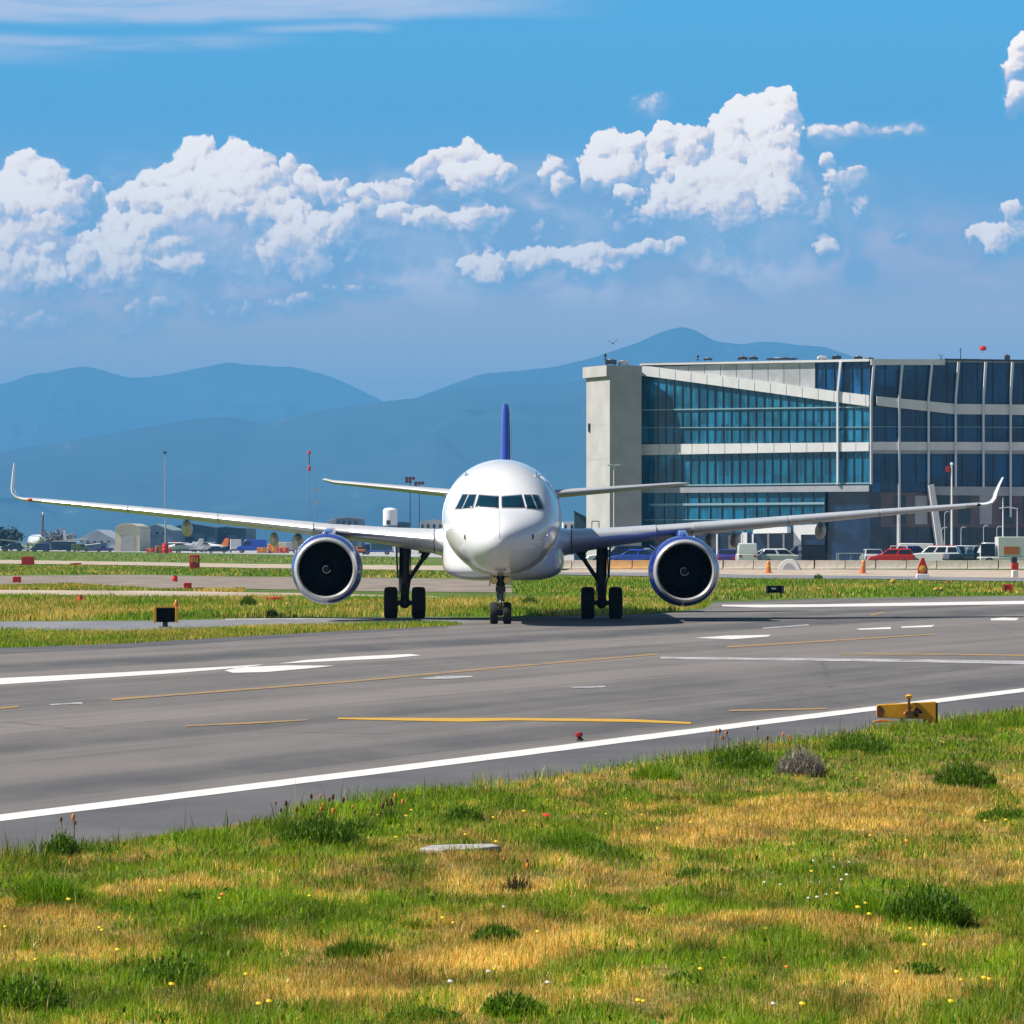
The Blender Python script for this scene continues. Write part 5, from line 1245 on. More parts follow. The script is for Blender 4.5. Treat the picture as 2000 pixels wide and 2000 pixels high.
board('field_sign', 359, 374, 1138, 1152, 1153.5, 'red box sign with an orange lower half at the edge of the pale path', 'sign', M_REDP, legs=2, thick=.35, top=lambda r, w, zb, zt: MB().box(-w * .5, w * .3, -.2, -.176, zb + .02, zb + .17).build('orange_plate', P_ORANGE, r))
board('field_sign', 382, 399, 1147.5, 1153, 1154, 'low rusty board lying beside the red box sign', 'sign', mat('rusty_red', (.22, .05, .02), .7, var=.3), legs=2, thick=.25)
def drum(px, y0, y1, w_, label, m):
    g = G(px, y1); k = g.y / FP; h = (y1 - y0) * k; w = w_ * k / 2
    r = empty('marker_drum', (g.x, g.y, 0), 0, label, 'marker')
    MB().lathe([(w * .92, 0), (w, .03), (w, h * .33), (w * 1.05, h * .35), (w * 1.05, h * .38), (w, h * .4), (w, h * .66), (w * 1.05, h * .68), (w, h * .72), (w * .95, h * .97), (w * .8, h)], (0, 0, 0), (0, 0, 1), 20).build('shell', m, r, smooth=40)
    MB().lathe([(w * .7, h + .003), (w * .6, h + .05), (w * .1, h + .06)], (0, 0, 0), (0, 0, 1), 16).build('lid', M_BUMP, r)
M_SIGNRED = mat('signal_red', (.72, .02, .02), .4, var=.08)
drum(341.5, 1125.5, 1136, 11, 'round bright red marker drum on the bare dirt', M_SIGNRED)
drum(157, 1164.5, 1176, 11, 'small red marker drum standing in the grass before the path', M_SIGNRED)
drum(323, 1061, 1081, 12, 'tall red marker drum on the apron edge before the blue-grey hangar', M_SIGNRED)
board('field_sign', 518, 550, 1166, 1173, 1175, 'flat orange-red board lying low in the grass by the engine', 'sign', M_SIGNRED, legs=2, thick=.4)
yflowerbox(561, 1176, 1187, 6, 'thin yellow marker stake in the grass by the engine')
# the black sign with yellow posts
def taxi_sign_top(r, w, zb, zt):
    MB().box(-w + .08, w - .02, -.06, .06, zt + .001, zt + .05).build('top_rail', P_YELLOW, r)
    MB().lathe([(.05, zt), (.075, zt + .06), (.07, zt + .14), (.03, zt + .24), (.01, zt + .26)], (w - .06, 0, 0), (0, 0, 1), 14).build('orange_lamp', P_ORANGE, r, smooth=50)
    MB().box(-.10, .06, -.05, .05, .02, zb).box(-.22, .18, -.14, .14, 0, .03).build('foot', M_UNIT, r, bevel=.01)
board('taxiway_sign', 300, 348, 1187, 1215, 1225.5, 'black sign with yellow end posts and an orange lamp on the grey path', 'sign', M_MATTE, P_YELLOW, thick=.16, legs=0, top=taxi_sign_top, tilt=3)
# yellow board on the near edge line
g = G(1768, 1418); Yb = g.y; k = Yb / FP
yb_ = empty('edge_sign', (g.x, Yb, 0), R(-2), 'worn yellow board with dark stains and a lamp post by the white edge line', 'sign')
def ly(x, y): return ((x - 1768) * k, CAM_H + (HZ - y) * k)
M_YB = mat('worn_yellow_board', (.60, .29, .008), .45, var=.12, vscale=5, grime=((.14, .05, .008), .6))
M_STAIN = mat('dark_stain', (.02, .014, .008), .7)
pl = [ly(*p) for p in ((1712, 1401), (1712, 1378), (1716, 1376), (1775, 1373), (1826, 1370), (1828, 1372), (1828, 1410), (1825, 1412), (1815, 1410), (1806, 1405), (1798, 1404), (1760, 1403), (1718, 1402))]
MB().prism(pl, 'y', -.05, .05).build('board', M_YB, yb_, bevel=.012)
MB().prism([ly(*p) for p in ((1828.5, 1372), (1831, 1373), (1831, 1413), (1826, 1413.5), (1826, 1412.2), (1828.5, 1410.5))], 'y', -.06, .06).build('dark_edge', M_STAIN, yb_)
MB().prism([ly(*p) for p in ((1712.5, 1399), (1712.5, 1379), (1718, 1377), (1724, 1382), (1726, 1390), (1722, 1400))], 'y', -.054, -.0505).build('stain', mat('rust_stain', (.12, .035, .006), .7, var=.4, vscale=12), yb_)
MB().prism([ly(*p) for p in ((1784, 1387), (1788, 1381), (1793, 1383), (1797, 1386), (1802, 1391), (1800, 1394), (1795, 1393), (1793, 1400), (1788, 1401), (1785, 1396))], 'y', -.056, -.0505).build('hole', M_STAIN, yb_)
a, b = ly(1774.5, 1400), ly(1774.5, 1362)
MB().tube((a[0], -.10, a[1]), (b[0], -.10, b[1]), .026, .02, 10).box(a[0] - .05, a[0] + .06, -.13, -.052, a[1] - .02, a[1] + .09).build('lamp_post', mat('post_brown', (.10, .045, .015), .5, var=.3), yb_, bevel=.006)
MB().tube((a[0] - .07, -.09, a[1] + .04), (a[0] + .06, -.09, a[1] + .16), .018, .014, 8).build('clamp', P_ORANGE, yb_)
MB().lathe([(.02, -.02), (.045, 0), (.055, .025), (.02, .05)], (b[0], -.10, b[1]), (0, 0, 1), 14).build('lamp_cap', P_YELLOW, yb_, smooth=50)
for x in (1762, 1806): q = ly(x, 1404); MB().tube((q[0], 0, 0), (q[0], 0, q[1] + .02), .016, .016, 8).lathe([(.05, 0), (.05, .012), (.02, .02)], (q[0], 0, 0), (0, 0, 1), 10).build('leg', M_STAIN, yb_)
g = G(1726, 1412); MB_ = MB().prism([(-.16, 0), (-.16, .03), (-.05, .05), (.12, .04), (.18, .0)], 'y', -.07, .07).build('cable_stub', P_ORANGE, None, bevel=.008); MB_.location = g; tag(MB_, 'small orange cable stub lying left of the yellow board', 'cable')
# red light on the taxiway edge
g = G(1132.5, 1448); k = g.y / FP; r = empty('edge_light', (g.x, g.y, .01), R(12), 'small tilted red light beside the white edge line', 'light'); r.rotation_euler.y = R(-9)
MB().lathe([(.05, 0), (.055, .012), (.03, .03), (.026, .05)], (0, 0, 0), (0, 0, 1), 14).build('base', M_STAIN, r, smooth=40)
MB().lathe([(.03, .05), (.050, .055), (.054, .085), (.05, .10), (.03, .112)], (0, 0, 0), (0, 0, 1), 14).build('lens', mat('dark_red_lens', (.32, .02, .02), .3), r, smooth=40)

# ------------------------------------------------------------------ far left: hangars, parked aircraft, vehicles
M_HCREAM = mat('cream_cladding', (.66, .60, .40), .7, var=.06, vscale=.4); M_HBLUE = mat('blue_grey_cladding', (.13, .20, .28), .7, var=.1, vscale=.3)
M_HROOF = mat('pale_green_roof', (.27, .37, .37), .6, var=.08, vscale=.3); M_HWHITE = mat('pale_hangar_cladding', (.46, .52, .55), .7, var=.08, vscale=.3); M_HSLATE = mat('slate_cladding', (.045, .10, .15), .7, var=.15, vscale=.3)  # dark slate is the cladding's own colour
def hangar(px0, px1, ytop, yeave, Y, depth, label, wall, roofm, arched=False, cat='hangar', roof_n=14, win=0):
    a, b = W(px0, HZ, Y), W(px1, HZ, Y); w = (b.x - a.x) / 2; zt = CAM_H + (HZ - ytop) / FP * Y; ze = CAM_H + (HZ - yeave) / FP * Y
    r = empty('hangar', ((a.x + b.x) / 2, Y, .05), 0, label, cat)
    if arched:
        ol = [(-w, 0), (-w, ze)] + [(-w * math.cos(math.pi * i / roof_n), ze + (zt - ze) * math.sin(math.pi * i / roof_n)) for i in range(1, roof_n)] + [(w, ze), (w, 0)]
    else:
        ol = [(-w, 0), (-w, ze), (0, zt), (w, ze), (w, 0)]
    MB().prism(ol, 'y', 0, depth).build('wall', wall, r)
    up = ol[1:-1]; rim = [(x * 1.02, z + .25) for x, z in up]
    MB().prism(up + rim[::-1], 'y', -.4, depth + .4).build('roof', roofm, r)
    MB().box(-w * .55, w * .55, -.12, -.01, 0, ze * .78).build('door', mat('hangar_door', (.42, .42, .38), .6, var=.1, vscale=.5) if wall is M_HCREAM else M_HSLATE, r)
    for k in range(win): MB().box(-w * .9 + k * w * 1.8 / max(1, win), -w * .9 + k * w * 1.8 / max(1, win) + w * .7 / win, -.1, -.012, ze * .82, ze * .94).build('window', M_CARGLASS, r)
    return r
hangar(225, 273, 1024, 1037, 1380, 40, 'cream hangar with a rounded roof', M_HCREAM, M_HCREAM, True)
hangar(272, 336, 1025, 1037, 1440, 60, 'grey hangar with a pale green roof beside the rounded cream hangar', M_HBLUE, M_HROOF, win=4)
hangar(152, 226, 1036, 1056, 1460, 50, 'long low pale hangar with a sloping roof left of the cream hangar', M_HWHITE, M_HWHITE, win=5)
hangar(327, 420, 1024, 1032, 1500, 60, 'slate blue hangar behind the parked light planes', M_HSLATE, M_HSLATE, win=6)
hangar(405, 480, 1030, 1033, 1520, 60, 'wide dark slate shed joining the slate blue hangar', M_HSLATE, M_HBLUE, win=5)
hangar(655, 706, 1011, 1014, 1300, 30, 'grey flat-topped block rising just above the wing', M_HBLUE, M_BANDG, cat='building', win=4)
hangar(640, 668, 1015, 1018, 1340, 20, 'pale block left of the grey flat-topped block', M_HWHITE, M_HWHITE, cat='building', win=3)
hangar(820, 872, 1016, 1021, 1200, 25, 'white building between the floodlights and the nose', M_WHITEP, M_HWHITE, cat='building', win=4)
hangar(1100, 1142, 1020, 1022, 1000, 25, 'white building beside the stair tower foot', M_WHITEP, M_HWHITE, cat='building', win=3)
hangar(776, 800, 1021, 1023, 1190, 20, 'dark slate block under the white water tank', M_HSLATE, M_HSLATE, cat='building', win=2)
a = W(1137, HZ, 640); r = empty('shed', (a.x, 640, 0), 0, 'narrow dark blue shed leaning roof against the stair tower', 'shed')
MB().prism([(-1.1, 0), (-1.1, 6.9), (.2, 6.3), (1.0, 5.8), (1.0, 0)], 'y', 0, 4).build('wall', M_HSLATE, r); MB().prism([(-1.2, 6.95), (1.1, 5.85), (1.1, 6.0), (-1.2, 7.12)], 'y', -.2, 4.2).build('roof', M_UNIT, r)
# water tank
p = W(762, 1060, 1180); zb = 2.65 + (HZ - 1027) / FP * 1180; zt = 2.65 + (HZ - 994) / FP * 1180
r = empty('water_tank', (p.x, 1180, 0), 0, 'round white water tank raised above the wing line', 'tank')
MB().lathe([(1.75, zb), (1.85, zb + .3), (1.85, zt - .3), (1.4, zt + .15), (.2, zt + .35)], (0, 0, 0), (0, 0, 1), 28).build('drum', M_WHITEP, r, smooth=40)
MB().lathe([(1.95, zb - .2), (1.95, zb), (1.5, zb), (1.5, zb - .2)], (0, 0, 0), (0, 0, 1), 24, closed=True).build('platform', M_UNIT, r)
MB().box(-.9, .1, -1.95, -1.75, zb + .3, zb + 1.4).build('hatch', M_UNIT, r, bevel=.05)
for i in range(6):
    t_ = math.pi * i / 3; MB().tube((1.6 * math.cos(t_), 1.6 * math.sin(t_), 0), (1.6 * math.cos(t_), 1.6 * math.sin(t_), zb - .2), .14, .14, 8).build('leg', M_POLE, r)
# floodlight masts
M_FLOOD = mat('dark_red_floodlight', (.12, .02, .03), .4)
def flood(n):
    def f(o, h):
        MB().path([(-.9, 0, h - .1), (.9, 0, h - .1)], .07, 6).path([(-.6, 0, h - .8), (.6, 0, h - .8)], .07, 6).build('crossbar', M_POLE, o)
        for i in range(n): MB().lathe([(.18, .2), (.42, -.1), (.42, -.2), (.3, -.2)], (-.8 + 1.6 * (i % 3) / 2, -.1, h - .05 - .75 * (i // 3)), (0, 1, 0), 14).build('floodlight', M_FLOOD, o, smooth=40)
    return f
mast('floodlight_mast', 801, 934, 1070, 1090, 'left floodlight mast of the pair, with dark red lamps', 'floodlight', .16, flood(5), M_UNIT, 0)
mast('floodlight_mast', 819, 943, 1070, 1090, 'right floodlight mast of the pair, lamps a little lower', 'floodlight', .14, flood(4), M_UNIT, 0)
mast('radio_mast', 323, 885, 1070, 1250, 'very tall thin grey mast behind the left wing', 'mast', .22, lambda o, h: MB().box(-.55, .35, -.2, .2, h - .1, h + .5).build('head', M_UNIT, o, bevel=.05), M_BANDG, 0)
mast('radio_mast', 617, 935, 1070, 1250, 'thin pale mast behind the engine with two small dishes', 'mast', .13, lambda o, h: [MB().lathe([(.1, .15), (.5, 0), (.55, -.12)], (.15, 0, h - 3 - 3.5 * i), (0, 1, 0), 14).build('dish', M_BANDG, o) for i in range(2)], M_HBLUE, 0)
mast('beacon_mast', 604, 884, 1070, 1260, 'slender mast with red lamps at its top, left of the dish mast', 'beacon', .10, lambda o, h: (MB().sphere((0, 0, h), .5, n=12, sc=(1, 1, 1.2)).build('red_lamp', M_REDP, o), MB().lathe([(.1, h - 5.2), (.5, h - 4.8), (.45, h - 3.8), (.12, h - 3.4)], (0, 0, 0), (0, 0, 1), 12).build('red_lamp', M_REDP, o), MB().tube((0, 0, h - 3.4), (0, 0, h), .16, .14, 8).build('upper_pole', M_UNIT, o)), M_HBLUE, 0)
# parked airliner tails and light aircraft
def fin_plane(px, Y, zt, name, label, body, finm, tipm, sc=1.0, heading=100, ht=4.2):
    "an airliner parked far away, seen from its tail"
    p = W(px, HZ, Y); r = empty(name, (p.x, Y, .05), R(heading), label, 'airplane'); r.scale = (sc,) * 3
    rr = []
    for x, rad, z in ((-17, .15, 4.1), (-15, .7, 3.9), (-11, 1.5, 3.5), (-6, 1.9, 3.2), (9, 1.9, 3.2), (13, 1.5, 3.0), (15, .9, 2.8), (16, .15, 2.7)):
        rr.append([(x, rad * math.cos(2 * math.pi * i / 20), z + rad * math.sin(2 * math.pi * i / 20)) for i in range(20)])
    MB().loft(rr).build('fuselage', body, r, smooth=50)
    MB().prism([(-16.8, 4.2), (-18.2, zt * .93), (-15.8, zt * .93), (-11.5, 4.8)], 'y', -.16, .16).build('tail_fin', finm, r, bevel=.06)
    MB().prism([(-18.2, zt * .932), (-18.5, zt), (-16.2, zt), (-15.8, zt * .932)], 'y', -.15, .15).build('fin_tip', tipm, r, bevel=.05)
    for s in (-1, 1):
        MB().sweep([(-16.5, s * .3, 4.3), (-14, s * .3, 4.3), (-15.6, s * 5.5, 4.8), (-16.8, s * 5.5, 4.8)], (0, 0, .15)).build('tailplane', body, r)
        MB().sweep([(-3, s * 1.7, 2.4), (3.5, s * 1.7, 2.4), (-2.8, s * 15, 3.8), (-4.4, s * 15, 3.8)], (0, 0, .3)).build('wing', body, r)
        MB().lathe([(.7, -1.6), (.95, -1), (.95, .6), (.6, 1.8)], (2, s * 5.2, 1.6), (-1, 0, 0), 18).build('engine', finm, r, smooth=40)
        MB().tube((-1.2, s * 2.8, 0), (-1.2, s * 2.8, 2.4), .45, .2, 10).build('main_gear', M_TYRE, r)
    MB().tube((11, 0, 0), (11, 0, 2.2), .3, .15, 10).build('nose_gear', M_TYRE, r)
    return r
fin_plane(72, 1400, 11.8, 'parked_airliner', 'parked airliner with a tall dark maroon tail fin far on the left', P_WHITE, mat('maroon_paint', (.07, .02, .05), .4), P_WHITE, 1.0, 102)
fin_plane(143, 1430, 11.5, 'parked_airliner', 'smaller parked jet with a white fin tipped in red', P_WHITE, P_WHITE, M_REDP, .62, 80)
def light_plane(px, Y, heading, label, body, tail, sc=1.0):
    p = W(px, HZ, Y); r = empty('light_plane', (p.x, Y, .05), R(heading), label, 'small plane', 'light planes parked before the hangars'); r.scale = (sc,) * 3
    rr = []
    for x, h_, w_, z in ((-4.6, .1, .06, 1.35), (-3.5, .25, .16, 1.3), (-1.5, .55, .42, 1.25), (0, .75, .58, 1.3), (1.2, .62, .55, 1.2), (2.4, .42, .42, 1.12), (2.8, .22, .22, 1.1)):
        rr.append([(x, w_ * math.cos(2 * math.pi * i / 16), z + h_ * math.sin(2 * math.pi * i / 16)) for i in range(16)])
    MB().loft(rr).build('fuselage', body, r, smooth=50)
    MB().sweep([(-.3, -5.2, 2.0), (1.15, -5.2, 2.0), (1.2, 5.2, 2.0), (-.35, 5.2, 2.0)], (0, 0, .16)).build('wing', body, r, bevel=.05)
    MB().prism([(-4.7, 1.3), (-5.0, 2.9), (-4.2, 2.95), (-3.2, 1.45)], 'y', -.06, .06).build('tail_fin', tail, r, bevel=.03)
    MB().sweep([(-4.7, -1.7, 1.4), (-3.8, -1.7, 1.4), (-3.6, 1.7, 1.4), (-4.8, 1.7, 1.4)], (0, 0, .08)).build('tailplane', tail, r)
    MB().loft([[(x, -.54, z) for x, z in ((-.9, 1.72), (.2, 2.0), (.95, 1.95), (1.35, 1.6))], [(x, .54, z) for x, z in ((-.9, 1.72), (.2, 2.0), (.95, 1.95), (1.35, 1.6))]]).build('canopy', M_CARGLASS, r)
    MB().sweep([(2.85, -.9, 1.05), (2.85, .9, 1.05), (2.85, .9, 1.17), (2.85, -.9, 1.17)], (.05, 0, 0)).build('propeller', M_BUMP, r)
    for x, y in ((.4, -1), (.4, 1), (2.2, 0)): MB().lathe([(.1, -.08), (.24, -.08), (.24, .08), (.1, .08)], (x, y, .24), (0, 1, 0), 14, closed=True).path([(x, y, .3), (x, y * .4, .9)], .05, 6).build('wheel', M_TYRE, r)
    return r
light_plane(352, 1180, 200, 'white light plane with a low long tail boom nearest the hangars', P_WHITE, P_WHITE, 1.25)
light_plane(402, 1220, 165, 'white light plane with an orange tail fin', P_WHITE, P_ORANGE, 1.3)
light_plane(375, 1300, 20, 'white light plane with red trim at its tail, farther back', P_WHITE, M_REDP, 1.1)
lv = 'vehicles on the far apron'
vehicle('bus', P_NAVY, 'dark navy apron bus', 'bus', 112, 1370, 178, lv)
vehicle('van', P_NAVY, 'dark van with a pale front beside the navy bus', 'van', 80, 1330, 172, lv, sc=1.1, roof=P_WHITE)
vehicle('van', P_OLIVE, 'dark olive van right of the navy bus', 'van', 157, 1330, 5, lv)
vehicle('pickup', P_PURPLE, 'purple-blue pickup left of the cream hangar', 'pickup', 204, 1320, 175, lv)
vehicle('van', P_BLUE, 'bright blue van under the left wing', 'van', 492, 1180, 178, lv, sc=1.5)
vehicle('truck', P_WHITE, 'white truck with a tall white box under the left wing', 'truck', 460, 1210, 95, lv, sc=1.2)
vehicle('car', P_NAVY, 'dark blue saloon right of the light planes', 'car', 425, 1150, 4, lv, sc=1.2)
vehicle('hatchback', P_WHITE, 'white hatchback at the far left end of the apron', 'car', 47, 1390, 182, lv)
vehicle('suv', P_NAVY, 'dark off-roader at the very left edge', 'car', 24, 1380, 176, lv, sc=1.4)
vehicle('van', P_CREAM, 'cream van just left of the blue engine', 'van', 551, 1150, 92, lv, sc=1.2)
vehicle('van', P_SILVER, 'pale blue-grey van touching the blue engine', 'van', 566, 1150, 94, lv, sc=1.2)
vehicle('truck', P_BLUE, 'blue box truck between the engine and the main gear', 'truck', 738, 1000, 178, lv, extra=P_TEAL)
vehicle('car', P_ORANGE, 'orange car right of the blue engine', 'car', 696, 1000, 120, lv, sc=1.2)
def stack(px, Y, label, mats, n, sc=1.0):
    p = W(px, HZ, Y); 
    for i in range(n):
        m, lb = mats[i]
        r = empty('cargo_pallet', (p.x + i * 1.7 * sc, Y + (i % 2) * .8, .05), R(random.uniform(-14, 14)), lb, 'pallet', label); r.scale = (sc,) * 3
        MB().box(-.8, .8, -.6, .6, 0, .14).build('pallet', P_TAN, r); MB().box(-.74, .74, -.55, .55, .142, .9 + .5 * (i % 2)).build('load', m, r, bevel=.08)
        MB().box(-.2, .2, -.57, .57, .3, .92 + .5 * (i % 2)).build('strap', P_YELLOW, r)
stack(512, 1140, 'loaded pallets before the blue van', [(P_ORANGE, 'orange wrapped pallet before the blue van, nearest the grass'), (P_ORANGE, 'taller orange pallet next to the red one'), (M_SIGNRED, 'red wrapped pallet closest to the cream van'), ], 3, 1.6)
stack(294, 1170, 'red loads by the grey hangar', [(M_SIGNRED, 'bright red load left in the row by the grey hangar'), (P_ORANGE, 'orange load in the row by the grey hangar'), (M_SIGNRED, 'taller red load by the red drum')], 3, 1.3)
# distant line of dark trees on the left
M_LEAF = mat('far_leaf', (.018, .035, .022), .9, var=.35, vscale=.5); M_BARK = mat('bark', (.06, .045, .03), .9)
def tree(px, Y, h, w, label, m=None, n=420):
    p = W(px, HZ, Y); r = empty('tree', (p.x, Y, 0), 0, label, 'tree', 'trees beyond the apron')
    rs = np.random.default_rng(abs(int(px * 10)) + 5)
    mb = MB(); mb.tube((0, 0, 0), (0, 0, h * .55), w * .06, w * .03, 8)
    for i in range(5): 
        a = i * 1.3; mb.tube((0, 0, h * (.3 + .05 * i)), (w * .3 * math.cos(a), w * .3 * math.sin(a), h * (.6 + .05 * i)), w * .025, w * .01, 6)
    mb.build('trunk', M_BARK, r)
    lobes = [(rs.normal(0, w * .2), rs.normal(0, w * .2), h * rs.uniform(.4, .85), w * rs.uniform(.16, .3)) for _ in range(11)]
    mb = MB()
    for i in range(n):
        x, y, z, q = lobes[i % len(lobes)]; d = Vector(rs.normal(0, 1, 3)).normalized() * q * rs.uniform(.6, 1.1); c = Vector((x, y, z)) + d
        u = Vector(rs.normal(0, 1, 3)).normalized(); v = u.orthogonal().normalized(); s_ = w * .06 * rs.uniform(.6, 1.3)
        mb.add([c - u * s_, c + v * s_ * .7, c + u * s_, c - v * s_ * .7], [(0, 1, 2, 3)])
    mb.build('crown', m or M_LEAF, r, fix=False)
for i, (px, h, w, lb) in enumerate(((8, 5.5, 8, 'dark rounded tree at the far left edge of the apron'), (22, 4.6, 7, 'dark low tree second from the left edge of the apron'), (-10, 6, 8, 'dark tree just outside the left edge'), (98, 5.2, 6, 'bare brownish tree behind the navy bus'), (118, 5.0, 6, 'pale greyish tree behind the middle of the navy bus'))):
    tree(px, 1560, h * 1.3, w * 1.3, lb, None if i < 3 else mat('dry_leaf', (.16, .14, .13), .9, var=.3))
# ------------------------------------------------------------------ grass
def vnoise(x, y, seed):
    rs = np.random.default_rng(seed); g = rs.random((128, 128))
    i, j = np.floor(x).astype(int), np.floor(y).astype(int); fx, fy = x - i, y - j
    fx, fy = fx * fx * (3 - 2 * fx), fy * fy * (3 - 2 * fy); i0, j0, i1, j1 = i % 128, j % 128, (i + 1) % 128, (j + 1) % 128
    return (g[j0, i0] * (1 - fx) + g[j0, i1] * fx) * (1 - fy) + (g[j1, i0] * (1 - fx) + g[j1, i1] * fx) * fy
def fbm(x, y, seed, o=4):
    a = 0; s = 0
    for k in range(o): a = a + vnoise(x * 2 ** k, y * 2 ** k, seed + k) * .55 ** k; s += .55 ** k
    return a / s
def blade_mat():
    m = bpy.data.materials.new('grass_blade'); m.use_nodes = True; t = m.node_tree; b = t.nodes['Principled BSDF']
    at = node(t, 'ShaderNodeAttribute', attribute_name='tint'); t.links.new(at.outputs['Color'], b.inputs['Base Color'])
    b.inputs['Roughness'].default_value = .55; b.inputs['Specular IOR Level'].default_value = .35
    tr = node(t, 'ShaderNodeBsdfTranslucent'); t.links.new(at.outputs['Color'], tr.inputs['Color'])
    mx = node(t, 'ShaderNodeMixShader'); mx.inputs[0].default_value = .42
    t.links.new(b.outputs[0], mx.inputs[1]); t.links.new(tr.outputs[0], mx.inputs[2]); t.links.new(mx.outputs[0], t.nodes['Material Output'].inputs['Surface'])
    return m
M_BLADE = blade_mat()
def blades(name, x, y, z0, h, w, col, lean=.5, parent=None, rng=RNG, kind=None, lx=None, ly=None):
    "bent tapering blades as one mesh; col is n x 3"
    n = len(x); a = rng.uniform(0, 2 * np.pi, n); la = rng.uniform(0, 2 * np.pi, n); ln = np.abs(rng.normal(0, lean, n)).clip(0, 1.6) * h
    dx_, dy_ = np.cos(a) * w / 2, np.sin(a) * w / 2
    ox, oy = np.cos(la) * ln + (0 if lx is None else lx * h), np.sin(la) * ln + (0 if ly is None else ly * h)
    hh = np.sqrt(np.maximum(h * h - .5 * (ox * ox + oy * oy), (h * .25) ** 2))
    co = np.empty((n, 5, 3), np.float32)
    co[:, 0] = np.stack([x - dx_, y - dy_, z0], -1); co[:, 1] = np.stack([x + dx_, y + dy_, z0], -1)
    mx, my, mz = x + ox * .32, y + oy * .32, z0 + hh * .6
    co[:, 2] = np.stack([mx + dx_ * .75, my + dy_ * .75, mz], -1); co[:, 3] = np.stack([mx - dx_ * .75, my - dy_ * .75, mz], -1)
    co[:, 4] = np.stack([x + ox, y + oy, z0 + hh], -1)
    me = bpy.data.meshes.new(name); me.vertices.add(n * 5); me.vertices.foreach_set('co', co.ravel())
    b = (np.arange(n) * 5)[:, None]
    lv = np.concatenate([b + np.array([[0, 1, 2, 3]]), b + np.array([[3, 2, 4]])], 1).ravel().astype(np.int32)
    me.loops.add(n * 7); me.loops.foreach_set('vertex_index', lv)
    me.polygons.add(n * 2); st = (np.arange(n) * 7)[:, None] + np.array([[0, 4]]); me.polygons.foreach_set('loop_start', st.ravel().astype(np.int32))
    try: me.polygons.foreach_set('loop_total', np.tile([4, 3], n).astype(np.int32))
    except Exception: pass
    me.update(calc_edges=True)
    at = me.color_attributes.new('tint', 'FLOAT_COLOR', 'POINT')
    c4 = np.ones((n, 5, 4), np.float32); c4[:, :, :3] = col[:, None, :]
    at.data.foreach_set('color', c4.ravel()); me.materials.append(M_BLADE)
    o = bpy.data.objects.new(name, me); COL.objects.link(o); o.parent = parent
    return tag(o, kind=kind)
def pick(n, pal, p, rng=RNG, jit=.22):
    pal = np.array(pal, np.float32); c = pal[rng.choice(len(pal), n, p=np.array(p) / sum(p))]
    return c * rng.uniform(1 - jit, 1 + jit, (n, 1)).astype(np.float32)
GREENS = [(.110, .240, .003), (.160, .310, .004), (.250, .375, .006), (.050, .125, .003), (.360, .380, .012)]
DRYS = [(.76, .46, .085), (.86, .57, .15), (.64, .33, .05), (.52, .40, .04), (.90, .68, .28)]
# near meadow: its edge along the taxiway, ground a little uneven
EDGE = [(-600, 1790), (0, 1687), (150, 1668), (300, 1644), (430, 1632), (520, 1612), (600, 1592), (760, 1568), (900, 1548), (1050, 1526), (1200, 1502), (1350, 1482), (1500, 1457), (1650, 1437), (1800, 1413), (1900, 1403), (2000, 1390), (2300, 1343), (2700, 1290)]
ex_ = np.array([p[0] for p in EDGE], float); ey_ = np.array([p[1] for p in EDGE], float)
def to_px(x, y): return 1000 + x / y * FP, HZ + CAM_H / y * FP
def inside_meadow(x, y, margin=0.0):
    px, py = to_px(x, y); e = np.interp(px, ex_, ey_)
    return py > e + margin
def mz(x, y):
    return .13 * (fbm(x * 1.1 + 40, y * .7 + 9, 21, 3) - .35)
# meadow soil sheet (a gently uneven grid reaching past the picture's sides)
mp = [G(x, y)[:2] for x, y in [(-900, 1845), (-600, 1790)] + EDGE[1:]] ; far_ = (22.0, 140.0)
NXg, NYg = 160, 260
gx_ = np.linspace(-14, 26, NXg); gy_ = np.linspace(18, 100, NYg); GX, GY = np.meshgrid(gx_, gy_)
ins = inside_meadow(GX, GY, -2)
GZ = np.where(inside_meadow(GX, GY, 10), np.maximum(mz(GX, GY), -.004) + .022, .0135)
idx = np.arange(NXg * NYg).reshape(NYg, NXg)
qd = np.stack([idx[:-1, :-1], idx[:-1, 1:], idx[1:, 1:], idx[1:, :-1]], -1).reshape(-1, 4)
keep = ins.ravel()[qd].all(1)
me = bpy.data.meshes.new('meadow_ground'); me.from_pydata(np.stack([GX, GY, GZ], -1).reshape(-1, 3).tolist(), [], qd[keep].tolist()); me.materials.append(M_SOIL); me.update()
o = bpy.data.objects.new('meadow_ground', me); COL.objects.link(o); tag(o, kind='structure')

K2 = 2000 / 1932.
DRYP = [(1390, 1575, 260, 34, 1.0), (1250, 1600, 150, 22, .9), (1330, 1545, 160, 20, .7), (1560, 1535, 120, 26, .5), (1790, 1490, 230, 42, .75), (1700, 1560, 160, 26, .5), (1880, 1650, 110, 38, .9), (1150, 1665, 260, 24, .75), (1100, 1690, 120, 14, .7),
        (330, 1688, 270, 14, .95), (70, 1755, 130, 16, .9), (520, 1660, 90, 14, .6), (480, 1790, 120, 18, .6), (800, 1840, 210, 26, .95), (900, 1810, 160, 20, .85), (620, 1895, 200, 30, .8), (980, 1780, 170, 30, .7), (1450, 1745, 200, 26, .8), (1650, 1790, 160, 22, .5), (1100, 1900, 260, 26, .6), (1720, 1880, 200, 24, .55), (560, 1595, 70, 9, .6), (900, 1640, 90, 16, .55), (250, 1830, 170, 16, .4)]
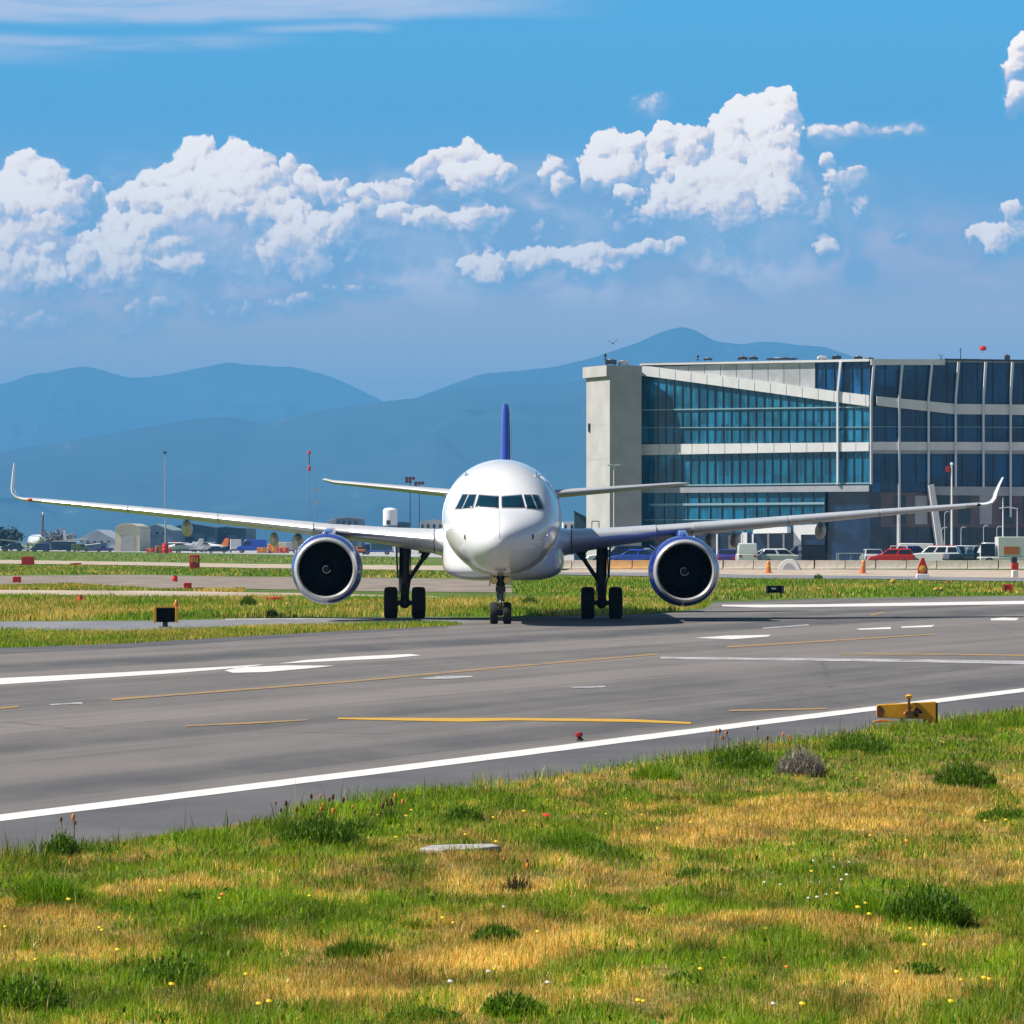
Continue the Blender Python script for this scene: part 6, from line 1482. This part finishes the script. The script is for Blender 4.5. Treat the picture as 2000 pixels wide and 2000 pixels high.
GRNP = [(620, 1585, 150, 40, .9), (900, 1540, 150, 40, .6), (1080, 1590, 110, 26, 1.0), (120, 1660, 200, 40, .8), (1720, 1710, 150, 40, 1.0), (1550, 1440, 280, 36, .8), (1870, 1380, 160, 30, .9), (650, 1730, 260, 30, .6), (300, 1740, 180, 26, .6), (320, 1850, 170, 34, .7), (1250, 1730, 200, 26, .6), (1550, 1660, 160, 20, .4), (100, 1900, 160, 30, .8), (1880, 1900, 120, 30, .6)]
def dryness(x, y):
    px, py = to_px(x, y); px = px + (fbm(x * 1.6, y * .5, 77, 3) - .5) * 160; py = py + (fbm(x * 1.6 + 9, y * .5, 87, 3) - .5) * 60
    d = .27 + (fbm(x * .55, y * .16, 5, 4) - .5) * 1.5 + (fbm(x * 2.4, y * .8, 15, 3) - .5) * 1.5 + (fbm(x * 7, y * 2.6, 19, 2) - .5) * .8
    for (cx, cy, rx, ry, s) in DRYP: d = d + s * .95 * np.exp(-(((px - cx * K2) / (rx * K2)) ** 2 + ((py - cy * K2) / (ry * K2)) ** 2))
    for (cx, cy, rx, ry, s) in GRNP: d = d - s * .8 * np.exp(-(((px - cx * K2) / (rx * K2)) ** 2 + ((py - cy * K2) / (ry * K2)) ** 2))
    return d
def meadow(n, y0, y1, hscale, wscale, dens_pow=1.0):
    y = y0 + (y1 - y0) * RNG.random(n); half = y / 9 * 1.06 + 1.9; x = RNG.uniform(-1, 1, n) * half
    keepm = RNG.random(n) < half / half.max()
    x, y = x[keepm], y[keepm]; k_ = inside_meadow(x, y, RNG.uniform(-5, 14, len(x))); return x[k_], y[k_]
X, Y = [], []
for n, a, b in ((390000, 23.5, 34), (390000, 32, 48), (400000, 44, 80)):
    x, y = meadow(n, a, b, 1, 1); X.append(x); Y.append(y)
X, Y = np.concatenate(X), np.concatenate(Y)
D = dryness(X, Y); n = len(X)
isdry = RNG.random(n) < .03 + .90 / (1 + np.exp(-(D - .48) * 6))
clump = fbm(X * 3.2, Y * 1.5, 31, 3)
col = np.where(isdry[:, None], pick(n, DRYS, (3, 3, 2, 2, 1)), pick(n, GREENS, (3, 4, 3, 2, 2)))
col *= (.12 + 1.75 * fbm(X * 2.6, Y * 1.1, 61, 4))[:, None]
h = np.where(isdry, RNG.uniform(.03, .09, n), RNG.uniform(.04, .12, n)) * (.25 + 1.5 * clump ** 1.3)
edge_px, edge_py = to_px(X, Y); near_edge_ = np.clip(1 - (edge_py - np.interp(edge_px, ex_, ey_)) / 40, 0, 1)
h *= 1 + .35 * near_edge_
wid = np.clip(.0045 * Y / 30, .004, .012) * RNG.uniform(.7, 1.4, n)
blades('meadow_grass', X, Y, np.maximum(mz(X, Y), -.004) + .012, h, wid, col.astype(np.float32), .55, kind='stuff')
# long bent stems and small broad leaves among the grass
def sub(k_, a, b): 
    x, y = meadow(k_, a, b, 1, 1); return x, y
x1_, y1_ = sub(2600, 23.5, 60); n1_ = len(x1_)
blades('long_stems', x1_, y1_, np.maximum(mz(x1_, y1_), 0) + .01, RNG.uniform(.12, .26, n1_), np.full(n1_, .0042), pick(n1_, [(.8, .6, .22), (.5, .42, .08), (.3, .3, .05), (.16, .09, .03)], (3, 2, 2, 1)), .5, kind='stuff')
x2_, y2_ = sub(60000, 23.5, 62); d2_ = dryness(x2_, y2_) + (fbm(x2_ * 1.8, y2_ * .8, 91, 3) - .5) * 1.2; k2_ = d2_ < .22; x2_, y2_ = x2_[k2_], y2_[k2_]; n2_ = len(x2_)
blades('ground_leaves', x2_, y2_, np.maximum(mz(x2_, y2_), 0) + RNG.uniform(.01, .07, n2_), RNG.uniform(.025, .055, n2_), RNG.uniform(.014, .026, n2_), pick(n2_, [(.09, .21, .004), (.14, .27, .006), (.05, .12, .004), (.22, .33, .01)], (3, 3, 2, 1)), 1.2, kind='stuff')
ne_ = 420; pe_ = RNG.uniform(-100, 2150, ne_); qe_ = np.interp(pe_, ex_, ey_) + np.abs(RNG.normal(0, 16, ne_)) + 3
ke_ = fbm(pe_ / 90, pe_ * 0, 55, 2) > .42; pe_, qe_ = pe_[ke_], qe_[ke_]; ye_ = FP * CAM_H / (qe_ - HZ); xe_ = (pe_ - 1000) / FP * ye_; ne_ = len(pe_)
blades('edge_stalks', xe_, ye_, np.full(ne_, .01), RNG.uniform(.10, .34, ne_) * (.5 + RNG.random(ne_)), RNG.uniform(.006, .012, ne_), pick(ne_, [(.20, .10, .03), (.12, .16, .02), (.42, .30, .10), (.10, .05, .03)], (3, 3, 2, 2)), .28, kind='stuff')
# strips of grass beyond the taxiway
def strip(n, poly_px, hmin, hmax, w, dry, seed, name='verge_grass'):
    rs = np.random.default_rng(seed); P = np.array([tuple(G(x, y)[:2]) for x, y in poly_px])
    lo, hi = P.min(0), P.max(0); x = rs.uniform(lo[0], hi[0], n * 3); y = rs.uniform(lo[1], hi[1], n * 3)
    ins_ = np.zeros(len(x), bool); j = len(P) - 1
    for i in range(len(P)):
        c_ = ((P[i, 1] > y) != (P[j, 1] > y)) & (x < (P[j, 0] - P[i, 0]) * (y - P[i, 1]) / (P[j, 1] - P[i, 1] + 1e-9) + P[i, 0]); ins_ ^= c_; j = i
    x, y = x[ins_][:n], y[ins_][:n]; n = len(x)
    d = rs.random(n) < np.clip(dry + (fbm(x * .25, y * .06, seed, 4) - .5) * 2.2, .02, .95)
    c = np.where(d[:, None], pick(n, DRYS, (2, 2, 2, 3, 1), rs), pick(n, GREENS, (3, 4, 4, 2, 2), rs)) * (.7 + .6 * fbm(x * .5, y * .15, seed + 3, 3))[:, None]
    blades(name, x, y, np.full(n, .0), rs.uniform(hmin, hmax, n) * (.5 + fbm(x * .6, y * .3, seed + 9, 3)), w * rs.uniform(.7, 1.4, n), c.astype(np.float32), .4, rng=rs, kind='stuff')
strip(42000, [(-250, 1235), (0, 1233.5), (200, 1235), (330, 1234), (480, 1225), (700, 1220), (870, 1217), (905, 1220), (880, 1223.5), (700, 1232), (480, 1244), (250, 1258), (0, 1267), (-250, 1290)], .06, .17, .016, .22, 101)
strip(60000, [(-250, 1164), (0, 1163), (150, 1165), (300, 1167), (640, 1166), (860, 1170), (1100, 1171), (1250, 1172), (1395, 1174), (1385, 1186), (1300, 1197), (1225, 1201), (1100, 1203), (700, 1206), (480, 1208), (300, 1212), (0, 1213.5), (-250, 1212)], .08, .24, .026, .38, 111)
strip(26000, [(1000, 1128), (1300, 1130), (1480, 1132), (2000, 1139), (2250, 1143), (2250, 1159), (2000, 1163), (1600, 1169), (1395, 1173), (1100, 1170), (1000, 1160)], .10, .24, .05, .16, 121)
strip(16000, [(-250, 1144), (0, 1145), (140, 1142), (300, 1152.5), (480, 1152), (480, 1157), (300, 1154.5), (0, 1152), (-250, 1151)], .10, .2, .05, .5, 131)
strip(16000, [(-250, 1102), (0, 1103), (250, 1106), (480, 1112), (800, 1116), (1000, 1120), (1000, 1130), (800, 1129), (480, 1126), (250, 1122), (0, 1124), (-250, 1123)], .12, .25, .09, .15, 141)
strip(9000, [(-250, 1075), (0, 1076), (250, 1080), (480, 1084), (700, 1088), (830, 1091), (830, 1103), (480, 1101), (250, 1097), (0, 1093), (-250, 1092)], .15, .3, .16, .12, 151)

# ------------------------------------------------------------------ separate plants
def clump(name, px, py, wpx, hpx, label, cat, pal, p, n, group=None, stalks=0, bw=.007, leafy=False, seed=0):
    g = G(px, py); k = g.y / FP; w, h = wpx * k / 2, hpx * k; rs = np.random.default_rng(seed + int(px))
    r = empty(name, (g.x, g.y, max(0, float(mz(np.array([g.x]), np.array([g.y]))[0])) + .01), 0, label, cat, group)
    rr = np.sqrt(rs.random(n)); a = rs.uniform(0, 2 * np.pi, n); x, y = rr * w * np.cos(a), rr * w * 1.2 * np.sin(a)
    hh = h * (1 - .65 * rr ** 1.5) * rs.uniform(.55, 1.15, n)
    c = pick(n, pal, p, rs, .3)
    if leafy:
        q = np.repeat(np.arange(n), 2); z = hh[q] * rs.uniform(.05, 1, 2 * n)
        o = blades('foliage', x[q] + rs.normal(0, .012, 2 * n), y[q] + rs.normal(0, .012, 2 * n), z, rs.uniform(.02, .048, 2 * n) * (h / .3 + .5), np.full(2 * n, bw * 1.5) * rs.uniform(.6, 1.4, 2 * n), c[q] * rs.uniform(.75, 1.25, (2 * n, 1)).astype(np.float32), .9, r, rs)
    o = blades('foliage' if not leafy else 'stem', x, y, np.zeros(n), hh, np.full(n, bw) * rs.uniform(.6, 1.3, n), c * (1 if not leafy else .8), .35, r, rs, lx=x / max(w, .01) * .45, ly=y / max(w, .01) * .3)
    if stalks: 
        for i in range(stalks):
            x0 = rs.uniform(-w * .8, w * .9); hs = h * rs.uniform(1.0, 1.5); ln = rs.normal(0, .12)
            MB().path([(x0, 0, 0), (x0 + ln * hs * .5, 0, hs * .6), (x0 + ln * hs, 0, hs)], .0032, 5).build('stalk', M_STALK, r)
            MB().sphere((x0 + ln * hs, 0, hs), .012 * rs.uniform(.7, 1.4), n=8, sc=(1, 1, 1.8)).build('seed_head', M_SEED if rs.random() < .7 else M_FLO, r)
    return r
M_STALK = mat('dry_stalk', (.16, .12, .04), .8); M_SEED = mat('seed_head', (.11, .045, .02), .85, var=.3); M_FLO = mat('orange_flower', (.65, .22, .02), .6); M_FLY = mat('yellow_flower', (.78, .55, .02), .55); M_FLW = mat('white_flower', (.62, .60, .52), .6); M_FLR = mat('red_flower', (.62, .05, .02), .6)
DG = [(.085, .190, .004), (.120, .240, .006), (.040, .095, .004), (.20, .31, .012)]
clump('weed_clump', 624, 1655, 150, 66, 'large dark green weed clump with tall seed stalks at the taxiway edge', 'weed', DG, (3, 3, 3, 1), 1500, stalks=9, leafy=True)
clump('weed_clump', 700, 1640, 90, 42, 'lower green weeds with seed stalks just right of the largest clump', 'weed', DG, (3, 3, 2, 2), 700, stalks=6, leafy=True)
clump('weed_clump', 760, 1618, 60, 40, 'thin weeds with pale stalks on the edge right of the big clump', 'weed', DG, (3, 3, 2, 2), 420, stalks=6)
clump('weed_clump', 560, 1632, 60, 46, 'thin weeds with an orange flower left of the big clump', 'weed', DG, (3, 3, 2, 2), 360, stalks=4)
clump('weed_clump', 1282, 1532, 100, 48, 'bright green tuft leaning over the taxiway edge', 'weed', GREENS, (3, 4, 2, 1, 1), 900)
clump('weed_clump', 1450, 1505, 120, 56, 'tall green tuft with dark stalks left of the grey dry bush', 'weed', DG, (3, 3, 2, 2), 1100, stalks=6, leafy=True)
clump('weed_clump', 1400, 1485, 50, 38, 'thin stalky weeds sticking up at the edge line left of the tall tuft', 'weed', DG, (3, 3, 2, 2), 260, stalks=5)
clump('dry_bush', 1563, 1522, 92, 62, 'grey dry thistle bush at the meadow edge', 'bush', [(.26, .22, .17), (.36, .32, .26), (.14, .11, .08), (.42, .40, .34)], (3, 3, 2, 1), 900, stalks=3, leafy=True)
clump('weed_clump', 1680, 1478, 130, 44, 'broad dark green tuft right of the dry bush', 'weed', DG, (3, 3, 3, 1), 900, leafy=True)
clump('weed_clump', 1885, 1545, 120, 60, 'dark green bush standing alone in the dry grass', 'weed', DG, (3, 2, 3, 1), 1200, leafy=True)
clump('weed_clump', 1815, 1815, 160, 86, 'large dark shrubby clump in the lower part of the meadow', 'weed', DG, (3, 2, 3, 1), 1700, leafy=True)
clump('weed_clump', 1710, 1795, 150, 60, 'fresh green grass tuft touching the large shrubby clump', 'weed', GREENS, (3, 4, 2, 2, 1), 1300)
clump('weed_clump', 1117, 1664, 130, 48, 'rounded fresh green tuft beside a red flower', 'weed', GREENS, (4, 4, 1, 2, 0), 1300)
clump('weed_clump', 120, 1688, 70, 54, 'dark spiky weed at the left end of the taxiway edge', 'weed', DG, (3, 2, 3, 1), 500, stalks=3, leafy=True)
clump('weed_clump', 95, 1775, 150, 70, 'spreading green tuft below the spiky weed', 'weed', GREENS, (4, 3, 2, 3, 0), 1100)
clump('weed_clump', 905, 1612, 80, 40, 'dark leafy weed with yellow flowers near the edge', 'weed', DG, (3, 2, 3, 1), 600, leafy=True)
clump('weed_clump', 1010, 1745, 60, 46, 'dark thin stalky weed in the middle of the meadow', 'weed', [(.05, .05, .02), (.09, .07, .03), (.03, .06, .01)], (2, 2, 2), 260, stalks=3)
clump('weed_clump', 970, 1850, 100, 42, 'dark green weed clump low in the meadow centre', 'weed', DG, (3, 2, 3, 1), 700, leafy=True)
clump('weed_clump', 340, 1930, 150, 60, 'leafy green clump near the lower left', 'weed', DG, (3, 3, 1, 2), 1200, leafy=True)
clump('weed_clump', 50, 1985, 170, 70, 'leafy green clump in the lower left corner', 'weed', DG, (3, 3, 1, 2), 1200, leafy=True)
clump('weed_clump', 1965, 1610, 120, 34, 'low leafy green weeds with yellow flowers at the right side', 'weed', DG, (3, 3, 1, 2), 700, leafy=True)
clump('weed_clump', 700, 1880, 130, 46, 'dark green tuft among dry grass low on the left', 'weed', DG, (3, 2, 3, 1), 800)
clump('weed_clump', 1000, 2005, 110, 50, 'green leafy clump at the bottom middle', 'weed', DG, (3, 3, 1, 2), 700, leafy=True)
clump('weed_clump', 1990, 1430, 120, 46, 'green tuft at the meadow edge by the right side of the picture', 'weed', GREENS, (3, 4, 2, 2, 1), 900)
clump('weed_clump', 1900, 1440, 90, 40, 'green tuft right below the yellow board', 'weed', GREENS, (3, 4, 2, 2, 1), 700)
clump('weed_clump', 485, 1186, 30, 26, 'dark bushy weed in the grass strip left of the engine', 'weed', DG, (3, 2, 3, 1), 500, bw=.02, leafy=True)
clump('weed_clump', 532, 1206, 22, 20, 'small dark weed below the flat orange board', 'weed', DG, (3, 2, 3, 1), 300, bw=.02)
clump('weed_clump', 1035, 1182, 30, 18, 'dark weed in the grass right of the nose wheel', 'weed', DG, (3, 2, 3, 1), 400, bw=.02, leafy=True)
clump('weed_clump', 1598, 1131, 16, 12, 'dark tuft at the edge of the grey road', 'weed', DG, (3, 2, 3, 1), 300, bw=.04)
# small tufts standing up here and there
tp = []
for i in range(3):
    t_ = clump('grass_tuft', 400 + 200 * i, 1800, (46, 60, 36)[i], (26, 22, 30)[i], 'small green grass tuft standing above the meadow grass', 'grass tuft', (GREENS, DG, GREENS)[i], ((3, 3, 2, 2, 1), (3, 3, 2, 1), (2, 4, 3, 1, 2))[i], 260, 'small grass tufts in the meadow', leafy=(i == 1), seed=50 + i); tp.append(t_)
rs_ = np.random.default_rng(404); made = 0
while made < 70:
    py_ = 1420 + 600 * rs_.random() ** 1.1; px_ = rs_.uniform(-30, 2030)
    if py_ < np.interp(px_, ex_, ey_) + 16: continue
    g = G(px_, py_)
    if dryness(np.array([g.x]), np.array([g.y]))[0] > .55 and rs_.random() < .75: continue
    t_ = tp[made % 3] if made < 3 else copy_tree(tp[made % 3])
    sc_ = rs_.uniform(.55, 1.25); t_.location = (g.x, g.y, max(0, float(mz(np.array([g.x]), np.array([g.y]))[0])) + .008); t_.rotation_euler = (0, 0, rs_.uniform(0, 6.28)); t_.scale = (sc_ * 1.2, sc_ * 1.2, sc_)
    made += 1
# pale stone slab lying in the grass
g = G(890, 1672); st_ = MB().prism([(-.30, -.25), (-.1, -.42), (.16, -.3), (.38, .05), (.30, .32), (.02, .25), (-.22, .12)], 'z', 0, .05).build('stone_slab', mat('pale_stone', (.36, .34, .32), .9, var=.15, vscale=6, bump=.4), None, bevel=.012)
st_.location = (g.x, g.y, .035); tag(st_, 'flat pale stone slab lying in the grass', 'stone')
# flower heads scattered through the meadow
def flower(px, py, m, label, group, size=.016, h=.10):
    g = G(px, py); s_ = float(size * np.random.default_rng(int(px * 7 + py)).uniform(.8, 1.3))
    r = empty('wildflower', (g.x, g.y, .02), 0, label, 'flower', group)
    MB().path([(0, 0, 0), (.004, 0, h)], .0025, 5).build('stem', M_STALK, r)
    pv_ = []; nf = 10
    MB().lathe([(s_ * .2, h - .004), (s_, h + .004), (s_ * .95, h + .009), (s_ * .3, h + .014)], (.004, 0, 0), (.15, -.35, 1), nf).build('petals', m, r)
FL = [(6, 1838), (130, 1782), (190, 1840), (225, 1885), (195, 1845), (425, 1780), (330, 1955), (475, 1935), (860, 1820), (880, 1830), (1045, 1848), (800, 1600), (790, 1612), (735, 1610), (905, 1598), (960, 1615), (1220, 1577), (1180, 1608), (1020, 1602), (1615, 1577), (1490, 1842), (1670, 1798), (1685, 1790), (1692, 1812), (1772, 1842), (1745, 1930), (1870, 1947), (1915, 1942), (1925, 1945), (1410, 1902), (1362, 1924), (1250, 1990), (1850, 1990), (1695, 1652), (1765, 1662), (1920, 1622), (1960, 1620), (1835, 1460), (1840, 1462), (310, 1765), (600, 1775), (1580, 1725), (1630, 1770), (65, 1905), (960, 1925), (1240, 1988), (520, 1990), (500, 1995), (840, 1990), (1345, 1625), (1280, 1638), (1250, 1610), (905, 1650), (770, 1655), (965, 1664), (1800, 1875), (1560, 1995)]
for (px, py) in FL: flower(px, py + 6, M_FLY, 'small yellow wildflower in the meadow grass', 'yellow wildflowers in the meadow')
for (px, py) in ((1283, 1540), (1670, 1535), (1766, 1664), (430, 1772), (1530, 1920)): flower(px, py + 6, M_FLO, 'orange wildflower in the meadow grass', 'orange wildflowers in the meadow', .017)
flower(1062, 1622, M_FLR, 'single red wildflower beside the rounded tuft', None, .03, .13)
for (px, py) in ((1625, 1710), (1650, 1725), (1640, 1735), (1580, 1740), (1600, 1740), (1610, 1765), (1575, 1772), (1585, 1697), (1592, 1770), (1655, 1700), (1490, 1740), (1520, 1745), (1730, 1790), (980, 1790), (875, 1940), (950, 1920), (64, 1945), (1063, 1985), (1065, 1942), (1505, 1985)): flower(px, py + 6, M_FLW, 'small white flower head in the meadow grass', 'white flowers in the meadow', .015, .07)
